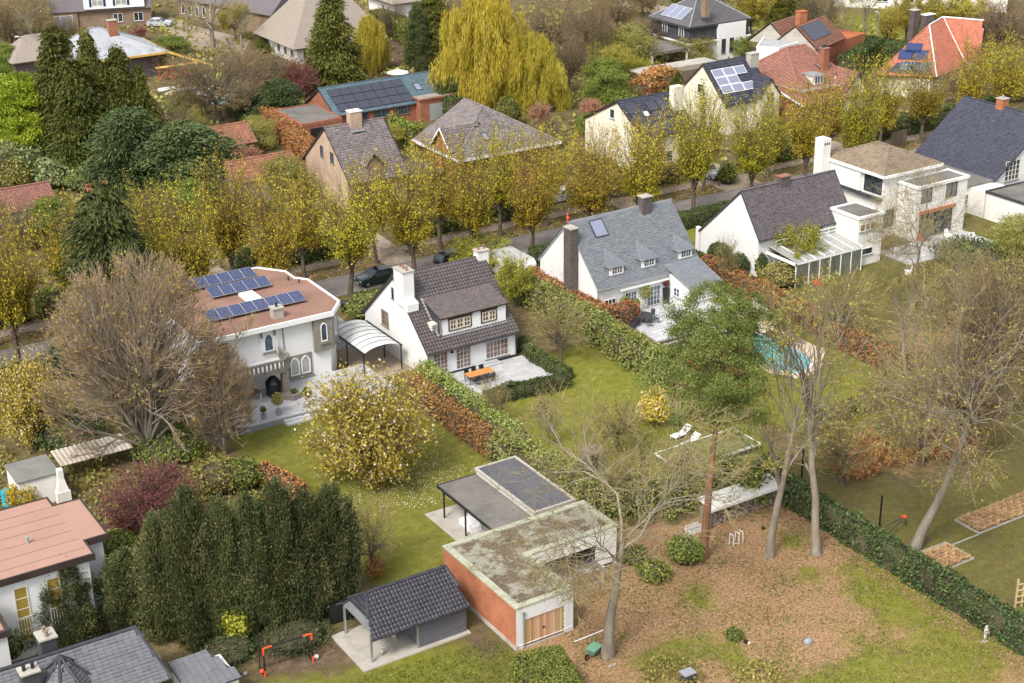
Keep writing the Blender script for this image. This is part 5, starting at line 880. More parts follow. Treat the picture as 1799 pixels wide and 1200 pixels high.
def hip_bottom():
    T = thing('slate_hip_house', 'grey slate hip-roofed house with two chimneys at the bottom left corner', 'house'); TS = tmat('grey_blue_shingle', (0.15, 0.15, 0.165), 0.14, 0.6)
    ze, zr = 3.2, 5.3; A = at(238, 1102, zr); fr = at(300, 1187, ze); x1 = fr.x; y0 = fr.y - 0.3; y1 = A.y + 2.6; rx = A.x - 1.0; ry = (y0 + y1) / 2
    m = MB(); m.box(8, x1 - 0.5, y0 + 0.5, y1 - 0.5, 0, ze - 0.1); m.build('wall', WHO, T)
    A = Vector((A.x, A.y, zr)); P0 = (8, y0, ze)
    roof_face(T, [(8, y0, ze), (x1, y0, ze), A, (8, A.y, zr)], TS, DKG, 0.4, 0.22, 80, 0, 0.02, 0.12, holes=()); roof_face(T, [(x1, y0, ze), (x1, y1, ze), A], TS, DKG, 0.4, 0.22, 81, 0, 0.02, 0.12); roof_face(T, [(x1, y1, ze), (8, y1, ze), (8, A.y, zr), A], TS, DKG, 0.4, 0.22, 82, 0, 0.02, 0.12)
    R = T_BK; ridge(T, (8, A.y, zr + 0.03), A, R, 0.12, 0.4); ridge(T, (x1, y0, ze + 0.03), A, R, 0.1, 0.4); ridge(T, (x1, y1, ze + 0.03), A, R, 0.1, 0.4)
    # hexagonal turret roof
    c = at(108, 1185, 4.2); hx = [(c.x + 2.2 * math.cos(t), c.y - 0.3 + 2.2 * math.sin(t), 3.5) for t in [math.pi / 8 + i * math.pi / 4 for i in range(8)]]; ap = (c.x, c.y - 0.3, 5.6)
    for i in range(8): roof_face(T, [hx[i], hx[(i + 1) % 8], ap], TS, DKG, 0.4, 0.22, 83 + i, 0, 0.02, 0.1, 'turret_roof'); ridge(T, Vector(hx[i]) + Vector((0, 0, 0.03)), Vector(ap) + Vector((0, 0, 0.03)), R, 0.09, 0.4)
    q = at(88, 1150, 5.0); chimney(T, q.x - 0.45, q.x + 0.45, q.y - 0.2, q.y + 0.8, 4.0, 6.2, DKG, CON, 2, T_BR); q = at(52, 1192, 5.0); chimney(T, q.x - 0.45, q.x + 0.5, q.y - 0.4, q.y + 0.4, 3.8, 5.6, DKG, CON, 2, BLK)
    T = thing('small_roof', 'small dark shingle roofed lean-to beside the grey hip roof', 'lean-to'); a = at(296, 1168, 2.6); b = at(355, 1195, 2.4); m = MB(); m.box(a.x + 0.1, a.x + 3.1, a.y - 3, a.y - 0.2, 0, 2.3); m.build('wall', WHO, T); roof_face(T, [(a.x, a.y - 3.2, 2.4), (a.x + 3.3, a.y - 3.2, 2.4), (a.x + 2.4, a.y, 2.7), (a.x, a.y, 2.7)], TS, DKG, 0.4, 0.22, 95, 0, 0.02, 0.1)
hip_bottom()
def garden_store():
    q = at(30, 865, 0); T = thing('garden_store', 'small white garden store with grey flat roof and an outdoor chimney grill', 'shed'); x0, x1, y0, y1 = 18.6, 22.9, 95.6, 98.6
    a = at(28, 842, 2.3); x0, y0 = a.x, a.y - 0.6; b = at(100, 818, 2.3); x1, y1 = b.x - 0.2, y0 + 3.2; m = MB(); m.box(x0, x1, y0, y1, 0, 2.2); m.build('wall', WHO, T); m = MB(); m.box(x0 - 0.1, x1 + 0.1, y0 - 0.1, y1 + 0.1, 2.2, 2.32); m.build('roof', plain('grey_felt', (0.2, 0.2, 0.18), 0.2, 0.9, dirt=(0.12, 0.09, 0.06)), T)
    g = MB(); g.box(x1 - 0.5, x1 + 0.5, y0 - 0.8, y0 - 0.12, 0, 1.0); g.extr([(x1 - 0.4, y0 - 0.75, 1.0), (x1 + 0.4, y0 - 0.75, 1.0), (x1 + 0.2, y0 - 0.6, 2.0), (x1 - 0.2, y0 - 0.6, 2.0)], (0, 0.45, 0)); g.box(x1 - 0.2, x1 + 0.2, y0 - 0.6, y0 - 0.15, 2.0, 2.7); g.build('outdoor_grill', WHO, T)
    c = thing('canopy', 'corrugated pale panel roof lying between the garden store and the bare tree', 'canopy'); m = MB(); k = MB()
    for i in range(16): m.extr([(x1 + 0.8 + i * 0.35, y1 - 0.9, 1.5), (x1 + 0.95 + i * 0.35, y1 - 0.9, 1.56), (x1 + 1.15 + i * 0.35, y1 - 0.9, 1.5)], (0, 2.6, 0.15))
    m.build('corrugated_sheet', plain('weathered_sheet', (0.45, 0.4, 0.33), 0.25), c, 'stuff')
    for x in (x1 + 0.9, x1 + 6.3): k = MB(); k.box(x, x + 0.1, y1 - 0.8, y1 - 0.7, 0, 1.49); k.build('post', WOOD, c)
    t = at(18, 830, 0); r = thing('rain_barrel', 'turquoise ribbed rain barrel beside the white garden store', 'barrel', (x0 - 0.6, y0 + 1.4, 0)); m = MB()
    for i in range(6): m.cyl((0, 0, i * 0.2), (0, 0, i * 0.2 + 0.1), 0.42, 0.46, 12); m.cyl((0, 0, i * 0.2 + 0.1), (0, 0, i * 0.2 + 0.2), 0.46, 0.42, 12)
    m.build('barrel', TURQ, r)
garden_store()
# ------------------------------------------------------------------ houses across the street
def rayp(px, py, p0, n):
    o = Vector((0, 0, CAMH)); d = (at(px, py, 0) - o).normalized(); return o + d * ((p0 - o).dot(n) / d.dot(n))
def back_houses():
    T, F, F2 = gable_house('brick_house', 'beige brick house with weathered grey gabled roof and a stubby chimney', 72.9, 80.4, 151.8, 162.8, 4.0, 3.9, 157.0, 8.5, BGB, T_GB, oh=0.9, verge=0.12, du=0.33, dv=0.36, seed=100, wave=0.045)
    l = left(72.89); window(T, l, -158.5, -157.8, 4.8, 6.1, 1, 2, BLK, GLB, 0.04); window(T, l, -155.9, -155.1, 4.6, 5.9, 1, 2, BLK, GLB, 0.04); q = at(630, 205, 9)
    chimney(T, 75.9, 77.3, 156.3, 157.4, 7.6, 10.0, BGB, WPT, 0); m = MB(); m.box(75.7, 77.5, 155.7, 157.6, 7.75, 7.8); m.build('lead_flashing', LEAD, T)
    d = MB(); d.extr([(75.3, 151.8, 3.5), (77.3, 151.8, 3.5), (77.3, 151.8, 4.9), (76.3, 151.8, 6.0), (75.3, 151.8, 4.9)], (0, 3.0, 0)); d = d.build('gable_dormer', BGB, T); roof_face(d, [(75.1, 151.5, 4.75), (76.3, 151.5, 6.1), (76.3, 155.2, 6.1), (75.1, 154.2, 4.75)][::-1], T_GB, None, 0.33, 0.36, 110); roof_face(d, [(77.5, 151.5, 4.75), (77.5, 154.2, 4.75), (76.3, 155.2, 6.1), (76.3, 151.5, 6.1)], T_GB, None, 0.33, 0.36, 111)
    # brick house with hip roof
    T = thing('brick_house', 'orange brick villa with grey hipped roof and a pointed front gable', 'house'); m = MB(); m.box(85.5, 97.8, 148.5, 157.5, 0, 4.8); m.build('wall', ORB, T)
    x0, x1, y0, y1, ze, zr = 84.7, 98.6, 147.2, 158.0, 5.0, 9.0; A = (91.7, 153.4, zr); B = (91.7, 157.6, zr)
    for k, p in enumerate(([(x0, y0, ze), (x1, y0, ze), A], [(x1, y0, ze), (x1, y1, ze), B, A], [(x0, y1, ze), (x0, y0, ze), A, B])): roof_face(T, p, T_GB, DKW, 0.3, 0.34, 120 + k, 0.04)
    m = MB(); m.extr([(x0 + 0.8, 157.4, 4.8), (x1 - 0.8, 157.4, 4.8), (91.7, 157.4, 8.7)], (0, 0.1, 0)); m.build('back_gable', ORB, T)
    for a, b in (((x0, y0, ze), A), ((x1, y0, ze), A), (A, B)): ridge(T, Vector(a) + Vector((0, 0, .03)), Vector(b) + Vector((0, 0, .03)), T_GB, 0.13)
    m = MB(); m.box(x0 - 0.12, x0, y0, y1, ze - 0.25, ze + 0.05); m.box(x0 - 0.12, x1 + 0.12, y0 - 0.12, y0, ze - 0.25, ze + 0.05); m.build('white_gutter', WPT, T)
    g = MB(); gx0, gx1, gy = 84.6, 87.5, 0; g.extr([(84.9, 149.2, 0), (84.9, 153.0, 0), (84.9, 153.0, 5.6), (84.9, 151.1, 7.6), (84.9, 149.2, 5.6)], (3.0, 0, 0)); g.build('side_gable', ORB, T)
    roof_face(T, [(84.5, 153.3, 5.5), (84.5, 151.1, 7.8), (90.0, 151.1, 7.8), (86.5, 153.3, 5.5)][::-1], T_GB, None, 0.3, 0.34, 130); roof_face(T, [(84.5, 148.9, 5.5), (86.2, 148.9, 5.5), (89.8, 151.1, 7.8), (84.5, 151.1, 7.8)], T_GB, None, 0.3, 0.34, 131)
    m = MB(); m.extr([(84.46, 148.8, 5.35), (84.46, 151.1, 7.75), (84.46, 153.4, 5.35), (84.46, 153.4, 5.6), (84.46, 151.1, 8.0), (84.46, 148.8, 5.6)], (0.06, 0, 0)); m.build('barge_board', WPT, T)
    m = MB(); m.box(81.0, 85.4, 150.5, 158, 0, 2.8); m.build('annex', DKG, T); m = MB(); m.box(80.9, 85.45, 150.4, 158.1, 2.8, 2.95); m.build('annex_roof', FELT, T)
    F = frame((x0, y0, ze), (1, 0, 0), (0, 6.2, 4.0)); skylight(T, F, 4.6, 5.3, 2.1, 3.3, SOLL)
    # long low brick building with solar roof
    T, F, F2 = gable_house('brick_bungalow', 'long red brick bungalow with blue-green roof covered by dark solar panels', 86.2, 103.0, 182.0, 191.0, 2.6, 2.4, 186.6, 5.2, RBK, T_GN, oh=0.3, verge=0.2, du=0.5, dv=0.38, seed=140, wave=0.02, th=0.03)
    for j in range(3):
        for i in range(7): a = 0.9 + i * 1.6; b = 0.5 + j * 1.5; panel(T, F, a + 0.02, a + 1.58, b + 0.03, b + 1.45, SOLK, BLK, 0.12, fr=0.02)
    skylight(T, F, 13.4, 14.4, 2.3, 3.7, SOLL)
    f = front(181.99); [window(T, f, a, b, 1.2, 2.3, n, 1, DKW, GLB, 0.07, True) for a, b, n in ((88.0, 89.3, 2), (90.2, 91.0, 1), (91.9, 94.0, 3), (95.2, 97.2, 4))]
    m = MB(); m.box(98.2, 103.2, 180.6, 181.99, 0, 3.0); m.build('garage_block', RBK, T); m = MB(); m.box(98.0, 103.4, 180.4, 182.3, 3.0, 3.25); m.build('garage_parapet', RBK, T)
    d = MB(); d.box(99.6, 102.2, 180.52, 180.59, 0, 2.3); d = d.build('garage_door', STL, T)
    for i in range(8): m = MB(); m.box(99.65, 102.15, 180.47, 180.515, 0.05 + i * 0.28, 0.3 + i * 0.28); m.build('door_slat', plain('grey_green_slat', (0.3, 0.33, 0.31), 0.06, 0.5) if i == 0 else bpy.data.materials['grey_green_slat'], d)
    T = thing('brick_annex', 'flat-roofed red brick annex with damp patches left of the solar bungalow', 'annex'); flat_building(T, [(79.8, 178.8), (85.6, 178.8), (86.1, 187.8), (79.8, 187.8)], 3.0, RBK, FELT, RBK, 0.05, 0.4, 0, 0.1)
    m = MB(); m.box(81.0, 83.4, 178.6, 178.8, 0.02, 2.2); m.build('open_bay_shade', BLK, T); window(T, left(79.84), -185.5, -185.0, 1.6, 2.4, 1, 1, WPT, SOLL)  # solid black block stands in for the shade inside the open bay
    # white house with black panels
    T, F, F2 = gable_house('white_house', 'white gabled house with black solar panels and a tall white chimney', 108.4, 116.4, 144.2, 156.2, 4.7, 4.5, 149.3, 8.0, CRM, T_BL, oh=0.3, verge=0.15, du=0.4, dv=0.45, seed=150, wave=0.04)
    for a0, a1, b0, b1 in ((0.4, 1.9, 3.9, 5.4), (0.4, 1.9, 2.3, 3.8), (0.4, 1.9, 0.7, 2.2), (3.4, 4.9, 3.9, 5.4), (5.0, 6.4, 3.9, 5.4), (3.4, 4.9, 2.3, 3.8), (2.0, 3.4, 0.7, 2.2), (3.5, 4.9, 0.7, 2.2), (5.0, 6.4, 0.7, 2.2), (5.0, 6.0, 2.6, 3.3)): panel(T, F, a0, a1, b0, b1, SOLK, BLK, 0.12, fr=0.015)
    skylight(T, F, 2.3, 3.1, 3.2, 4.1, WPT); chimney(T, 114.9, 116.3, 146.6, 147.6, 5.8, 9.3, CRM, CRM, 0, capd=0.0); window(T, left(108.39), -150.9, -149.9, 5.6, 6.8, 1, 1, WPT, GLS, 0.05); window(T, front(144.19), 111, 113, 1, 2.4, 2, 1, WPT, GLS)
    T, F, F2 = gable_house('white_house', 'cream gabled house with white-framed solar panels and small front gable', 127.7, 135.6, 152.2, 162.8, 4.2, 3.2, 157.0, 8.5, CRM, T_BL, oh=0.3, verge=0.15, du=0.4, dv=0.45, seed=160, wave=0.04)
    for i, n in ((0, 3), (1, 3), (2, 1), (3, 1)):
        for j in range(n):
            if i == 2: b = 4.4
            else: b = 4.4 - j * 1.3
            if i < 3: panel(T, F, 0.6 + i * 1.85, 2.4 + i * 1.85, b, b + 1.25, SOLL, WPT, 0.12, fr=0.07)
            elif i == 3: panel(T, F, 0.6 + 2 * 1.85, 2.4 + 2 * 1.85, 1.8, 3.05, SOLL, WPT, 0.12, fr=0.07)
    chimney(T, 134.6, 136.0, 155.6, 156.6, 7.0, 9.2, CON, CON, 0); g = MB(); g.extr([(132.8, 151.2, 0), (136.0, 151.2, 0), (136.0, 151.2, 4.6), (134.4, 151.2, 6.6), (132.8, 151.2, 4.6)], (0, 3.5, 0)); g = g.build('front_gable', CRM, T)
    roof_face(g, [(132.5, 151.0, 4.4), (134.4, 151.0, 6.8), (134.4, 155.5, 6.8), (132.5, 153.0, 4.4)][::-1], T_BL, None, 0.4, 0.45, 170); roof_face(g, [(136.3, 151.0, 4.4), (136.3, 153, 4.4), (134.4, 155.5, 6.8), (134.4, 151.0, 6.8)], T_BL, None, 0.4, 0.45, 171); window(g, front(151.19), 133.8, 135.0, 3.2, 5.0, 2, 1, WPT, GLS, 0.07); window(T, left(127.69), -158, -156.8, 4.5, 5.8, 1, 1, WPT, GLS)
    # red tiled hip house
    T = thing('red_roofed_house', 'brick house with red clay hipped roof and small white dormer', 'house'); m = MB(); m.box(137.6, 148.0, 148.6, 161.0, 0, 5.0); m.build('wall', RBK, T); A = (142.2, 157.2, 8.7); B = (145.6, 157.2, 8.7); a, b, c, d = (136.6, 147.2, 3.6), (148.6, 147.2, 3.6), (148.2, 161.6, 5.2), (138.6, 161.6, 5.5); e = (138.4, 157.0, 6.6); 
    roof_face(T, [a, b, B, A], T_RD, DKW, 0.33, 0.4, 180, 0.05, 0.05); roof_face(T, [b, c, B], T_RD, DKW, 0.33, 0.4, 181); roof_face(T, [c, d, A, B], T_RD, DKW, 0.33, 0.4, 182); roof_face(T, [d, a, A], T_RD, DKW, 0.33, 0.4, 183, 0.05, 0.05)
    for p, q in ((a, A), (b, B), (d, A), (c, B), (A, B)): ridge(T, Vector(p) + Vector((0, 0, .04)), Vector(q) + Vector((0, 0, .04)), T_RD, 0.17)
    m = MB(); m.cyl((a[0] - 0.1, a[1], a[2]), (d[0] - 0.1, d[1], d[2]), 0.13); m.build('white_gutter', WPT, T); w = MB(); w.box(141.0, 142.9, 150.3, 152.4, 5.0, 6.3); w = w.build('dormer', WPT, T); window(w, front(150.29), 141.2, 142.7, 5.2, 6.2, 3, 1, WPT, GLB, 0.06, False); m = MB(); m.box(140.85, 143.05, 150.1, 153, 6.3, 6.38); m.build('dormer_roof', LEAD, w)
    q = at(1449, 120, 6.5); chimney(T, q.x - 0.6, q.x + 0.4, q.y - 0.3, q.y + 0.6, 5.0, 9.3, RBK, RBK, 3, BLK); F = frame(a, Vector(b) - Vector(a), (0, 10, 5.1)); skylight(T, F, 7.6, 8.4, 6.0, 7.2, SOLL)
    g = MB(); g.extr([(144.4, 147.6, 0), (148.2, 147.6, 0), (148.2, 147.6, 4.6), (146.3, 147.6, 6.6), (144.4, 147.6, 4.6)], (0, 3.2, 0)); g = g.build('timbered_gable', CRM, T); roof_face(g, [(144.1, 147.3, 4.4), (146.3, 147.3, 6.8), (146.3, 151.5, 6.8), (144.1, 149.5, 4.4)][::-1], T_RD, None, 0.33, 0.4, 190); roof_face(g, [(148.5, 147.3, 4.4), (148.5, 149.5, 4.4), (146.3, 151.5, 6.8), (146.3, 147.3, 6.8)], T_RD, None, 0.33, 0.4, 191)
    m = MB(); [m.extr([(x, 147.59, z), (x + 0.12, 147.59, z), (x + dx + 0.12, 147.59, z2), (x + dx, 147.59, z2)], (0, -0.04, 0)) for x, dx, z, z2 in ((144.6, 1.6, 4.3, 6.2), (146.4, 1.6, 6.2, 4.3), (145.6, 0, 3, 5.3), (147, 0, 3, 5.3))]; m.build('timber_frame', DKW, g)
    # modern white + brown roofed pair
    T = thing('modern_house', 'modern white flat-roofed house with sloping parapet and bright zinc roof', 'house'); flat_building(T, [(147.5, 169.5), (149.7, 167.0), (161.5, 170.2), (159.5, 176.5), (155, 176)], 6.1, WPT, ZNC, WPT, 0.05, 0.3); f = frame(Vector((149.7, 167.0, 0)), Vector((11.8, 3.2, 0))); f = frame(f.o + f.n * 0.02, f.u); window(T, f, 8.6, 9.8, 2.6, 4.8, 2, 1, WPT, GLS, 0.06); window(T, frame(Vector((147.5, 169.5, 0)) + Vector((-0.02, -0.02, 0)), Vector((2.2, -2.5, 0))), 0.9, 2.2, 2.0, 4.4, 2, 1, DKG, GLS, 0.06)
    T = thing('brown_roofed_house', 'orange brick house with two brown gabled roofs and one black solar panel', 'house'); m = MB(); m.extr([(161.5, 169.0, 0), (171.0, 171.5, 0), (168.5, 181.0, 0), (156, 178, 0)], (0, 0, 4.8)); m.build('wall', ORB, T)
    for k, ((ax, ay, az_), (bx, by, bz)) in enumerate((((1370 - 16, 40, 8.3), (1403, 24, 8.3)), ((1398, 46, 8.3), (1446, 27, 8.3)))):
        A = at(ax, ay, az_); B = at(bx, by, bz); u = (B - A).normalized(); nn = Vector((u.y, -u.x, 0)); sl = 3.8; drop = 3.1; B2 = A + u * ((B - A).length if k == 0 else 9.8)
        roof_face(T, [A + nn * sl - Vector((0, 0, drop)), B2 + nn * sl - Vector((0, 0, drop)), B2, A], tmat('brown_tile', (0.24, 0.12, 0.08), 0.25, 0.8) if k == 0 else bpy.data.materials['brown_tile'], None, 0.35, 0.4, 200 + k); roof_face(T, [B2 - nn * sl - Vector((0, 0, drop)), A - nn * sl - Vector((0, 0, drop)), A, B2], bpy.data.materials['brown_tile'], None, 0.35, 0.4, 204 + k)
        m = MB(); m.extr([A + nn * sl * 0.9 - Vector((0, 0, drop)), A - nn * sl * 0.9 - Vector((0, 0, drop)), A - Vector((0, 0, 0.25))], u * 0.1); m.build('grey_gable', CON, T)
        if k: F = frame(A + nn * sl - Vector((0, 0, drop)), u, nn * -sl + Vector((0, 0, drop))); panel(T, F, 0.8, 7.0, 1.6, 4.4, SOLK, BLK, 0.1, fr=0.03)
    q = at(1408, 38, 8); chimney(T, q.x - 0.7, q.x + 0.7, q.y - 0.5, q.y + 0.5, 6, 9.6, ORB, ORB, 0)
    # big orange tiled house
    T = thing('orange_roofed_house', 'large house with sweeping orange clay tile roof and three black solar panels', 'house'); zr = 9.0; A = at(1633, 44, zr); B = at(1657, 30, zr); Cc = at(1728, 36, zr); L = at(1538, 132, 3.0); R = at(1646, 136, 3.4); _n1 = (R - A).cross(B - A).normalized(); R2 = rayp(1700, 118, A, _n1); _n2 = (R2 - B).cross(Cc - B).normalized(); E = rayp(1724, 112, B, _n2)
    roof_face(T, [L, R, A], T_OR, DKW, 0.33, 0.36, 210, 0.02); roof_face(T, [R, R2, B, A], T_OR, DKW, 0.33, 0.36, 211, 0.02); roof_face(T, [R2, E, Cc, B], T_OR, DKW, 0.33, 0.36, 212, 0.02)
    back = [at(1598, 98, 3.0), at(1668, 70, 3.0), at(1733, 62, 3.0)]; 
    roof_face(T, [back[0], L, A], T_OR, DKW, 0.33, 0.36, 213, 0.02); m = MB(); m.extr([back[0] * 1, back[1] * 1, B, A], (0, 0, -0.1)); m.extr([back[1] * 1, back[2] * 1, Cc, B], (0, 0, -0.1)); m.build('rear_roof', T_OR, T)
    m = MB(); m.extr([(p.x, p.y, 0) for p in (L + Vector((0.8, 0.8, 0)), R + Vector((-0.3, 0.8, 0)), R2 + Vector((-0.5, 0.6, 0)), E + Vector((-0.8, 0.4, 0)), back[2] - Vector((0.8, 0.8, 0)), back[1] - Vector((0.5, 0.8, 0)), back[0] + Vector((0.6, -0.8, 0)))], (0, 0, 3.0)); m.build('wall', CRM, T)
    for p, q in ((L, A), (R, A), (R2, B), (A, B), (B, Cc)): ridge(T, p + Vector((0, 0, .05)), q + Vector((0, 0, .05)), WPT if p is not L else T_OR, 0.1, 0.6)
    n = (R - L).cross(A - L).normalized(); F = frame(L, R - L, n.cross((R - L).normalized()))
    def inF(px, py):
        p0 = at(px, py, 0); d = (p0 - Vector((0, 0, CAMH))).normalized(); t = (L - Vector((0, 0, CAMH))).dot(n) / d.dot(n); w = Vector((0, 0, CAMH)) + d * t - L; return w.dot(F.u), w.dot(F.v)
    for x, y in ((1606, 85), (1594, 96), (1616, 97)): a, b = inF(x, y); panel(T, F, a - 1.1, a + 1.15, b - 0.95, b + 0.85, SOL, BLK, 0.12, fr=0.02)
    (a0, b0), (a1, b1), (a2, b2), (a3, b3) = inF(1560, 127), inF(1640, 134), inF(1634, 117), inF(1577, 111); m = MB(); m.extr([F(a0, b0, 0.06), F(a1, b1, 0.06), F(a2, b2, 0.06), F(a3, b3, 0.06)], F.n * 0.05); g = m.build('balcony_recess', DKG, T); m = MB(); 
    for i in range(8): u = a0 + 1.6 + i * (a1 - a0 - 2.4) / 8; m.fbox(F, u, u + 0.7, b0 + 0.4, b0 + 2.0, 0.115, 0.14)
    m.build('balcony_glazing', GLB, g)
    (a, b) = inF(1560, 142); 
    for i in range(4): panel(T, front(L.y + 0.6), L.x + 1.2 + i * 2.2, L.x + 3.3 + i * 2.2, 0.9, 2.6, SOL, BLK, 0.01, fr=0.02)
    q = at(1604, 64, 5.5); chimney(T, q.x - 0.6, q.x + 0.6, q.y - 0.5, q.y + 0.5, 3, 9.5, DBK, CON, 1, CON); q = at(1636, 40, 9); chimney(T, q.x - 1.0, q.x + 0.8, q.y + 0.1, q.y + 1, 7, 10.2, DBK, WPT, 0)
    # dark mansard villa
    T = thing('mansard_villa', 'villa with dark slate mansard roof, three pale solar panels and a pergola', 'house'); x0, x1, y0, y1 = 149.0, 161.0, 186.8, 197.0; m = MB(); m.box(x0 + 0.3, x1 - 0.3, y0 + 0.3, y1 - 0.3, 0, 3.0); m.build('wall', WHT, T)
    m = MB(); m.extr([(x0 - 0.2, y0 - 0.2, 3.0), (x1 + 0.2, y0 - 0.2, 3.0), (x1 + 0.2, y1 + 0.2, 3.0), (x0 - 0.2, y1 + 0.2, 3.0)], (0, 0, 0.25)); m.build('white_cornice', WPT, T); m = MB(); m.hexa([(x0, y0, 3.25), (x1, y0, 3.25), (x1, y1, 3.25), (x0, y1, 3.25), (x0 + 0.3, y0 + 0.3, 5.7), (x1 - 0.3, y0 + 0.3, 5.7), (x1 - 0.3, y1 - 0.3, 5.7), (x0 + 0.3, y1 - 0.3, 5.7)]); m.build('mansard', DKG, T)
    T_MS = tmat('dark_grey_slate', (0.12, 0.115, 0.125), 0.15, 0.6); fs = hip_roof(T, x0 - 0.1, x1 + 0.1, y0 - 0.1, y1 + 0.1, 5.75, 9.4, 'x', 154.5, 155.6, T_MS, 0.3, 0.24, 0, 220, DKG, LEAD, 0.02)
    F = fs[3]; [panel(T, F, 2.2 + i * 1.75, 3.85 + i * 1.75, 0.9, 3.6, SOLL, WPT, 0.12, fr=0.04) for i in range(3)]
    l = left(x0 + 0.14); [window(T, l, a, a + 1.3, 3.5, 5.4, 2, 1, WPT, GLS, 0.06, False, 0.12) for a in (-193.8, -189.6)]; w = MB(); w.box(154.5, 160.0, y0 - 0.3, y0 + 1, 0, 5.6); w = w.build('white_bay', WPT, T); [window(w, front(y0 - 0.31), a, a + 0.8, 1.0, 3.2, 1, 1, DKW, GLS, 0.05) for a in (155.2, 156.8)]
    q = at(1240, 18, 8); chimney(T, q.x - 0.5, q.x + 0.5, q.y - 0.5, q.y + 0.5, 7, 10.0, BNB, CON, 1)
    p = thing('pergola', 'wooden pergola with shaggy cover beside the mansard villa', 'pergola'); a = at(1117, 96, 0); b = at(1195, 112, 0); m = MB(); x0, y0 = 141.5, 187; m.box(142.0, 148.6, 186.5, 195.5, 2.6, 2.75); m.build('roof', FELT, p); m = MB()
    for i in range(14): m.box(141.4, 148.8, 186.2 + i * 0.68, 186.32 + i * 0.68, 2.4, 2.58)
    m.build('beams', WOOD, p, 'stuff'); [(lambda mm: mm.build('post', WPT, p))((lambda mm: (mm.box(x, x + 0.25, y, y + 0.25, 0, 2.4), mm)[1])(MB())) for x, y in ((141.6, 186.4), (141.6, 190.8), (141.6, 195.2), (148.2, 186.3))]
    # thatched houses
    T = thing('thatched_house', 'white house under a big grey thatched roof behind the tall evergreen', 'house'); A = at(520, -8, 8.5); B = at(618, -30, 8.5); yr = A.y; zr = 8.5; L0 = at(425, 45, 3.0); R0 = at(680, 60, 3.0)
    m = MB(); x0, x1, yf = L0.x + 1, R0.x - 1.2, R0.y + 1.0; yf = min(L0.y, R0.y) + 0.8; m.box(x0, x1, yf, yf + 13, 0, 3.0); m.build('wall', WHT, T); yr = yf + 6.5
    e = [(x0 - 1.2, yf - 1.2, 2.7), (x1 + 1.2, yf - 1.2, 2.7), (x1 + 1.2, yf + 14.2, 2.7), (x0 - 1.2, yf + 14.2, 2.7)]; A = (x0 + 6.0, yr, 11.5); B = (x1 - 4.5, yr, 11.5)
    for pts in ([e[0], e[1], B, A], [e[1], e[2], B], [e[2], e[3], A, B], [e[3], e[0], A]): roof_face(T, pts, None, THA, thick=0.4)
    ridge(T, Vector(A), Vector(B), CON, 0.2, 0.6); l = left(x0 - 0.01); [window(T, front(yf - 0.01), x0 + a, x0 + a + 0.7, 1.0, 2.4, 1, 2, WPT, GLS, 0.05) for a in (1.0, 2.6, 4.2, 9.0)]; [window(T, l, -yf - a - 0.8, -yf - a, 1.0, 2.4, 1, 2, DKW, GLS, 0.05) for a in (1.5, 4, 6.5)]
    T = thing('thatched_cottage', 'white cottage with thatched roof and dormer window at the top centre', 'house'); q = at(696, 46, 0); x0, y0 = q.x, q.y; m = MB(); m.box(x0, x0 + 8, y0, y0 + 10, 0, 4.6); m.build('wall', WHT, T); e = [(x0 - 1, y0 - 1, 4.0), (x0 + 9, y0 - 1, 4.0), (x0 + 9, y0 + 11, 4.0), (x0 - 1, y0 + 11, 4.0)]; A = (x0 + 4, y0 + 4, 9); B = (x0 + 4, y0 + 6, 9)
    for pts in ([e[0], e[1], A], [e[1], e[2], B, A], [e[2], e[3], B], [e[3], e[0], A, B]): roof_face(T, pts, None, THA, thick=0.4)
    [window(T, left(x0 - 0.01), -y0 - a - 0.9, -y0 - a, 1.0, 3.0, 2, 2, WPT, GLS, 0.05) for a in (2, 4)]; d = MB(); d.box(x0 - 0.2, x0 + 2.5, y0 + 2.5, y0 + 5.5, 4.9, 7.0); d = d.build('dormer', WPT, T); window(d, left(x0 - 0.21), -y0 - 5.2, -y0 - 2.8, 5.1, 6.8, 3, 1, WPT, GLS, 0.06)
    # white dormer house top left
    T = thing('mansard_house', 'brick house with long white dormer and blue shutters at the top left', 'house'); a = at(140, 52, 0); b = at(268, 44, 0); ln = b - a; ln.z = 0; u = ln.normalized(); nrm = Vector((u.y, -u.x, 0)); F = frame(a, u); Lh = ln.length
    m = MB(); m.fbox(F, 0, Lh, 0, 3.2, -9, 0); m.build('wall', BNB, T); m = MB(); m.extr([F(-4.5, 3.2, 0.6), F(-4.5, 6.2, -1.0), F(-4.5, 7.0, -4.5), F(-4.5, 6.2, -8.0), F(-4.5, 3.2, -9.6)], u * (Lh + 4.7)); m.build('mansard_roof', T_PU, T)
    m = MB(); m.fbox(F, 1.2, Lh - 1.0, 3.5, 6.1, -3, 0.75); d = m.build('long_dormer', WPT, T); G = frame(F(0, 0, 0.755), u)
    for x in (2.6, 6.6, 11.5, 15.3):
        if x > Lh - 3: continue
        window(d, G, x, x + 1.9, 4.0, 5.8, 2, 2 if x < 8 else 1, WPT, GLW if x < 8 else GLB, 0.06, False)
        if x < 8:
            for s in (-0.45, 1.95): m = MB(); m.fbox(G, x + s, x + s + 0.38, 3.9, 5.9, 0.0, 0.05); m.build('shutter', plain('navy_paint', (0.02, 0.03, 0.09), 0.1) if 'navy_paint' not in bpy.data.materials else bpy.data.materials['navy_paint'], d)
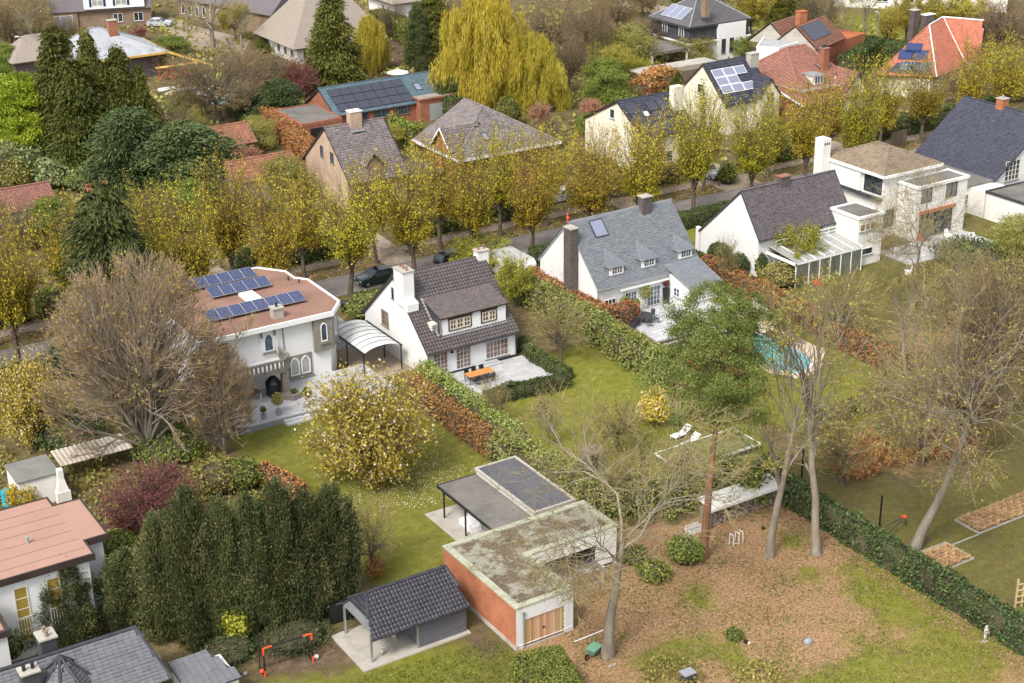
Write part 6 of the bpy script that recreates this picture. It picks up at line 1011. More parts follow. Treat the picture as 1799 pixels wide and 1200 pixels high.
    m = MB(); m.fbox(F, -4.4, -0.01, 0, 3.2, -8.8, 0.3); m.build('side_wall', BNB, T); H = frame(F(0, 0, 0.005), u); [window(T, H, x, x + 1.6, 0.9, 2.4, 2, 1, WPT, GLS, 0.05) for x in (Lh - 6.5, Lh - 3)]; window(T, frame(F(-4.3, 0, 0.31), u), 0.3, 3.4, 0.2, 2.6, 3, 1, WPT, SOLL, 0.06, name='garage_door')
    # renovation with zinc roof
    T = thing('renovated_house', 'house under renovation with pale zinc roof and new yellow timber eaves', 'house'); A = at(150, 45, 7.2); B = at(205, 38, 7.2); E1 = at(295, 90, 3.6); E0 = at(215, 104, 3.6); Lx = at(120, 100, 3.6); y0 = (E1.y + E0.y) / 2; x1 = E1.x; x0 = x1 - 15; yr = y0 + 6; m = MB(); m.box(x0 + 1, x1 - 1.2, y0 + 0.8, y0 + 12, 0, 3.5); m.build('wall', DBK, T)
    hip_roof(T, x0, x1, y0, y0 + 12, 3.7, 7.4, 'x', x0 + 5, x1 - 8.5, None, fascia=YEL, rmat=LEAD); 
    for o in T.children:
        if o.name.startswith('roof'): o.data.materials[0] = ZNC
    chimney(T, x0 + 7.4, x0 + 8.8, y0 + 4.0, y0 + 5.0, 5.5, 8.6, RBK, CON, 0); m = MB(); m.extr([(x1 - 0.3, y0 - 0.12, 3.5), (x1 + 5.6, y0 - 3.0, 1.2), (x1 + 5.6, y0 - 3.0, 1.45), (x1 - 0.3, y0 - 0.12, 3.8)], (0.2, 0.2, 0)); m.build('timber_beam', YEL, T)
    s = thing('scaffolding', 'red scaffold frames and trestles in front of the renovated house', 'scaffold', (x1 - 3, y0 - 3, 0))
    for i in range(3):
        for dx in (0, 1.9): m = MB(); m.box(i * 2.1 + dx, i * 2.1 + dx + 0.07, 0, 0.07, 0, 2.6 - i * 0.5); m.build('upright', ORG, s)
        m = MB(); m.cyl((i * 2.1, 0, 0.2), (i * 2.1 + 1.9, 0, 2.2 - i * 0.5), 0.05); m.cyl((i * 2.1, 0.04, 2.2 - i * 0.5), (i * 2.1 + 1.9, 0.04, 0.2), 0.05); m.build('cross_brace', ORG, s)
    m = MB(); m.box(-0.2, 6.2, -0.2, 0.9, 2.0, 2.07); m.build('plank_deck', YEL, s)
    for k in range(7): q = at(295 + k * 11, 158 + (k % 3) * 8, 0); o = thing('building_debris', ['stack of white plaster boards', 'pile of pale rubble sacks', 'heap of grey insulation sheets', 'scattered white foil sheets', 'tilted stack of cream boards', 'mound of wrapped pallets', 'strip of pale kerb stones'][k] + ' near the small turquoise pool', 'debris', q, k * 0.7); m = MB(); [m.box(-1.4 + rnd.random() * 0.3, 1.2, -0.9 + rnd.random() * .5, 0.8, j * 0.13, j * 0.13 + 0.11) for j in range(2 + k % 3)]; m.build('boards', (WPT, SAND, ZNC)[k % 3], o)
    q = at(360, 178, 0.03); m = MB(); m.extr([(q.x - 3.5, q.y + 2.4, 0.02), (q.x + 2.8, q.y - 4.5, 0.02), (q.x + 5.4, q.y - 2.4, 0.02), (q.x + 0.2, q.y + 4.2, 0.02)], (0, 0, 0.05)); o = m.build('swimming_pool', POOL); tag(o, 'small turquoise pool half hidden behind the bare oak', 'swimming pool')
    T = thing('thatched_outbuilding', 'low grey thatched outbuilding at the left behind the bright maple', 'outbuilding'); q = at(75, 130, 0); x0, y0 = q.x - 4, q.y; m = MB(); m.box(x0, x0 + 8, y0, y0 + 7, 0, 2.5); m.build('wall', DBK, T); e = [(x0 - .6, y0 - .6, 2.3), (x0 + 8.6, y0 - .6, 2.3), (x0 + 8.6, y0 + 7.6, 2.3), (x0 - .6, y0 + 7.6, 2.3)]; A = (x0 + 3, y0 + 3.5, 5.6); B = (x0 + 6.0, y0 + 3.5, 5.6)
    for pts in ([e[0], e[1], B, A], [e[1], e[2], B], [e[2], e[3], A, B], [e[3], e[0], A]): roof_face(T, pts, None, THA, thick=0.3)
    # garden buildings with orange tiles
    def small(name, lab, px, py, w, dpt, ze, zr, wall, tm, cat, open_=False, sd=0, dul=0.26):
        q = at(px, py, ze); x0, y0 = q.x, q.y; T = thing(name, lab, cat)
        if not open_: m = MB(); m.box(x0 + 0.2, x0 + w - 0.2, y0 + 0.3, y0 + dpt - 0.3, 0, ze + 0.1); m.build('wall', wall, T)
        else:
            for x in (x0 + 0.3, x0 + w * 0.45, x0 + w - 0.4): m = MB(); m.box(x, x + 0.15, y0 + 0.3, y0 + 0.45, 0, ze + 0.1); m.build('post', WOOD, T)
            m = MB(); m.box(x0 + 0.2, x0 + w - 0.2, y0 + dpt - 0.4, y0 + dpt - 0.2, 0, ze + 0.6); m.build('back_wall', wall, T); m = MB(); m.cyl((x0 + w * 0.45, y0 + 0.4, ze - 0.9), (x0 + w * 0.6, y0 + 0.4, ze), 0.06); m.build('brace', WOOD, T)
        roof_face(T, [(x0, y0, ze), (x0 + w, y0, ze), (x0 + w, y0 + dpt / 2, zr), (x0, y0 + dpt / 2, zr)], tm, WOOD, dul, 0.32, sd, 0.045, 0.04); roof_face(T, [(x0 + w, y0 + dpt, ze), (x0, y0 + dpt, ze), (x0, y0 + dpt / 2, zr), (x0 + w, y0 + dpt / 2, zr)], tm, WOOD, dul, 0.32, sd + 1, 0.045, 0.04); ridge(T, (x0, y0 + dpt / 2, zr + .03), (x0 + w, y0 + dpt / 2, zr + .03), tm, 0.13); return T
    small('open_barn', 'open timber barn with orange clay pantile roof beside the dark conifers', 366, 264, 6.6, 5.6, 2.4, 4.4, WOOD, T_RB, 'barn', True, 230); small('outhouse', 'outhouse with weathered red clay roof behind the street trees', 412, 326, 8.5, 5.5, 2.6, 4.6, WHO, T_RB, 'outhouse', False, 233)
    small('left_cottage', 'cottage with old purplish clay roof at the left edge behind the lime trees', -35, 385, 8.5, 5.5, 2.6, 4.6, WHO, T_RD, 'cottage', False, 236); small('tiny_outhouse', 'tiny outhouse with bright orange roof peeking out between the lime trees', 160, 352, 2.6, 3.0, 2.4, 3.7, WHO, T_OR, 'outhouse', False, 239)
    small('garden_room', 'garden room with dark red roof under the bright maple', 60, 272, 8, 5, 2.4, 3.6, WHO, T_RD, 'garden room', False, 241)
    T = thing('brick_building', 'reddish brick building with arched white windows at the top left', 'building'); q = at(315, 30, 0); m = MB(); F = frame(q, at(345, 36, 0) - q); L = 26; m.fbox(F, 0, L, 0, 3.6, -9, 0); m.build('wall', BNB, T); m = MB(); m.extr([F(-0.6, 3.5, 0.6), F(-0.6, 8, -4.5), F(-0.6, 3.5, -9.6)], F.u * (L + 1)); m.build('roof', T_PU, T); [arch_window(T, frame(F(0, 0, 0.01), F.u), 1 + i * 2, 2 + i * 2, 0.8, 2.8, WPT, GLS) for i in range(6)]
    T = thing('long_white_building', 'long white building with small windows at the top right edge', 'building'); q = at(1465, 12, 0); m = MB(); F = frame(q, at(1585, 16, 0) - q); m.fbox(F, 0, 30, 0, 4.0, -8, 0); m.build('wall', WHO, T); m = MB(); m.extr([F(-0.5, 4.0, 0.5), F(-0.5, 6.5, -4), F(-0.5, 4.0, -8.5)], F.u * 31); m.build('roof', T_PU, T); [window(T, frame(F(0, 0, 0.01), F.u), 3 + i * 4.5, 5 + i * 4.5, 1.2, 2.6, 2, 1, WPT, GLS, 0.05) for i in range(5)]
    T = thing('timber_garage', 'long timber garage with flat roof behind the beech hedge', 'garage'); q = at(1178, 146, 0); m = MB(); x0, y0 = q.x, q.y; m.box(x0, x0 + 7.5, y0 - 3.0, y0 + 1.6, 0, 2.4); w = m.build('wall', WOOD, T); m = MB(); m.box(x0 - 6.5, x0 + 7.7, y0 - 1.2, y0 + 1.8, 2.41, 2.55); m.build('roof', CON, T)
    for i in range(22): b = MB(); b.box(x0 + 0.02 + i * 0.34, x0 + 0.34 + i * 0.34, y0 - 3.04, y0 - 3.0, 0.02, 2.38); b.build('plank', WOOD, w)
    for x in (x0 - 6.2, x0 - 3.2): m = MB(); m.box(x, x + 0.15, y0 - 1.0, y0 - 0.85, 0, 2.4); m.build('post', WOOD, T)
back_houses()
# ------------------------------------------------------------------ trees, hedges and plants
ARCH = {}
def arch(key):
    if key in ARCH: return ARCH[key]
    k = key[:3]; s = sum(map(ord, key))
    if k in ('wil', 'mag', 'pur', 'spr', 'blc', 'twg', 'ylw', 'grn', 'pnk', 'fre') and key[3] != '1': return arch(k + '1')
    if key == 'cyp2': return arch('cyp0')
    if key == 'lin3': return arch('lin1')
    cone = lambda t: (1 - t) ** 0.75 * min(1, 0.5 + t * 5); wide = lambda t: (1 - t) ** 0.5 * min(1, 0.5 + t * 5); col = lambda t: max(0, 1 - max(0, t - 0.5) ** 2 * 4.0) ** 0.65 * min(1, 0.75 + t * 2); dome = lambda t: math.sqrt(max(0, 1 - (2 * t - 1) ** 2)) if t > 0.45 else 0.75 + 0.55 * t; top = lambda t: math.sqrt(max(0.0, 1 - (1.25 * t - 0.35) ** 2 / 0.81)) if t < 1 else 0
    if k == 'lin': g = decid(s, 12.5, 3.9, 2.3, 0.23, 13, (0.12, 0.66), 115, 1600, 10000, 0.112, BARK, TWIGO, L_LIN, 0.45, 1.1, twl=2.0, twr=0.016, tuft=1.5, crown_z=8.3)
    elif k == 'oak': g = decid(s, 14, 7.5, 3.0, 0.45, 9, (0.4, 1.1), 150, 2600, 4500, 0.11, BARK, TWIGB, L_BUD, 0.1, 0.2, twl=2.2, wob=0.2, sec2=600, twr=0.02)
    elif k == 'bsp': g = decid(s, 17, 8.0, 6.0, 0.3, 6, (0.3, 1.15), 70, 1500, 3000, 0.08, BARKL, TWIGM, L_OLB, 0.12, 0.05, split=0.25, twl=2.4, wob=0.25, sec2=420, twr=0.015, llen=1.0)
    elif k == 'bsf': g = decid(s, 17, 8.0, 6.2, 0.3, 5, (0.35, 1.2), 90, 2100, 1100, 0.08, BARKL, TWIGM, L_BUD, 0.1, 0.0, split=0.12, twl=2.3, wob=0.3, sec2=300, twr=0.015, inner=0.25)
    elif k == 'btl': g = decid(s, 19, 4.2, 6.0, 0.27, 11, (0.3, 0.8), 60, 750, 2600, 0.1, BARKL, TWIGM, L_OLB, 0.35, 0.4, split=0.45, twl=1.9, wob=0.15, sec2=240, twr=0.012, inner=0.2)
    elif k == 'twg': g = decid(s, 13, 6.2, 0.5, 0.3, 34, (0.05, 0.72), 300, 4400, 4500, 0.12, BARKL, TWIGP, L_BUD, 0.25, 0.35, twl=2.4, wob=0.13, twr=0.019, inner=0.12, sec2=700, crown_z=5.2)
    elif k == 'sml': g = decid(s, 5, 2.6, 0.9, 0.12, 9, (0.3, 1.0), 60, 800, 500, 0.07, BARK, TWIGM, L_OLB, 0.1, 0.15, twl=1.1, wob=0.2, twr=0.011)
    elif k == 'fre': g = decid(s, 6.5, 3.0, 1.2, 0.14, 9, (0.2, 0.9), 80, 900, 9000, 0.1, BARK, TWIGO, L_YGR, 0.2, 0.3, twl=1.1, wob=0.16, tuft=1.4)
    elif k == 'ylw': g = decid(s, 12, 4.2, 3.0, 0.25, 9, (0.2, 0.8), 90, 1200, 15000, 0.16, BARK, TWIGB, L_YBU, 0.25, 0.4, twl=1.5, tuft=1.6)
    elif k == 'mag': g = decid(s, 7.5, 4.6, 0.8, 0.22, 11, (0.2, 1.05), 110, 1700, 13000, 0.12, BARK, TWIGO, L_MAG, 0.1, 0.2, twl=1.8, tuft=2.6, wob=0.18)
    elif k == 'pur': g = decid(s, 6, 4.0, 0.8, 0.18, 10, (0.2, 1.05), 100, 1800, 12000, 0.085, BARK, TWIGB, L_PUR, 0.15, 0.2, twl=1.2, tuft=1.5)
    elif k == 'pnk': g = decid(s, 5, 2.8, 0.7, 0.12, 9, (0.2, 0.95), 70, 900, 9000, 0.1, BARK, TWIGB, L_PNK, 0.2, 0.3, twl=0.9, tuft=1.5)
    elif k == 'con': g = clumpy(s, 14, 3.8, cone, 430, 95, 0.15, 0.5, L_CON, droop=0.45, aspect=3.2, ax=(1.0, -0.5), flat=0.8)
    elif k == 'spr': g = clumpy(s, 15, 3.6, wide, 460, 100, 0.13, 0.55, L_SPR, droop=0.7, aspect=3.6, zs=0.3, ax=(1.0, -0.7), flat=0.8)
    elif k == 'blc': g = clumpy(s, 9, 3.8, lambda t: math.sqrt(max(0, 1 - t * t)) * min(1, 0.7 + t * 2), 420, 95, 0.13, 0.48, L_BLC, droop=0.3, aspect=3.2, ax=(1.0, -0.2), flat=0.8, lumpy=0.2)
    elif k == 'cyp': g = clumpy(s, 10, 2.0, col, 330, 150, 0.1, 0.3, L_CYP, zs=1.3, aspect=2.6, fill=0.9, lumpy=0.26, base=0.3, ax=(0.6, 0.8), flat=0.8)
    elif k == 'wil': g = clumpy(s, 13, 6.0, lambda t: math.sqrt(max(0, 1 - (1.15 * t - 0.3) ** 2 / 0.75)) if t < 0.98 else 0.1, 620, 110, 0.075, 0.24, L_WIL, tr=0.5, base=2.2, aspect=9.0, zs=2.4, hang=1.9, flat=0.3, fill=0.5, lumpy=0.2, ax=(0.15, -1.6))
    elif k == 'map': g = clumpy(s, 10, 4.4, lambda t: math.sqrt(max(0, 1 - (1.4 * t - 0.4) ** 2 / 1.02)), 420, 95, 0.15, 0.6, L_MAP, base=1.5, zs=0.3, flat=0.7, lumpy=0.16)
    elif k == 'grn': g = clumpy(s, 8, 3.2, lambda t: math.sqrt(max(0, 1 - (1.4 * t - 0.4) ** 2 / 1.02)), 280, 80, 0.14, 0.5, L_GRN, base=0.8, lumpy=0.24)
    elif k == 'olv': g = clumpy(s, 7, 3.2, lambda t: math.sqrt(max(0, 1 - (1.4 * t - 0.4) ** 2 / 1.02)), 250, 70, 0.12, 0.55, L_OLV, base=0.8, lumpy=0.24, fill=0.5)
    elif k == 'frf': g = clumpy(s, 9, 3.0, lambda t: math.sqrt(max(0, 1 - (1.4 * t - 0.4) ** 2 / 1.02)), 240, 50, 0.13, 0.6, L_YGR, base=0.6, lumpy=0.25, fill=0.5)
    elif k == 'pin': g = clumpy(s, 19.5, 4.8, lambda t: math.sqrt(max(0, 1 - (1.5 * t - 0.5) ** 2 / 1.02)), 270, 290, 0.068, 0.44, L_PIN, BARKP, 0.43, 10.9, aspect=2.8, zs=0.45, flat=0.5, fill=0.6, lumpy=0.28, lean=(0.045, -0.015))
    elif k == 'top': g = clumpy(s, 3, 1, lambda t: math.sqrt(max(0, 1 - (2 * t - 1) ** 2)), 160, 50, 0.12, 0.12, L_BOX, base=0.0, fill=0.95, limb=False)
    if k in ('top',) and 0: pass
    v, q, m = g['trunk']; tm = npmesh(None, v, q, m, smooth=True); tm.name = key + '_trunk'; v, q, ms, t, mi = g['crown']; cm = npmesh(None, v, q, ms, None, t, mi=mi); cm.name = key + '_crown'; ARCH[key] = (tm, cm, g['H'], g['R']); return ARCH[key]
TREE_RND = random.Random(5)
def put(key, label, px=None, py=None, top=None, wpx=None, pos=None, H=None, R=None, rz=None, group=None, name='tree', cat='tree', crown='crown'):
    tm, cm, h0, r0 = arch(key); p = at(px, py) if pos is None else Vector((pos[0], pos[1], 0))
    if H is None: H = height_to(p, top)
    if R is None: R = wpx / 2 * mpp((p.x, p.y, H / 2))
    T = thing(name, label, cat, p, TREE_RND.uniform(0, 6.28) if rz is None else rz, group); T.scale = (R / r0, R / r0, H / h0); link('trunk', tm, T); link(crown, cm, T); return T
GN = 'lime trees in the row along the near kerb'; GF = 'lime trees in the row along the far kerb'
near = [(13.5, 'cut by the left frame edge'), (21, 'at the left margin behind the left magnolia'), (28.9, 'just right of the left magnolia, trunk at the kerb'), (37.3, 'left of the dark spruce near the left side'), (45.0, 'behind the rows of solar panels, left part'), (53.0, 'behind the right end of the solar panel roof'), (60.9, 'in front of the dark green parked car, black bin at its foot'), (68.2, 'just behind the left chimney of the centre house'), (75.0, 'behind the right chimney of the centre house'), (82.0, 'between the caravan and the slate roof'), (89.0, 'behind the left part of the slate roof ridge'), (96.0, 'behind the right end of the slate roof ridge'), (103.4, 'rising from the dark clipped hedge right of the slate roof'), (111.8, 'behind the chimney of the purplish roof'), (119.8, 'directly left of the tall white square chimney'), (127.5, 'behind the hipped mossy brown roof')]
far = [(4.5, 'at the far left margin, lowest'), (12.5, 'above the left magnolia, left'), (20.5, 'above the left magnolia, middle'), (28.5, 'above the left magnolia, right'), (36.3, 'at the left behind the dark spruce'), (44.0, 'between the dark spruce and the solar roof'), (51.7, 'behind the solar roof, in front of the red clay outhouse'), (59.4, 'left of the gravel drive'), (67.4, 'with bare trunk beside the gravel drive'), (75.0, 'right of the gravel drive, before the orange brick villa'), (82.5, 'below the orange brick villa roof'), (88.5, 'beside the pale wooden fence, left of it'), (94.8, 'right of the pale wooden fence'), (102.5, 'in front of the white house with black panels, right corner'), (110.5, 'beside the parked silver car'), (120.2, 'on the grass verge beyond the road, grey trunk'), (129.5, 'behind the tall white square chimney, far side of the road'), (138.3, 'in front of the orange roofed house, left'), (145.8, 'in front of the orange roofed house, right'), (153.5, 'behind the orange brick chimney at the right'), (161, 'at the right edge above the blue-black roof')]
for i, (x, lab) in enumerate(near): put('lin%d' % (i % 4), 'near-kerb lime tree ' + lab, pos=(x, 127.8 + rnd.uniform(-.2, .2)), H=14.6 + rnd.uniform(-1.6, 1.3) + (2.2 if x < 40 else 1.6 if x < 56 else 1.2 if x > 100 else 0), R=3.95 + rnd.uniform(-0.6, 0.45), group=GN, name='lime_tree')
for i, (x, lab) in enumerate(far): put('lin%d' % ((i + 2) % 4), 'far-kerb lime tree ' + lab, pos=(x, 134.8 + rnd.uniform(-.2, .2)), H=13.6 + rnd.uniform(-1.5, 1.2) + (2.4 if x < 56 else 0), R=3.7 + rnd.uniform(-0.4, 0.4), group=GF, name='lime_tree')
# big individual trees
put('spr1', 'dark spruce standing in front of the near lime trees left of the solar roof', 214, 640, 322, 185, name='spruce_tree')
for i, a in enumerate(((125, 300, 38, 130), (180, 305, 60, 110), (228, 300, 75, 110), (262, 300, 120, 80), (155, 318, 110, 130))): put(('con1', 'con2', 'con1', 'con2', 'con2')[i], ('tallest dark green cypress of the clump in front of the zinc roof', 'middle cypress of the tall clump at the left', 'right cypress of the tall clump, before the renovated house', 'lowest right cypress of the tall clump at the left', 'front cypress at the foot of the tall left clump')[i], *a, name='cypress_tree', group='tall cypress clump')
put('map1', 'bright yellow-green maple at the left edge beside the cypress clump', 52, 300, 130, 125, name='maple_tree')
put('blc1', 'bluish green broad conifer behind the lime trees, left one of three', 235, 345, 190, 130, name='conifer'); put('blc2', 'widest bluish green conifer behind the lime trees', 330, 345, 215, 170, name='conifer'); put('blc1', 'small bluish conifer left of the orange barn', 385, 340, 262, 80, name='conifer')
put('con1', 'tall dark green conifer before the thatched house', 590, 158, -22, 105, name='cypress_tree'); put('con2', 'dark conifer immediately left of the yellow willow', 762, 110, -25, 85, name='cypress_tree'); put('spr2', 'slim dark conifer behind the yellow willow left flank', 735, 120, 5, 45, name='spruce_tree'); put('blc2', 'low bluish fir under the left side of the willow', 795, 200, 130, 60, name='conifer'); put('spr2', 'little blue spruce at the edge of the bare soil garden', 742, 134, 98, 26, name='spruce_tree')
put('wil1', 'large yellow weeping willow, taller left half', 856, 188, -6, 155, name='willow_tree'); put('wil2', 'large yellow weeping willow, lower right half', 938, 190, 62, 105, name='willow_tree'); put('wil2', 'small pale weeping willow between the tall conifer and the soil garden', 652, 125, 30, 58, name='willow_tree')
put('oak1', 'wide bare brown oak between the renovation and the solar bungalow', 385, 212, 60, 210, name='oak_tree'); put('oak2', 'bare brown tree behind the purple maple', 470, 165, 72, 130, name='oak_tree'); put('btl1', 'tall bare tree in front of the upper driveway', 375, 90, -45, 130, name='bare_tree'); put('btl2', 'bare tree left of the thatched roof', 425, 92, 12, 70, name='bare_tree')
put('pur1', 'dark purple-leaved tree left of the solar bungalow', 530, 168, 92, 110, name='purple_tree'); put('pur2', 'dark red-purple tree among twigs in the lower left garden', 268, 945, 782, 210, name='purple_tree')
for i, (x, y, t, w) in enumerate(((975, 110, -30, 110), (1035, 125, -20, 110), (1085, 60, -40, 80), (1000, 165, 40, 80), (1130, 30, -50, 80))): put('oak%d' % (1 + i % 2), ('bare brown tree right behind the willow', 'bare brown tree with reddish trunk in the top centre', 'bare tree beside the upper lane, top centre', 'lower bare tree right of the willow', 'bare tree at the top edge left of the mansard villa')[i], x, y, t, w, name='bare_tree')
for i, (k, x, y, t, w, lab) in enumerate((('grn1', 1065, 182, 105, 75, 'bright green shrubby tree right of the willow'), ('olv1', 1105, 120, 45, 90, 'olive green bush left of the mansard villa'), ('fre1', 1130, 140, 95, 62, 'small yellow-green garden tree before the pergola'), ('olv2', 1215, 108, 60, 75, 'olive willow bush at the corner of the mansard villa'), ('grn2', 1295, 98, 62, 38, 'bright green bush right of the mansard villa'), ('con2', 1190, 165, 125, 32, 'grey-green holly behind the black panel house'), ('olv1', 1050, 130, 70, 60, 'olive bush under the bare brown tree'), ('ylw1', 1318, 72, -40, 75, 'yellow budding tree above the brown roofed house'), ('oak1', 1440, 58, -25, 100, 'bare tree left of the lamp post'), ('btl1', 1480, 108, -45, 55, 'tall bare trunk tree beside the far street'), ('btl2', 1515, 93, -30, 60, 'thin bare tree between the far street and the lamp post'), ('ylw2', 1590, 85, -25, 62, 'ivy-trunked yellowish tree left of the dark chimney'), ('ylw1', 1560, 96, 0, 45, 'small yellow tree right of the street lamp'), ('ylw2', 1640, 58, -15, 80, 'yellow-green tree behind the orange roof top'), ('ylw1', 1700, 50, -12, 80, 'yellow-green tree right of the orange roof top'), ('oak2', 1760, 120, -25, 150, 'bare olive tree at the top right edge'), ('olv2', 1745, 150, 78, 80, 'yellow-olive shrub beside the orange roof right end'), ('olv1', 1785, 175, 85, 80, 'yellow-olive tree at the right edge by the far street'), ('con1', 1375, 45, -35, 60, 'dark evergreen behind the brown roofs'), ('con2', 1410, 30, -35, 55, 'dark evergreen left of the long white building'), ('con1', 1205, 45, -50, 60, 'dark evergreen behind the mansard villa'))): put(k, lab, x, y, t, w, name={'g': 'shrub_tree', 'o': 'tree', 'f': 'garden_tree', 'c': 'evergreen_tree', 'y': 'yellow_tree', 'b': 'bare_tree'}[k[0]])
for i, (k, x, y, t, w, lab) in enumerate((('oak2', 25, 95, -20, 110, 'bare reddish tree at the top left corner'), ('btl1', 65, 120, 5, 60, 'thin bare tree left of the cypress clump'), ('grn1', 15, 128, 78, 50, 'golden conifer at the top left edge'), ('oak1', 60, 60, -25, 90, 'bare tree left of the long white dormer'), ('ylw1', 415, 72, -5, 60, 'yellow tree behind the bare driveway tree'), ('con2', 505, 90, 35, 60, 'dark round evergreen before the thatch wall'), ('con1', 475, 88, 42, 50, 'dark bush at the thatched house corner'), ('grn2', 300, 95, 65, 65, 'dark shrub below the upper driveway'), ('pnk1', 245, 72, 38, 38, 'pink flowering shrub below the lamp at the top left'), ('oak2', 300, 290, 160, 105, 'bare brown tree behind the bluish conifers'), ('olv1', 348, 250, 190, 42, 'yellowish bush left of the orange barn'), ('grn2', 330, 200, 160, 60, 'dark shrub by the small pool'), ('blc2', 440, 205, 160, 70, 'dark bushes under the bare oak'), ('olv2', 455, 260, 205, 60, 'pale olive bush right of the orange barn'), ('blc1', 495, 215, 140, 80, 'dark green bush under the purple tree'), ('pnk2', 430, 290, 250, 70, 'reddish twiggy shrub before the orange barn'), ('pnk1', 948, 222, 172, 56, 'pink flowering shrub below the willow'), ('pnk2', 1038, 212, 165, 48, 'orange-pink blossom shrub left of the black panel house'), ('grn1', 1035, 235, 200, 40, 'dark green shrub at the corner of the black panel house'), ('oak1', 690, 70, -10, 60, 'rusty brown tree at the top centre beside the cottage'), ('fre2', 1400, 480, 372, 105, 'fresh yellow-green tree before the veranda of the white house'), ('fre1', 845, 480, 405, 125, 'feathery yellow-green tree behind the dark tiled roof right chimney'), ('fre2', 905, 540, 430, 75, 'feathery yellow-green tree between the dark roof and the caravan'), ('mag1', 655, 838, 612, 290, 'large magnolia covered in pale blossom in the front garden lawn'), ('mag2', 55, 780, 588, 165, 'magnolia with pale blossom at the left edge'), ('mag2', 745, 690, 632, 85, 'small blossoming magnolia beside the white gable end'), ('twg1', 262, 800, 455, 318, 'huge many-stemmed bare bush tree with pinkish twigs left of the solar house'), ('twg2', 395, 800, 600, 130, 'smaller bare twiggy bush against the terrace corner'), ('sml1', 985, 635, 500, 130, 'small bare tree standing in the garden behind the box hedge'), ('sml2', 1085, 790, 660, 150, 'spreading bare fruit tree on the middle lawn'), ('sml1', 870, 760, 640, 75, 'thin young tree in front of the box hedge'), ('sml2', 1010, 520, 420, 90, 'bare climbing tree against the brick chimney gable'), ('sml1', 965, 780, 690, 60, 'thin bare sapling on the middle lawn'), ('sml2', 655, 1010, 850, 140, 'leafing multi-stem shrub tree by the open shed'))):
    put(k, lab, x, y, t, w, name={'oak': 'bare_tree', 'btl': 'bare_tree', 'grn': 'shrub_tree', 'ylw': 'yellow_tree', 'con': 'evergreen_tree', 'pnk': 'flowering_shrub', 'olv': 'shrub_tree', 'blc': 'evergreen_tree', 'fre': 'leafing_tree', 'mag': 'magnolia_tree', 'twg': 'bare_bush', 'sml': 'garden_tree'}[k[:3]], cat='shrub' if k[:3] in ('pnk', 'olv') else 'tree')
for i, (k, x, y, t, w) in enumerate((('oak1', 30, 440, 330, 110), ('grn1', 95, 425, 350, 90), ('oak2', 150, 430, 345, 100), ('olv1', 215, 425, 350, 85), ('oak1', 275, 415, 325, 105), ('grn1', 345, 400, 318, 90), ('oak2', 425, 385, 300, 105), ('olv2', 505, 350, 275, 80), ('oak1', 12, 330, 235, 70), ('grn1', 165, 330, 268, 70), ('oak2', 270, 130, 70, 70), ('oak1', 640, 330, 268, 80), ('olv1', 735, 315, 262, 70))): put(k, ('bare tree before the purplish clay roof, leftmost', 'green tree before the purplish clay roof', 'bare tree left of the tiny orange roof', 'olive tree just right of the tiny orange roof', 'bare tree before the bluish conifers', 'green tree under the widest bluish conifer', 'bare tree before the red clay outhouse', 'olive tree between outhouse and beige gable', 'small bare tree above the rhododendrons', 'green tree behind the rhododendrons', 'bare tree beside the zinc roof', 'bare tree before the beige gabled house', 'olive tree before the orange brick villa')[i], x, y, t, w, name={'o': 'garden_tree', 'g': 'garden_tree'}[k[0]])
for i, (k, x, y, t, w) in enumerate((('oak1', 800, 75, -30, 80), ('oak2', 1150, 95, 15, 80), ('oak1', 560, 60, -20, 70), ('btl1', 1270, 40, -40, 70), ('ylw1', 1085, 150, 70, 70), ('oak2', 1340, 30, -40, 90), ('oak1', 200, 40, -30, 90), ('oak2', 110, 80, 20, 70), ('btl2', 330, 60, -30, 60), ('ylw1', 880, 262, 205, 60), ('oak1', 960, 262, 200, 75), ('ylw1', 1420, 175, 118, 62), ('oak2', 1500, 180, 115, 80), ('oak1', 1700, 190, 95, 110), ('ylw1', 690, 262, 215, 50))): put(k, ('bare tree behind the willow top', 'bare tree left of the mansard villa pergola', 'bare tree against the thatched roof', 'thin tree above the mansard villa', 'yellow budding tree left of the timber garage', 'bare tree above the brown roofs', 'bare tree above the long white dormer', 'bare tree left of the cypress tops', 'thin tree beside the arched-window building', 'yellow budding tree right of the orange brick villa', 'bare tree right of the orange brick villa', 'yellow budding tree before the red hipped roof', 'bare tree between red and orange roofs', 'bare tree before the orange roofed house right end', 'yellow budding tree between beige gable and brick villa')[i], x, y, t, w, name='background_tree')
# foreground bare trees and the pine
put('bsf1', 'big bare tree with forked trunk right of the brick garage', 1068, 1152, 690, 530, name='bare_tree', rz=1.0); put('btl3', 'tall slender bare tree left of the ivy hedge corner', 1352, 978, 545, 220, name='bare_tree', rz=0.4); put('btl4', 'tallest slender bare tree beside the ivy hedge', 1435, 975, 480, 230, name='bare_tree', rz=2.0)
put('bsf2', 'bare tree with dark spreading branches directly before the tall white villa', 1602, 545, 288, 215, name='bare_tree', rz=2.6)
t = put('bsp2', 'leaning pale-barked bare tree behind the ivy hedge with the widest crown', 1608, 962, 440, 470, name='bare_tree', rz=3.0); from mathutils import Quaternion; t.rotation_mode = 'QUATERNION'; t.rotation_quaternion = Quaternion((0.53, 0.85, 0), math.radians(13)) @ Quaternion((0, 0, 1), 2.2)
put('pin1', 'tall Scots pine with orange trunk and dense green crown', 1236, 982, 505, 178, name='pine_tree', rz=0.0)
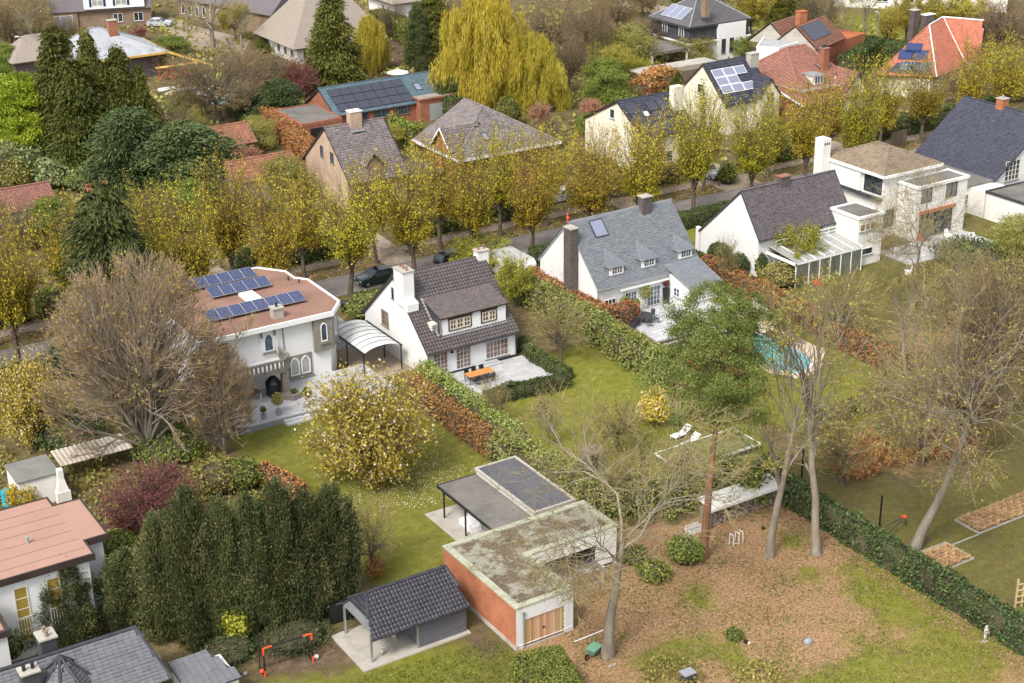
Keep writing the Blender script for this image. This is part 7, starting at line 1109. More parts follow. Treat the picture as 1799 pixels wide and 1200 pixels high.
for i, (k, x, y, t, w, lab) in enumerate((('bsp3', 1600, 640, 395, 190, 'bare tree with crooked branches in front of the tall white villa'), ('btl3', 1680, 660, 440, 120, 'ivy-grown bare tree at the right'), ('oak2', 1750, 740, 400, 210, 'dense bare brown tree at the right edge'), ('btl4', 1590, 690, 480, 110, 'bare thin tree in the middle of the right gardens'), ('sml1', 1475, 600, 440, 150, 'low bare tree before the veranda terrace'), ('sml2', 1540, 720, 600, 130, 'tangled bare shrub tree near the rusty hedge end'), ('oak1', 1690, 790, 560, 200, 'bare brown tree by the dry undergrowth on the right'), ('sml2', 1480, 850, 690, 160, 'bare twiggy tree between the two lots'), ('sml1', 1620, 820, 670, 150, 'bare hazel-like bush above the dark lawn'), ('sml2', 1275, 500, 385, 60, 'pollarded tree with knobbly head against the white gable'), ('sml2', 1200, 860, 740, 120, 'bare shrub tree behind the pine'), ('sml1', 1110, 900, 760, 140, 'bare shrub tree above the laurel bank'), ('olv2', 1790, 450, 380, 90, 'ivy-covered shrub on the wall of the right house'), ('sml2', 1725, 560, 430, 130, 'bare bush in front of the right garage wall'))): put(k, lab, x, y, t, w, name='bare_tree')
# cypress row at the lower left
GC = 'clipped cypress row behind the football goal'
for i, (x, y, t, w, lab) in enumerate(((300, 1118, 905, 84, 'leftmost full cypress of the big clipped row'), (352, 1125, 862, 84, 'tallest pointed cypress of the big row'), (405, 1118, 880, 66, 'cypress of the row directly right of the tallest one'), (452, 1108, 872, 74, 'fourth cypress from the left in the big row'), (502, 1098, 850, 76, 'cypress above the left goal post'), (550, 1085, 868, 74, 'cypress above the middle of the goal'), (594, 1070, 856, 78, 'rightmost cypress of the row beside the open shed'), (232, 1100, 968, 80, 'small bushy cypress at the left end of the big row'), (85, 1128, 992, 70, 'left one of the two cypresses before the pink-roofed house'), (137, 1122, 984, 74, 'right one of the two cypresses before the pink-roofed house'))): put('cyp%d' % (i % 2), lab, x, y, t, w * 0.86, name='cypress', group=GC)
# hedges
def hp(*q): return [tuple(at(a, b)[:2]) for a, b in q]
hedge('beech_hedge', 'rust-brown beech hedge between the magnolia lawn and the middle lawn', [(54.9, 104), (54.8, 89.2)], 1.3, 2.0, L_BEE, seed=1); hedge('laurel_hedge', 'loose laurel hedge with pale tips along the right side of the rusty beech hedge', [(56.6, 105), (56.4, 90)], 2.2, 2.3, L_LAU, 0.13, 110, 2, 0.2, 0.5, 0.14)
hedge('laurel_bank', 'broad laurel bank behind the wet black roof', [(54.8, 90), (56.5, 80.5), (60, 77.6), (66.5, 77.2)], 2.8, 2.5, L_LAU, 0.13, 110, 3, 0.25, 0.5, 0.2); hedge('beech_hedge', 'rust-brown beech hedge with square-cut end beside the patio dining set', [(77.0, 121), (76.7, 106.4)], 1.5, 2.0, L_BEE, seed=4, h1=2.2)
hedge('beech_hedge', 'short square end block of the rusty beech hedge by the loungers', [(78.9, 107.9), (78.9, 106.4)], 2.4, 2.0, L_BEE, seed=14)
hedge('laurel_hedge', 'glossy laurel hedge right of the centre house patio', [(74.6, 121), (74.9, 108), (74.3, 96.5)], 2.5, 2.4, L_LAU, 0.13, 110, 5, 0.22, 0.5, 0.16); hedge('laurel_hedge', 'lower laurel hedge continuing towards the middle lawn', [(74.3, 96.3), (73.0, 87)], 2.3, 2.5, L_LAU, 0.13, 110, 6, 0.25, 0.5, 0.16); hedge('beech_hedge', 'thin low rusty hedge strip above the planted steps', [(76.4, 104.5), (75.8, 90)], 0.8, 1.6, L_BEE, seed=7)
hedge('beech_hedge', 'long rust-brown beech hedge beside the empty sand pool terrace', [(93.4, 113.5), (92.6, 98), (91.4, 84.5)], 1.7, 1.9, L_BEE, seed=8, lump=0.09); hedge('clipped_hedge', 'short olive clipped hedge behind the long rusty hedge', [(94.6, 118.5), (94.4, 112)], 2.0, 1.0, L_MOS, seed=9)
hedge('ivy_hedge', 'long dark ivy-covered hedge along the leaf-strewn lot', [(68.9, 74.5), (68.6, 60), (68.4, 44)], 1.25, 2.0, L_IVY, 0.13, 110, 10, 0.07, 0.1, 0.09); hedge('clipped_hedge', 'dark clipped hedge along the street right of the slate house', [(95.5, 125.8), (107.5, 125.8)], 1.7, 1.7, L_BOX, 0.12, 80, 11, 0.03); hedge('clipped_hedge', 'dark clipped hedge piece between the caravan and the slate house', [(80.5, 125.4), (91.5, 125.4)], 1.6, 1.7, L_BOX, 0.12, 70, 12, 0.04)
hedge('box_hedge', 'curved box hedge wrapping around the patio, right arm', hp((917, 612), (940, 634), (968, 652), (1000, 668)), 1.15, 1.2, L_BOX, 0.1, 130, 13, 0.04, 0.5, 0.06); hedge('box_hedge', 'curved box hedge around the patio, lower arm', hp((996, 676), (970, 684), (935, 692), (900, 698), (855, 710)), 1.5, 1.2, L_BOX, 0.1, 120, 15, 0.05, 0.5, 0.1)
q = at(950, 1230, 0); hedge('yew_hedge', 'thick olive clipped hedge in the bottom foreground', [tuple(at(946, 1148, 2.3)[:2]), tuple(at(1012, 1260, 2.3)[:2])], 3.9, 2.7, L_MOS, 0.085, 230, 16, 0.02, 0.35, 0.03)
hedge('low_hedge', 'thin olive-topped hedge between the two right-hand gardens', [(77.8, 81.0), (92.3, 81.6)], 0.9, 1.5, L_OLV, seed=17); hedge('beech_hedge', 'small orange beech hedge end beside the cypress row', [(38.4, 97.5), (39.3, 92.5)], 1.2, 1.5, L_BEE, seed=18)
hedge('tall_hedge', 'high dark green clipped hedge beside the red roof', hp((1480, 148), (1540, 112)), 2.0, 4.0, L_BOX, 0.2, 40, 19, 0.05); hedge('tall_hedge', 'high dark hedge returning towards the orange roof', hp((1540, 112), (1600, 124)), 2.0, 3.6, L_BOX, 0.2, 40, 20, 0.05); hedge('beech_hedge', 'rust-brown beech hedge left of the beige brick gable', hp((474, 222), (560, 300)), 2.2, 2.8, L_BEE, 0.2, 40, 21); hedge('clipped_hedge', 'dark clipped hedge right of the bungalow garage door', hp((778, 190), (800, 212)), 2.5, 3.0, L_BOX, 0.2, 40, 22); hedge('tall_hedge', 'tall olive hedge bounding the bare soil garden', hp((662, 52), (700, 66), (738, 92)), 2.6, 3.6, L_MOS, 0.24, 30, 23); hedge('beech_hedge', 'rust-brown beech hedge in front of the timber garage', hp((1120, 178), (1160, 150), (1180, 160)), 3.0, 2.8, L_BEE, 0.22, 36, 24, 0.2, 0.3, 0.2); hedge('far_hedge', 'dark hedge along the far street', hp((1440, 78), (1500, 88), (1600, 105)), 2.2, 2.4, L_BOX, 0.26, 26, 25)
hedge('garden_hedge', 'small dark garden hedge between beige house and brick villa', hp((690, 240), (735, 262)), 3.2, 2.6, L_GRN, 0.2, 36, 26, 0.2, 0.4, 0.2); hedge('brown_hedge', 'mixed brown hedge on the far side of the road, right part', [(95, 140.0), (112, 140.2)], 1.8, 2.0, L_BUD, 0.2, 40, 27, 0.2, 0.4, 0.2)
for i, (a, b) in enumerate(((-5, 14), (14, 33), (34, 49), (54, 66.5), (73, 84), (84.5, 91), (120, 131), (140, 165))): hedge('street_hedge', ('dark hedge behind the far lime trees at the left edge', 'dark hedge behind the far lime trees above the left magnolia', 'dark hedge behind the far lime trees left of the solar roof', 'dark hedge behind the far lime trees left of the gravel drive', 'dark hedge behind the far lime trees right of the gravel drive', 'dark hedge left of the pale wooden fence', 'dark hedge on the far verge behind the white chimney', 'dark hedge on the far verge above the blue-black roof')[i], [(a, 139.6), (b, 139.6)], 1.8, 2.2, L_BOX if i % 2 else L_GRN, 0.2, 42, 40 + i, 0.18, 0.3, 0.16)
hedge('garden_hedge', 'dark hedge along the near side of the street at the left', [(8, 124.8), (38, 124.8)], 1.8, 2.0, L_IVY, 0.18, 45, 60, 0.15, 0.3, 0.15)
# shrubs
def sh(name, lab, px, py, w, h, lm, leaf=0.14, dens=80, seed=0, d=None, **k):
    p = at(px, py); s = mpp(p); return shrub(name, lab, 'shrub', (p.x, p.y, 0), w * s / 2, (d or w) * s / 2, h, lm, leaf, dens, seed, **k)
SHR = [('rhododendron', 'pale green rhododendron mound at the left edge, biggest one', 35, 320, 100, 4.6, L_RHO, 0.26, 45, 1), ('rhododendron', 'pale green rhododendron mound right of the biggest', 110, 325, 90, 3.6, L_RHO, 0.26, 45, 2), ('rhododendron', 'pale rhododendron next to the tiny orange outhouse', 150, 335, 50, 3.2, L_RHO, 0.26, 45, 3), ('bush', 'olive round bush in front of the rhododendrons', 32, 332, 55, 3.6, L_OLV, 0.22, 50, 4), ('rhododendron', 'green shrub with pale tips between the black bin and the white gable', 650, 555, 78, 2.2, L_LAU, 0.18, 70, 5), ('topiary_ball', 'large clipped round bush below the willow', 893, 220, 44, 3.9, L_MOS, 0.16, 60, 6), ('topiary_ball', 'clipped dark cone at the soil garden hedge', 722, 92, 16, 4.6, L_BOX, 0.16, 60, 7), ('dark_bush', 'dark round bush against the white gable, left of the pollard', 1262, 468, 40, 2.6, L_BOX, 0.13, 90, 8), ('dark_bush', 'dark round bush right of the pollard', 1298, 482, 34, 2.2, L_BOX, 0.13, 90, 9), ('dark_bush', 'dark clipped column on the white gable corner', 1337, 486, 22, 2.5, L_BOX, 0.13, 90, 10), ('laurel_shrub', 'bright laurel shrub behind the firewood shelter', 1310, 880, 90, 2.5, L_GRN, 0.18, 80, 11), ('laurel_shrub', 'second bright laurel shrub right of the pine trunk', 1275, 860, 75, 2.4, L_LAU, 0.18, 80, 12), ('laurel_shrub', 'green laurel shrub beyond the tall slender trees', 1350, 850, 60, 2.2, L_GRN, 0.18, 80, 13), ('laurel_shrub', 'glossy green laurel clump at the corner of the pool lawn', 1572, 695, 58, 2.0, L_GRN, 0.2, 80, 14), ('juniper_shrub', 'feathery green shrub left of the pine trunk foot', 1205, 985, 62, 1.8, L_GRN, 0.14, 100, 15), ('juniper_shrub', 'flat green juniper by the garage corner', 1148, 1015, 60, 1.1, L_GRN, 0.14, 100, 16), ('juniper_shrub', 'small bright green clump lying on the leaf litter', 1290, 1122, 32, 0.7, L_GRN, 0.1, 160, 17), ('forsythia', 'yellow forsythia before the white garden store', 42, 892, 58, 2.0, L_FOR, 0.13, 70, 18), ('dark_bush', 'dark green bush below the red-purple tree', 210, 985, 75, 2.2, L_GRN, 0.15, 80, 19), ('bush', 'dark ivy-green mound under the huge bare bush, left', 120, 775, 120, 1.8, L_IVY, 0.17, 70, 20), ('bush', 'green mound under the huge bare bush, centre', 300, 800, 130, 1.8, L_GRN, 0.15, 60, 21), ('bush', 'yellow-green bush between the bare bush and the lawn', 385, 860, 95, 2.4, L_OLV, 0.15, 70, 22), ('bush', 'mottled green bush left of the rusty hedge end', 430, 855, 70, 2.2, L_GRN, 0.15, 70, 23), ('bamboo_clump', 'yellow-green bamboo clump under the cypress row', 415, 1125, 50, 2.4, L_YGR, 0.2, 60, 24), ('variegated_shrub', 'pale variegated shrub at the bottom left corner', 15, 1150, 90, 2.6, L_RHO, 0.14, 110, 25), ('bush', 'ivy mound under the cypress row, left', 400, 1150, 110, 1.0, L_IVY, 0.12, 90, 26), ('bush', 'ivy mound under the cypress row, behind the goal', 520, 1125, 120, 1.0, L_IVY, 0.12, 90, 27), ('white_blossom_shrub', 'white flowering shrub between the cypresses and the pink-roofed house', 235, 1045, 55, 3.4, L_PET, 0.1, 40, 28), ('flowering_shrub', 'yellow-white flowering shrub along the middle hedge', 1150, 745, 55, 3.0, L_MAG, 0.16, 70, 29), ('rusty_bush', 'rusty fern bush by the open shed roof', 660, 1015, 35, 1.6, L_BEE, 0.14, 60, 30), ('brush_heap', 'brown brambly heap at the bottom centre right', 1180, 1195, 110, 0.9, L_OLV, 0.12, 60, 31), ('straw_mound', 'olive dry grass mound at the bottom', 1330, 1190, 90, 0.4, L_OLV, 0.14, 60, 32), ('heather_clump', 'dark brambly clump at the far left of the leaf lot', 1110, 985, 60, 0.9, L_GRN, 0.13, 80, 33), ('rusty_bush', 'rust-brown undergrowth under the right bare trees, left part', 1560, 800, 110, 1.6, L_BEE, 0.16, 40, 34), ('rusty_bush', 'rust-brown undergrowth under the right bare trees, right part', 1650, 790, 120, 1.7, L_BEE, 0.16, 40, 35), ('rusty_bush', 'rusty brambles at the foot of the tallest slender tree', 1500, 830, 90, 1.4, L_BEE, 0.16, 40, 36), ('bush', 'dark evergreen bush on the lot boundary', 1570, 780, 55, 2.2, L_IVY, 0.16, 60, 37), ('bush', 'olive bush beside the veranda terrace', 1370, 500, 70, 2.0, L_OLV, 0.15, 70, 38), ('bush', 'long dark shrub before the right garage wall', 1700, 460, 110, 2.2, L_IVY, 0.17, 60, 39), ('bush', 'olive brown shrub at the right edge', 1780, 500, 90, 2.4, L_OLV, 0.17, 60, 40), ('bush', 'brown twiggy mound in the right garden', 1680, 560, 110, 1.8, L_BUD, 0.15, 50, 41), ('dark_bush', 'dark conical shrub beside the low flat frame', 1130, 822, 12, 1.6, L_BOX, 0.1, 120, 42), ('bush', 'round bush by the silver parked car', 1278, 322, 34, 2.4, L_GRN, 0.18, 60, 43), ('garden_bush', 'dark green garden shrub under the yellow willow', 880, 185, 70, 3.0, L_BLC, 0.2, 50, 44), ('garden_bush', 'dark green garden shrub behind the black panel house', 1100, 200, 60, 2.6, L_GRN, 0.2, 50, 45), ('round_bush', 'pale round bush at the right of the orange roof', 1750, 118, 40, 3.0, L_OLV, 0.22, 50, 46), ('round_bush', 'green round bush above the far street at the right', 1780, 140, 45, 3.2, L_GRN, 0.22, 50, 47), ('box_ball', 'clipped box ball in front of the lower patio hedge arm', 1140, 610, 10, 0.9, L_BOX, 0.1, 130, 48)]
for a in SHR: sh(*a, clipped=a[0] in ('topiary_ball', 'dark_bush', 'box_ball', 'round_bush'), core=a[0] not in ('brush_heap', 'straw_mound', 'rusty_bush', 'white_blossom_shrub', 'bamboo_clump', 'flowering_shrub', 'forsythia'))
# understorey strips that fill gardens between the named trees
def scatter(name, poly, n, size, lm, h=0.05, seed=0, aspect=1.5, flat=2.5, z0=0.03, up=None, dens=None):
    r = np.random.default_rng(seed); P = np.array(poly); lo, hi = P.min(0), P.max(0); x = r.uniform(lo[0], hi[0], n * 2); y = r.uniform(lo[1], hi[1], n * 2); ok = clip_inside(x, y, poly)
    if dens is not None: ok &= r.uniform(0, 1, len(x)) < dens(x, y)
    x, y = x[ok][:n], y[ok][:n]; C = np.stack([x, y, z0 + r.uniform(0, h, len(x))], -1); V, Q, t = leafq(r, C, size, aspect, np.tile(up if up is not None else np.array([[0, 0, 1.0]]), (len(x), 1)), 0, flat)
    o = npmesh(name, V, Q, lm, None, t, 'stuff'); return o
nz = lambda x, y: 0.5 + 0.5 * np.sin(x * 0.9 + 1.3 * np.sin(y * 0.7)) * np.cos(y * 0.8 + np.sin(x * 0.5))
scatter('fallen_leaves', [(43, 45), (68, 45), (68, 73), (54, 75), (54, 73), (46.8, 73), (46.8, 68), (43, 67)], 17000, 0.075, L_LIT, 0.03, 1, dens=lambda x, y: nz(x, y) * 0.7 + 0.3); scatter('fallen_petals', [(42, 88), (52, 86), (54, 92), (54, 100), (48, 104), (41, 99)], 3800, 0.055, L_PET, 0.02, 2, dens=lambda x, y: np.exp(-((x - 47.5) / 4.5) ** 2 - ((y - 91) / 5.5) ** 2)); scatter('verge_leaves', [(20, 133.3), (170, 133.3), (170, 139), (20, 139)], 9000, 0.16, L_LIT, 0.02, 3); scatter('hedge_foot_leaves', [(66.2, 46), (68.0, 46), (68.3, 73), (66.8, 73)], 2500, 0.09, L_LIT, 0.03, 4)
scatter('grass_tufts', [(43, 45), (68, 45), (68, 73), (54, 75), (43, 67)], 14000, 0.07, L_GRA, 0.05, 5, 2.6, 0.2, dens=lambda x, y: np.clip(1.1 - nz(x + 3, y + 1) * 1.3, 0.08, 1)); scatter('lawn_blades', [(28, 60), (42, 60), (42, 70), (33, 71), (28, 70)], 12000, 0.06, L_GRA, 0.04, 6, 2.6, 0.2)
scatter('undergrowth', [(0, 142), (215, 142), (215, 290), (0, 290)], 42000, 0.55, L_OLV, 0.5, 7, 1.3, 0.6, dens=lambda x, y: nz(x * 0.35, y * 0.35) ** 2); scatter('garden_undergrowth', [(16, 94), (38, 94), (38, 122), (10, 122)], 16000, 0.22, L_OLV, 0.35, 8, 1.4, 0.5, dens=lambda x, y: nz(x, y) ** 1.5); scatter('brown_undergrowth', [(70, 76), (93, 78), (120, 84), (130, 100), (110, 104), (94, 84), (78, 80)], 16000, 0.2, L_BUD, 0.3, 9, 1.4, 0.5, dens=lambda x, y: nz(x, y) ** 1.5)
# ------------------------------------------------------------------ vehicles, furniture and small things
def car(name, label, loc, rz, paint, L=3.8, Wd=1.7, H=1.42, estate=False, roofm=None, cat='car'):
    T = thing(name, label, cat, loc, rz); h = Wd / 2; m = MB()
    side = [(-L / 2, 0.35), (-L / 2, 0.72), (-L / 2 + 0.1, 0.86), (-L * 0.22, 0.96), (-L * 0.22, 0.96), (L * 0.46, 0.98), (L / 2, 0.8), (L / 2, 0.35), (L * 0.42, 0.22), (-L * 0.42, 0.22)]
    n = len(side); 
    rings = [(-h + 0.02, 0.94, 0), (-h, 1, 0), (h, 1, 0), (h - 0.02, 0.94, 0)]
    m.extr([(x, -h, z) for x, z in side], (0, 2 * h, 0)); b = m.build('body', paint, T)
    k = 0.17; g0, g1, g2, g3 = -L * 0.2, -L * 0.03, L * (0.4 if estate else 0.3), L * 0.47; m = MB(); m.hexa([(g0, -h + 0.04, 0.95), (g3, -h + 0.04, 0.96), (g3, h - 0.04, 0.96), (g0, h - 0.04, 0.95), (g1, -h + k, H - 0.05), (g2, -h + k, H - 0.06), (g2, h - k, H - 0.06), (g1, h - k, H - 0.05)]); m.build('windows', GLS, T)
    m = MB(); m.hexa([(g1 - 0.03, -h + k - 0.02, H - 0.07), (g2 + 0.04, -h + k - 0.02, H - 0.08), (g2 + 0.04, h - k + 0.02, H - 0.08), (g1 - 0.03, h - k + 0.02, H - 0.07), (g1 + 0.08, -h + k + 0.06, H), (g2 - 0.05, -h + k + 0.06, H), (g2 - 0.05, h - k - 0.06, H), (g1 + 0.08, h - k - 0.06, H)]); m.build('car_roof', roofm or paint, T)
    for s in (-1, 1):
        for xa, xb in ((g0, g1), ((g1 + g2) / 2 - 0.04, (g1 + g2) / 2 + 0.0), (g3, g2)): m = MB(); m.extr([(xa - 0.03, s * (h - 0.03), 0.96), (xa + 0.05, s * (h - 0.03), 0.96), (xb + 0.05, s * (h - k + 0.005), H - 0.06), (xb - 0.03, s * (h - k + 0.005), H - 0.06)], (0, -s * 0.04, 0)); m.build('roof_pillar', paint, T)
        for x in (-L * 0.31, L * 0.31):
            m = MB(); m.cyl((x, s * (h - 0.2), 0.31), (x, s * (h + 0.015), 0.31), 0.31, n=14); w = m.build('wheel', RUB, T); m = MB(); m.cyl((x, s * (h + 0.016), 0.31), (x, s * (h + 0.03), 0.31), 0.19, n=10); m.build('rim', STL, w)
        m = MB(); m.box(-L / 2 - 0.02, -L / 2 + 0.03, s * h * 0.72 - 0.14, s * h * 0.72 + 0.14, 0.6, 0.74); m.build('headlight', WPT, T); m = MB(); m.box(L / 2 - 0.03, L / 2 + 0.02, s * h * 0.78 - 0.1, s * h * 0.78 + 0.1, 0.6, 0.78); m.build('tail_light', ORG, T)
        m = MB(); m.box(g0 + 0.2, g0 + 0.34, s * (h + 0.02), s * (h + 0.16), 0.95, 1.08); m.build('mirror', paint, T)
    m = MB(); m.box(-L / 2 - 0.025, -L / 2, -0.45, 0.45, 0.32, 0.46); m.build('grille', BLK, T); m = MB(); m.box(-L / 2 - 0.04, -L / 2 - 0.026, -0.26, 0.26, 0.36, 0.46); m.build('number_plate', WPT, T); return T
c = car('parked_car', 'dark green small car with two white bonnet stripes parked at the kerb', (64.7, 129.75, 0.012), 0.0, CARG, 3.85, 1.72, 1.45, True, CARB)
for s in (-0.22, 0.22): m = MB(); m.extr([(-1.8, s - 0.06, 0.87), (-0.86, s - 0.06, 0.965), (-0.86, s + 0.06, 0.965), (-1.8, s + 0.06, 0.87)], (0, 0, 0.012)); m.build('bonnet_stripe', WPT, c)
car('parked_car', 'black estate car parked behind the dark tiled roof', (74.2, 129.8, 0.012), math.pi, CARB, 4.6, 1.8, 1.45, True); car('parked_car', 'silver car standing on the drive behind the far lime trees', (114.4, 139.2, 0.03), math.pi / 2 + 0.1, CARW, 4.3, 1.8, 1.45); 
q = at(985, 352, 0); car('parked_car', 'silver car half hidden among the lime trees left of the wooden fence', (q.x, q.y, 0), 0.05, CARW, 4.4, 1.8, 1.45); q = at(360, 46, 0); car('parked_car', 'silver car on the upper driveway at the top left', at(282, 46), 2.5, CARW, 4.3, 1.8, 1.45); car('parked_car', 'black car under the bare trees at the top left', at(42, 68), 1.0, CARB, 4.3, 1.8, 1.45)
# caravan
V = thing('caravan', 'white caravan with grey cover beside the slate-roofed house', 'caravan', (76.6, 123.2, 0), math.radians(90)); m = MB(); m.extr([(-3.0, -1.12, 0.45), (2.6, -1.12, 0.45), (2.9, -1.12, 1.3), (2.5, -1.12, 2.4), (1.9, -1.12, 2.65), (-2.5, -1.12, 2.65), (-2.9, -1.12, 2.3), (-3.1, -1.12, 1.2)], (0, 2.24, 0)); m.build('body', WPT, V); CV = plain('grey_cover', (0.42, 0.42, 0.42), 0.2, 0.8, bmp=0.5)
m = MB(); m.extr([(-2.6, -1.16, 2.2), (-2.5, -1.16, 2.67), (1.9, -1.16, 2.67), (2.2, -1.16, 2.3)], (0, 2.32, 0)); m.build('cover', CV, V); window(V, frame((0, -1.13, 0), (1, 0, 0)), -2.2, -1.0, 1.3, 2.0, 1, 1, BLK, GLS, 0.05, False); window(V, frame((-3.13, 0, 0), (0, -1, 0)), -0.7, 0.7, 1.35, 2.0, 1, 1, BLK, GLS, 0.05, False); window(V, frame((0, -1.13, 0), (1, 0, 0)), 0.6, 1.7, 1.3, 1.95, 1, 1, BLK, GLS, 0.05, False)
m = MB(); m.box(-0.6, 1.8, -1.15, -1.13, 0.9, 0.98); m.build('side_stripe', LEAD, V)
for s in (-1, 1): m = MB(); m.cyl((0.1, s * 0.95, 0.33), (0.1, s * 1.14, 0.33), 0.33, n=14); m.build('wheel', RUB, V)
m = MB(); m.box(2.8, 4.0, -0.05, 0.05, 0.42, 0.5); m.cyl((3.9, 0, 0), (3.9, 0, 0.45), 0.04); m.build('drawbar', STL, V)
# street bits
b = thing('litter_bin', 'black cylindrical bin at the foot of the lime tree by the cobbled drive', 'bin', at(608, 548)); m = MB(); m.cyl((0, 0, 0), (0, 0, 1.0), 0.42, 0.45, 14); m.build('drum', BLK, b); m = MB(); m.cyl((0, 0, 1.0), (0, 0, 1.06), 0.48, 0.46, 14); m.build('rim', DKG, b)
def lamp(label, p, H, rz=0, arm=0.9):
    T = thing('street_lamp', label, 'street lamp', p, rz); m = MB(); m.cyl((0, 0, 0), (0, 0, H), 0.11, 0.06, 8); m.build('pole', STL, T); m = MB(); m.path([(0, 0, H), (0.3, 0, H + 0.35), (arm, 0, H + 0.4)], 0.045); m.build('arm', STL, T); m = MB(); m.hexa([(arm - 0.1, -0.14, H + 0.3), (arm + 0.5, -0.12, H + 0.32), (arm + 0.5, 0.12, H + 0.32), (arm - 0.1, 0.14, H + 0.3), (arm - 0.05, -0.09, H + 0.46), (arm + 0.4, -0.07, H + 0.44), (arm + 0.4, 0.07, H + 0.44), (arm - 0.05, 0.09, H + 0.46)]); m.build('lamp_head', STL, T)
lamp('grey street lamp beside the far street at the top right', at(1540, 98), 6.5, 2.0, 0.3); lamp('white curved street lamp before the long dormer at the top left', at(254, 44), 4.5, 0.5, 1.4)
F = thing('wooden_fence', 'pale weathered board fence between the far lime trees', 'fence'); a = at(1072, 352); bb = at(1120, 338); u = (bb - a); L = u.length; G = frame(a, u)
for i in range(int(L / 0.3)): m = MB(); m.fbox(G, i * 0.3, i * 0.3 + 0.275, 0.02, 2.0, 0, 0.04, t=rnd.random()); m.build('board', bpy.data.materials['weathered_timber'] if i else WOOD, F)
for x in (0, L / 2, L - 0.15): m = MB(); m.fbox(G, x, x + 0.14, 0, 2.1, -0.15, -0.002); m.build('post', WOOD, F)
F = thing('wooden_fence', 'pale board gate beyond the hipped brown roof by the road', 'fence'); a = at(1565, 258); G = frame(a, (1, 0, 0))
for i in range(9): m = MB(); m.fbox(G, i * 0.3, i * 0.3 + 0.28, 0.02, 1.9, 0, 0.04); m.build('board', WOOD, F)
# patio furniture, centre house
q = at(843, 668, 0.08); T = thing('dining_table', 'orange-topped garden table on the grey slab patio', 'table', q); 
for i in range(5): m = MB(); m.box(-1.25, 1.25, -0.5 + i * 0.2, -0.5 + i * 0.2 + 0.19, 0.72, 0.76); m.build('table_plank', TEAK, T)
for x in (-1.2, 1.14):
    for y in (-0.46, 0.4): m = MB(); m.box(x, x + 0.06, y, y + 0.06, 0, 0.719); m.build('leg', BLK, T)
def chair(label, p, rz, group, mat=BLK, first=[None]):
    T = thing('garden_chair', label, 'chair', p, rz, group); m = MB(); m.box(-0.24, 0.24, -0.24, 0.24, 0.42, 0.46); m.build('seat', mat, T); m = MB(); m.extr([(-0.24, 0.2, 0.46), (0.24, 0.2, 0.46), (0.22, 0.3, 0.9), (-0.22, 0.3, 0.9)], (0, 0.03, 0)); m.build('backrest', mat, T)
    for x in (-0.22, 0.19):
        for y in (-0.22, 0.19): m = MB(); m.box(x, x + 0.03, y, y + 0.03, 0, 0.419); m.build('leg', mat, T)
    return T
for i, (dx, dy, rz, lab) in enumerate(((-0.75, -0.75, math.pi, 'front left'), (0, -0.78, math.pi, 'front middle'), (0.75, -0.75, math.pi, 'front right'), (-0.7, 0.75, 0, 'back left'), (0.05, 0.78, 0, 'back middle'), (0.8, 0.75, 0, 'back right'))): chair('black chair at the orange garden table, ' + lab + ' side', q + Vector((dx, dy, 0)), rz, 'chairs round the orange table')
# terrace furniture, slate house
q = at(1132, 566, 0.075); T = thing('round_table', 'dark oval metal garden table on the pale stone patio', 'table', q); m = MB(); m.cyl((0, 0, 0.7), (0, 0, 0.74), 0.85, n=18); m.build('table_top', DKG, T); m = MB(); m.cyl((0, 0, 0), (0, 0, 0.7), 0.06); m.build('pedestal', DKG, T)
for i in range(6): a = i * math.pi / 3 + 0.3; chair('dark metal chair at the oval table, ' + ('towards the sandy pool', 'behind the table towards the right doors', 'nearest the house doors', 'towards the potted olive', 'nearest the loungers', 'nearest the planted steps')[i], q + Vector((1.15 * math.cos(a), 1.15 * math.sin(a), 0)), a - math.pi / 2, 'chairs round the oval table', DKG)
def pot(label, p, r, h, plant, mat=CON, lm=L_OLV, red=False):
    T = thing('potted_plant', label, 'potted plant', p); m = MB(); m.cyl((0, 0, 0), (0, 0, h), r * 0.75, r, 12); m.build('pot', mat, T); m = MB(); m.cyl((0, 0, h - 0.02), (0, 0, h - 0.01), r * 0.9, n=10); m.cyl((0, 0, h), (0, 0, h + plant * 0.5), 0.025); m.build('stem', WOOD, T); r_ = np.random.default_rng(int(p[0] * 10)); C, d = ellip(r_, 420, (0, 0, h + plant * 0.62), (plant * 0.33, plant * 0.33, plant * 0.38), 0.3); V_, Q_, t_ = leafq(r_, C, 0.09, 2.2, d, 0, 0.5); npmesh('foliage', V_, Q_, lm, T, t_)
pg = plain('grey_pot', (0.3, 0.32, 0.35), 0.1, 0.7)
for (px, py, r, h, pl), lab in zip(((438, 741, 0.32, 0.5, 0.9), (464, 736, 0.24, 0.42, 0.7), (490, 729, 0.26, 0.5, 1.5), (541, 716, 0.26, 0.5, 1.4)), ('leftmost wide grey pot at the terrace corner', 'small grey pot with low plant near the terrace edge', 'grey pot with slim olive plant left of the steps', 'grey pot with bushy olive plant right of the steps')): pot(lab, at(px, py, 0.46), r, h, pl, pg)
pot('large green plant in dark pot beside the left garden doors', at(1098, 558, 0.075), 0.3, 0.5, 1.7, BLK, L_GRN); pot('small round olive tree between the two garden doors', at(1134, 542, 0.075), 0.25, 0.45, 2.0, CON, L_OLV); pot('spiky green plant left of the oval table', at(1118, 551, 0.075), 0.25, 0.35, 1.2, BLK, L_GRN); pot('dark red heather bowl on a tall stand right of the doors', at(1170, 532, 0.075), 0.35, 1.5, 0.9, BLK, L_PUR); pot('low wide grey planter by the loungers', at(1091, 562, 0.075), 0.4, 0.4, 0.2, BLK, L_GRN)
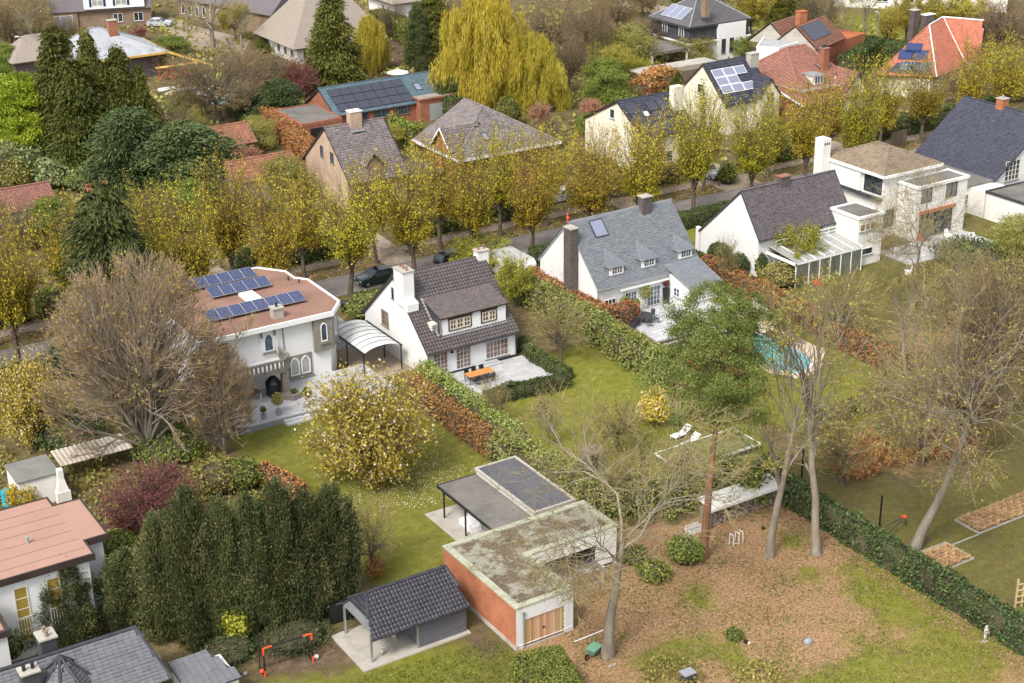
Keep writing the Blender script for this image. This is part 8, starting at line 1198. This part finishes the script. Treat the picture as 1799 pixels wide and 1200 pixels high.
def lounger(label, p, rz, group, mat=BLK):
    T = thing('sun_lounger', label, 'sun lounger', p, rz, group); m = MB(); m.box(-0.9, 0.3, -0.33, 0.33, 0.28, 0.34); m.build('seat', mat, T); m = MB(); m.extr([(0.3, -0.33, 0.28), (0.3, 0.33, 0.28), (0.95, 0.33, 0.75), (0.95, -0.33, 0.75)], (0, 0, 0.06)); m.build('backrest', mat, T)
    for x in (-0.85, 0.25):
        for y in (-0.3, 0.26): m = MB(); m.box(x, x + 0.04, y, y + 0.04, 0, 0.279); m.build('leg', mat, T)
lounger('black sun lounger nearer the beech block on the pale patio', at(1100, 586, 0.075), 0.2, 'black loungers on the pale patio'); lounger('black sun lounger nearer the oval table on the pale patio', at(1108, 577, 0.075), 0.2, 'black loungers on the pale patio')
lounger('upper white lounger on the middle lawn behind the pine', at(1196, 768), 0.15, 'white loungers', WPT); lounger('lower white lounger on the middle lawn behind the pine', at(1212, 783), 0.15, 'white loungers', WPT)
# planted steps
T = thing('planted_steps', 'garden steps with rows of ochre grass tufts below the pale patio', 'steps'); a = at(1095, 600); 
for k in range(3): m = MB(); y = 102.0 - k * 0.9; m.box(77.6 + k * 0.25, 83.2, y - 0.12, y, 0, 0.24 - k * 0.06); m.build('step_edge', PAVS, T)
m = MB(); m.box(83.4, 85.6, 99.4, 102.0, 0, 0.12); m.build('stone_path', PAVS, T); m = MB(); m.box(77.6, 83.2, 99.2, 101.88, 0, 0.06); m.build('soil_bed', plain('bed_soil', (0.06, 0.045, 0.035), 0.3), T)
def tuft(name, T, p, r, h, lm, n=46, seed=0):
    key = 'tuft_mesh_%d' % seed
    if key not in bpy.data.meshes:
        rr = np.random.default_rng(seed); a = rr.uniform(0, 6.28, n); t = rr.uniform(0.1, 1.0, n); A = np.stack([np.cos(a) * t, np.sin(a) * t, np.full(n, 0.9)], -1); C = A * np.array([0.5, 0.5, 0.5]); V_, Q_, t_ = leafq(rr, C, 0.16, 6.0, None, 0, 0, None, A * 3); me = npmesh(None, V_, Q_, lm, None, t_); me.name = key
    o = link(name, bpy.data.meshes[key], T); o.location = p; o.scale = (r, r, h); return o
for j in range(3):
    for i in range(12): tuft('grass_tuft', T, (77.9 + i * 0.45 + 0.1 * (j % 2), 101.5 - j * 0.9, 0.06), 0.2, 0.22, L_OLV, seed=90)
# swimming pool with sandy surround
T = thing('swimming_pool', 'kidney-shaped turquoise pool with empty sandy terrace', 'swimming pool'); bl = lambda pts: pts
S1 = [at(*p)[:2] for p in ((1268, 556), (1325, 543), (1375, 580), (1440, 612), (1452, 612), (1440, 655), (1400, 665), (1350, 655), (1330, 640), (1300, 600))]; m = MB(); m.extr([(x, y, 0) for x, y in S1], (0, 0, 0.05)); m.build('sand_terrace', SAND, T)
P0 = [(1306, 588), (1335, 590), (1368, 600), (1400, 618), (1422, 634), (1420, 648), (1395, 656), (1362, 650), (1338, 638), (1318, 612)]; P1 = [at(*p) for p in P0]; sm = []
for i in range(len(P1)):
    p0, p1, p2, p3 = P1[i - 1], P1[i], P1[(i + 1) % len(P1)], P1[(i + 2) % len(P1)]
    for t in (0, 0.33, 0.66): sm.append(0.5 * ((2 * p1) + (p2 - p0) * t + (2 * p0 - 5 * p1 + 4 * p2 - p3) * t * t + (3 * p1 - p0 - 3 * p2 + p3) * t ** 3))
cc = sum(sm, Vector()) / len(sm); m = MB(); m.extr([(p.x, p.y, 0.052) for p in sm], (0, 0, 0.02)); m.build('water', POOL, T); m = MB()
for a, b2 in zip(sm, sm[1:] + sm[:1]):
    o1, o2 = a + (a - cc).normalized() * 0.3, b2 + (b2 - cc).normalized() * 0.3; m.hexa([(a.x, a.y, 0.05), (b2.x, b2.y, 0.05), (o2.x, o2.y, 0.05), (o1.x, o1.y, 0.05), (a.x, a.y, 0.11), (b2.x, b2.y, 0.11), (o2.x, o2.y, 0.11), (o1.x, o1.y, 0.11)])
m.build('coping', PAVS, T); q = at(1352, 588, 0.06); m = MB(); m.box(q.x - 0.6, q.x + 0.5, q.y - 0.5, q.y + 0.5, 0.051, 0.12); m.build('hatch', DKG, T)
W_ = thing('garden_wall', 'low white wall with stepped posts along the sandy terrace', 'wall'); pts = [at(*p) for p in ((1262, 515), (1292, 548), (1325, 541), (1372, 572))]
for a, b2 in zip(pts, pts[1:]): G = frame(a, b2 - a); L = (b2 - a).length; m = MB(); m.fbox(G, 0, L, 0, 0.7, -0.1, 0.1); m.build('wall_panel', CON if a is not pts[0] else WHO, W_); m = MB(); m.fbox(G, -0.15, 0.15, 0, 0.95, -0.15, 0.15); m.build('pier', WHO, W_)
# low flat frame with pale edging on the lawn
T = thing('raised_frame', 'large low frame with pale edging and mesh top on the lawn behind the pine', 'frame'); x0, x1, y0, y1 = 64.9, 72.7, 80.7, 84.0; MESH = plain('mesh_cover', (0.15, 0.155, 0.05), 0.3, 0.9, scale=2)
m = MB(); m.box(x0 + 0.06, x1 - 0.06, y0 + 0.06, y1 - 0.06, 0, 0.5); m.build('cover', MESH, T)
for a0, a1, b0, b1 in ((x0, x1, y0, y0 + 0.06), (x0, x1, y1 - 0.06, y1), (x0, x0 + 0.06, y0 + 0.06, y1 - 0.06), (x1 - 0.06, x1, y0 + 0.06, y1 - 0.06)): m = MB(); m.box(a0, a1, b0, b1, 0.38, 0.56); m.build('edge_board', WPT, T)
# garden hut
q = at(1037, 828); T = thing('garden_hut', 'small weathered wooden hut with painted-on dark opening on the middle lawn', 'shed', q); m = MB(); m.box(-0.6, 0.6, -0.5, 0.5, 0, 1.7); m.build('wall', WOOD, T); m = MB(); m.extr([(-0.8, -0.7, 1.7), (0.8, -0.7, 1.7), (0.8, 0.1, 2.05), (-0.8, 0.1, 2.05)], (0, 0, 0.06)); m.extr([(-0.8, 0.1, 2.05), (0.8, 0.1, 2.05), (0.8, 0.8, 1.75), (-0.8, 0.8, 1.75)], (0, 0, 0.06)); m.build('roof', WOOD, T); m = MB(); m.box(-0.15, 0.4, -0.52, -0.501, 0.1, 1.5); m.build('opening', BLK, T)  # opening is a black plate on the closed wall, painting the shade inside
# firewood shelter
T = thing('firewood_shelter', 'long firewood shelter with dirty white sheet roof beside the pine trunk', 'shelter'); x0, x1 = 61.6, 68.2; m = MB(); m.extr([(x0, 73.2, 1.55), (x1, 73.2, 1.55), (x1, 74.7, 1.85), (x0, 74.7, 1.85)], (0, 0, 0.08)); m.build('sheet_roof', plain('dirty_white_sheet', (0.6, 0.59, 0.54), 0.12, 0.7, dirt=(0.2, 0.13, 0.08), dirt_amt=0.6), T); m = MB(); m.box(x0, x1, 73.14, 73.2, 1.4, 1.62); m.build('front_board', WHO, T)
for x in (x0 + 0.1, (x0 + x1) / 2, x1 - 0.2): m = MB(); m.box(x, x + 0.1, 73.25, 73.35, 0, 1.5); m.build('post', WOOD, T)
LOG = tintmat('split_log', [(0, (0.1, 0.075, 0.055)), (0.5, (0.24, 0.19, 0.14)), (1, (0.42, 0.37, 0.31))], 0.9, hue=0); lg = MB(); n = 0
for j in range(10):
    for i in range(38):
        x = x0 + 0.25 + i * 0.165; z = 0.09 + j * 0.145
        if z > 1.4 - (0.5 if x < x0 + 2.4 else 0): continue
        n += 1; t = rnd.random(); y = 73.5 + rnd.uniform(-0.05, 0.05)
        if n <= 290: m = MB(); m.cyl((x, y, z), (x, y + 0.5, z), 0.076, n=6, t=t); m.build('log', LOG, T)
        else: lg.cyl((x, y, z), (x, y + 0.5, z), 0.076, n=6, t=t)
lg.build('more_logs', LOG, T, 'stuff'); m = MB(); m.box(x0 + 0.2, x1 - 0.2, 74.01, 74.6, 0, 1.3); m.build('log_stack_core', LOG, T)
q = at(1288, 960); T = thing('metal_trestle', 'pair of pale metal trestle frames standing before the firewood', 'trestle', q)
for x in (0, 0.5, 0.85): m = MB(); m.path([(x, -0.05, 0), (x, 0.0, 0.85), (x, 0.35, 0.85), (x, 0.4, 0)], 0.025); m.build('frame', WPT, T)
m = MB(); m.path([(0, 0.0, 0.2), (0.5, 0.0, 0.1)], 0.02); m.build('rung', WPT, T)
q = at(1218, 935); T = thing('white_box', 'dirty white crate on the brambles left of the firewood shelter', 'crate', q); m = MB(); m.box(-0.5, 0.5, -0.3, 0.3, 0, 0.5); m.build('crate', WHO, T); m = MB(); m.box(-0.52, 0.52, -0.32, 0.32, 0.5, 0.55); m.build('lid', CON, T)
# planting beds with dry ornamental grass
for k, (poly, lab) in enumerate((([(76.9, 62.5), (76.9, 64.7), (86.0, 64.7), (86.0, 62.5)], 'long bed of dry ornamental grass with pale edging at the right'), ([(70.2, 60.4), (70.2, 62.9), (74.0, 62.9), (74.0, 60.4)], 'short bed of dry ornamental grass at the foot of the leaning tree'))):
    T = thing('planting_bed', lab, 'planting bed'); (x0, y0), (_, y1), (x1, _), _2 = poly; m = MB(); m.box(x0, x1, y0, y1, 0, 0.04); m.build('soil', bpy.data.materials['gravel_path'], T)
    for a0, a1, b0, b1 in ((x0 - 0.05, x1, y0 - 0.05, y0), (x0 - 0.05, x1, y1, y1 + 0.05), (x0 - 0.05, x0, y0, y1), (x1, x1 + 0.05, y0 - 0.05, y1 + 0.05)): m = MB(); m.box(a0, a1, b0, b1, 0, 0.12); m.build('edging', CON, T)
    nn = 0
    for i in range(int((x1 - x0) / 0.36)):
        for j in range(int((y1 - y0) / 0.36)): tuft('grass_clump', T, (x0 + 0.22 + i * 0.36 + rnd.uniform(-.06, .06), y0 + 0.2 + j * 0.36 + rnd.uniform(-.06, .06), 0.04), 0.34, 0.34 + rnd.uniform(-.05, .05), L_STR, 70, 91 + (i + j) % 2)
m = MB(); m.box(74.05, 76.85, 62.4, 62.46, 0, 0.1); tag(m.build('path_edging', CON), 'thin pale edging strip joining the two grass beds', 'edging')
T = thing('fence_post', 'tall black steel post on the dark lawn behind the ivy hedge', 'post', at(1545, 930)); m = MB(); m.box(-0.05, 0.05, -0.05, 0.05, 0, 2.7); m.build('post', BLK, T)
T = thing('fence_post', 'tall black steel post among the bare trunks left of the ivy hedge top', 'post', at(1408, 850)); m = MB(); m.box(-0.05, 0.05, -0.05, 0.05, 0, 2.9); m.build('post', BLK, T)
T = thing('garden_swing', 'low grey tube frame lying beside the leaning tree', 'frame', at(1575, 935)); m = MB(); m.path([(-1.0, -0.3, 0.05), (-0.9, -0.3, 0.5), (1.1, 0.3, 0.7), (1.2, 0.3, 0.05)], 0.04); m.path([(-1.0, 0.5, 0.05), (-0.6, 0.5, 0.4), (1.0, 0.6, 0.5)], 0.04); m.build('tube_frame', DKG, T); m = MB(); m.box(0.9, 1.2, 0.2, 0.5, 0.68, 0.8); m.build('orange_cap', ORG, T)
# wooden lattice at the right edge
T = thing('climbing_frame', 'pale wooden ladder-like frame at the right edge of the dark lawn', 'climbing frame', at(1783, 1068), -0.3); wd = plain('pale_timber', (0.55, 0.4, 0.22), 0.15)
for x in (0, 0.45, 1.8): m = MB(); m.box(x, x + 0.1, 0, 0.1, 0, 2.1 - (0.4 if x == 0.45 else 0)); m.build('post', wd, T)
for z in (0.35, 0.8, 1.25, 1.7): m = MB(); m.box(0.0, 2.6, -0.05, -0.002, z, z + 0.08); m.build('rail', wd, T)
# goal, balls, statue
g0, g1 = at(467, 1190), at(551, 1163); u = (g1 - g0); L = u.length; T = thing('football_goal', 'small black football goal with red corner pieces', 'goal', g0, math.atan2(u.y, u.x)); 
for x in (0, L): m = MB(); m.cyl((x, 0, 0.45), (x, 0, 1.6), 0.05); m.build('post', BLK, T); m = MB(); m.cyl((x, 0, 0), (x, 0, 0.45), 0.06); m.build('red_foot', ORG, T); m = MB(); s = 1 if x == 0 else -1; m.path([(x, 0, 1.6), (x, 0, 2.05), (x + s * 0.55, 0, 2.05)], 0.06); m.build('red_corner', ORG, T); m = MB(); m.path([(x, 0, 0.05), (x, 1.0, 0.05), (x, 0.5, 2.0)], 0.03); m.build('side_stay', BLK, T)
m = MB(); m.cyl((0.55, 0, 2.05), (L - 0.55, 0, 2.05), 0.04); m.build('crossbar', BLK, T); m = MB()
for i in range(26): x = L * i / 25; m.path([(x, 0.0, 2.03), (x, 0.55, 1.5), (x, 1.0, 0.05)], 0.008, 3)
for j in range(12): t = j / 11; m.path([(0, 0.1 + t * 0.9, 2.0 * (1 - t) + 0.05), (L, 0.1 + t * 0.9, 2.0 * (1 - t) + 0.05)], 0.008, 3)
m.build('net', BLK, T, 'stuff')
def ball(label, p, r, mat): m = MB(); m.ball((0, 0, r), r, 14, 10); o = m.build('ball', mat, smooth=True); o.location = p; tag(o, label, 'ball')
ball('red ball beside the left goal post', at(461, 1183), 0.15, ORG); ball('pale yellow ball beside the right goal post', at(557, 1157), 0.15, CRM); ball('grey blue ball in the leaves left of the goal', at(432, 1187), 0.14, LEAD); ball('dark ball on the leaf litter by the firewood', at(1341, 930), 0.14, BLK)
T = thing('statue', 'pale stone figure statue standing before the ivy hedge', 'statue', at(1731, 1127)); m = MB(); m.box(-0.14, 0.14, -0.12, 0.12, 0, 0.08); m.build('plinth', STAT, T)
m = MB(); m.cyl((-0.06, 0, 0.08), (-0.07, 0, 0.55), 0.05, 0.075); m.cyl((0.07, 0.02, 0.08), (0.06, 0, 0.55), 0.05, 0.075); m.cyl((0, 0, 0.52), (0, 0, 0.75), 0.125, 0.1, 10); m.cyl((0, 0, 0.75), (0, 0, 0.93), 0.1, 0.145, 10); m.cyl((0, 0, 0.93), (0, 0, 1.0), 0.13, 0.05, 10); m.ball((0, 0, 1.08), 0.085, 10, 8, sz=1.2); m.cyl((-0.15, 0, 0.92), (-0.2, -0.04, 0.72), 0.04, 0.035); m.cyl((-0.2, -0.04, 0.72), (-0.06, -0.14, 0.78), 0.035, 0.03); m.cyl((0.15, 0, 0.92), (0.21, -0.02, 0.7), 0.04, 0.035); m.cyl((0.21, -0.02, 0.7), (0.17, -0.1, 0.5), 0.035, 0.03); m.build('figure', STAT, T, smooth=True)
# wheelbarrow
T = thing('wheelbarrow', 'green tipped wheelbarrow with orange wheel at the foot of the forked tree', 'wheelbarrow', at(1043, 1150), 0.4); m = MB(); m.hexa([(-0.3, -0.2, 0.12), (0.35, -0.22, 0.1), (0.35, 0.22, 0.1), (-0.3, 0.2, 0.12), (-0.45, -0.34, 0.55), (0.6, -0.36, 0.5), (0.6, 0.36, 0.5), (-0.45, 0.34, 0.55)]); m.build('tray', GRNP, T); m = MB(); m.cyl((-0.75, -0.05, 0.2), (-0.75, 0.05, 0.2), 0.2, n=14); w = m.build('wheel', RUB, T); m = MB(); m.cyl((-0.75, -0.055, 0.2), (-0.75, 0.055, 0.2), 0.12, n=12); m.build('hub', ORG, w)
for s in (-1, 1): m = MB(); m.path([(-0.8, s * 0.08, 0.2), (-0.3, s * 0.2, 0.12), (0.9, s * 0.28, 0.5)], 0.02); m.build('handle', DKG, T); m = MB(); m.path([(0.3, s * 0.2, 0.12), (0.4, s * 0.22, 0.0)], 0.02); m.build('leg', DKG, T)
# ladder hung on the garage bay, pale poles, planks
T = thing('ladder', 'aluminium ladder hanging by the open bay of the brick garage', 'ladder', (0, 0, 0)); a = Vector((47.9, 70.3, 1.1)); b2 = Vector((50.3, 70.1, 1.0))
for dz in (0, 0.38): m = MB(); m.path([a + Vector((0, 0, dz)), b2 + Vector((0, 0, dz))], 0.03, 4); m.build('rail', ALU, T)
for i in range(8): p = a.lerp(b2, (i + 0.5) / 8); m = MB(); m.cyl(p, p + Vector((0, 0, 0.38)), 0.018); m.build('rung', ALU, T)
for x in (48.1, 50.1): m = MB(); m.box(x - 0.03, x + 0.03, 70.15, 70.21, 0, 1.1); m.build('stand', WOOD, T)
m = MB(); m.box(47.2, 51.5, 71.6, 71.8, 1.2, 1.26); [m.box(x, x + 0.08, 71.65, 71.75, 0, 1.2) for x in (47.3, 51.3)]; tag(m.build('work_bench', CON), 'long pale plank on legs in front of the open garage bay', 'bench')
for (p0, p1), lab in zip((((1083, 1040, 0.1), (1076, 1090, 0.1)), ((1010, 1128, 0.03), (1060, 1108, 0.03))), ('white pole leaning on the ground right of the forked trunk', 'white pole lying left of the forked trunk')): m = MB(); A_, B_ = at(p0[0], p0[1], p0[2]), at(p1[0], p1[1], p1[2]); m.cyl(A_ + Vector((0, 0, 1.0 if p0[0] == 1083 else 0.03)), B_ + Vector((0, 0, 0.03)), 0.04); tag(m.build('pole', WPT), lab, 'pole')
T = thing('stone', 'bluish grey stone on the leaf litter in the open lot', 'stone', at(1420, 1130)); m = MB(); m.ball((0, 0, 0.12), 0.35, 9, 6, 1.0, 0.7, 0.75); m.build('stone', LEAD, T, smooth=True)
T = thing('bucket', 'small black and white bucket left of the bluish stone', 'bucket', at(1311, 1130)); m = MB(); m.cyl((0, 0, 0), (0, 0, 0.2), 0.1, 0.14, 10); m.build('pail', BLK, T); m = MB(); m.cyl((0.1, -0.1, 0.0), (0.22, -0.12, 0.08), 0.06, n=8); m.build('lid', WPT, T)
T = thing('grey_container', 'grey plastic container cut by the bottom edge', 'container', at(1208, 1204)); m = MB(); m.box(-0.4, 0.4, -0.3, 0.3, 0, 0.9); m.build('body', DKG, T); m = MB(); m.box(-0.43, 0.43, -0.33, 0.33, 0.9, 0.97); m.build('lid', LEAD, T)
T = thing('log_pieces', 'two cut log pieces below the forked tree', 'logs', at(1076, 1172)); [(lambda mm: mm.build('log', LOG, T))((lambda mm: (mm.cyl((x, 0, 0.09), (x + 0.2, 0.05, 0.09), 0.09, n=8, t=0.9), mm)[1])(MB())) for x in (-0.25, 0.08)]
# solar house terrace: barbecue, bench table, planter
T = thing('barbecue', 'black octagonal fire bowl under the stone balcony', 'barbecue', at(482, 695, 0.46)); m = MB(); m.cyl((0, 0, 0.0), (0, 0, 0.35), 0.35, 0.65, 8); m.cyl((0, 0, 0.35), (0, 0, 1.25), 0.65, 0.7, 8); m.cyl((0, 0, 1.25), (0, 0, 1.75), 0.7, 0.25, 8); m.build('hood', BLK, T); m = MB(); m.box(-0.5, 0.5, -0.5, 0.5, 0, 0.02); m.build('base', GRS, T)
q = at(438, 705, 0.46); T = thing('garden_table', 'brown wooden table under the balcony of the solar panel house', 'table', q); m = MB(); m.box(-1.0, 1.0, -0.45, 0.45, 0.7, 0.75); m.build('table_top', plain('brown_wood', (0.25, 0.12, 0.06), 0.2), T); [(lambda mm: mm.build('leg', WPT, T))((lambda mm: (mm.box(x, x + 0.06, y, y + 0.06, 0, 0.699), mm)[1])(MB())) for x in (-0.95, 0.89) for y in (-0.42, 0.36)]
q = at(512, 700, 0.46); T = thing('planter', 'angular stone planter at the foot of the balcony pillar', 'planter', q); m = MB(); m.extr([(-0.7, 0.2, 0), (0, -0.6, 0), (0.8, -0.35, 0), (0.8, 0.4, 0), (-0.5, 0.6, 0)], (0, 0, 0.45)); m.build('stone_box', GRS, T); r_ = np.random.default_rng(3); C, d = ellip(r_, 160, (0.3, 0, 0.6), (0.3, 0.3, 0.25), 0.3); V_, Q_, t_ = leafq(r_, C, 0.1, 2, d, 0, 0.5); npmesh('foliage', V_, Q_, L_GRN, T, t_)
# parasol on the bare soil garden, villa terrace clutter
T = thing('parasol', 'cream parasol on the bare soil garden behind the bungalow', 'parasol', at(700, 150)); m = MB(); m.cyl((0, 0, 0), (0, 0, 2.3), 0.03); m.build('pole', WOOD, T); m = MB(); m.cyl((0, 0, 1.95), (0, 0, 2.5), 1.7, 0.05, 8); m.build('canopy', CRM, T)
for k, (px, py, mat, lab) in enumerate(((1666, 418, WPT, 'white garden chair heap on the villa terrace'), (1645, 437, BLUEP, 'blue barrel on the villa terrace'), (1620, 424, ORG, 'orange cushion pile by the villa wall'), (1706, 420, WPT, 'white crates at the right end of the villa terrace'), (1437, 500, ORG, 'orange chair by the veranda'), (1595, 482, WPT, 'white garden chair at the edge of the veranda terrace'))):
    T = thing('terrace_item' if k else 'chair_stack', lab, 'garden item', at(px, py), k * 0.8); m = MB(); m.box(-0.3, 0.3, -0.3, 0.3, 0.0, 0.42); m.build('seat', mat, T); m = MB(); m.extr([(-0.3, 0.26, 0.421), (0.3, 0.26, 0.421), (0.28, 0.36, 0.9), (-0.28, 0.36, 0.9)], (0, 0.05, 0)); m.build('backrest', mat, T)
m = MB(); m.box(41.2, 42.3, 76.9, 77.0, 0, 1.5); [m.box(34 + i * 1.8, 34.1 + i * 1.8, 76.95, 77.05, 0, 1.6) for i in range(5)]; m.box(34, 42.3, 76.98, 77.02, 0.1, 1.5); tag(m.build('black_fence', BLK), 'black mesh fence behind the open shed roof', 'fence')
for i in range(4): T = thing('wheelie_bin', ('dark green wheelie bin nearest the mansard villa', 'second dark green wheelie bin beside the mansard villa', 'green wheelie bin under the yellow tree', 'last dark green wheelie bin by the brown roof')[i], 'bin', at(1303 + i * 9, 48 - i), 0.2 * i, 'wheelie bins'); m = MB(); m.hexa([(-0.25, -0.3, 0), (0.25, -0.3, 0), (0.25, 0.3, 0), (-0.25, 0.3, 0), (-0.3, -0.36, 1.0), (0.3, -0.36, 1.0), (0.3, 0.36, 1.0), (-0.3, 0.36, 1.0)]); m.build('body', plain('dark_green_plastic', (0.02, 0.09, 0.05), 0.1, 0.5) if i == 0 else bpy.data.materials['dark_green_plastic'], T); m = MB(); m.box(-0.32, 0.32, -0.38, 0.38, 1.0, 1.08); m.build('lid', bpy.data.materials['dark_green_plastic'], T)
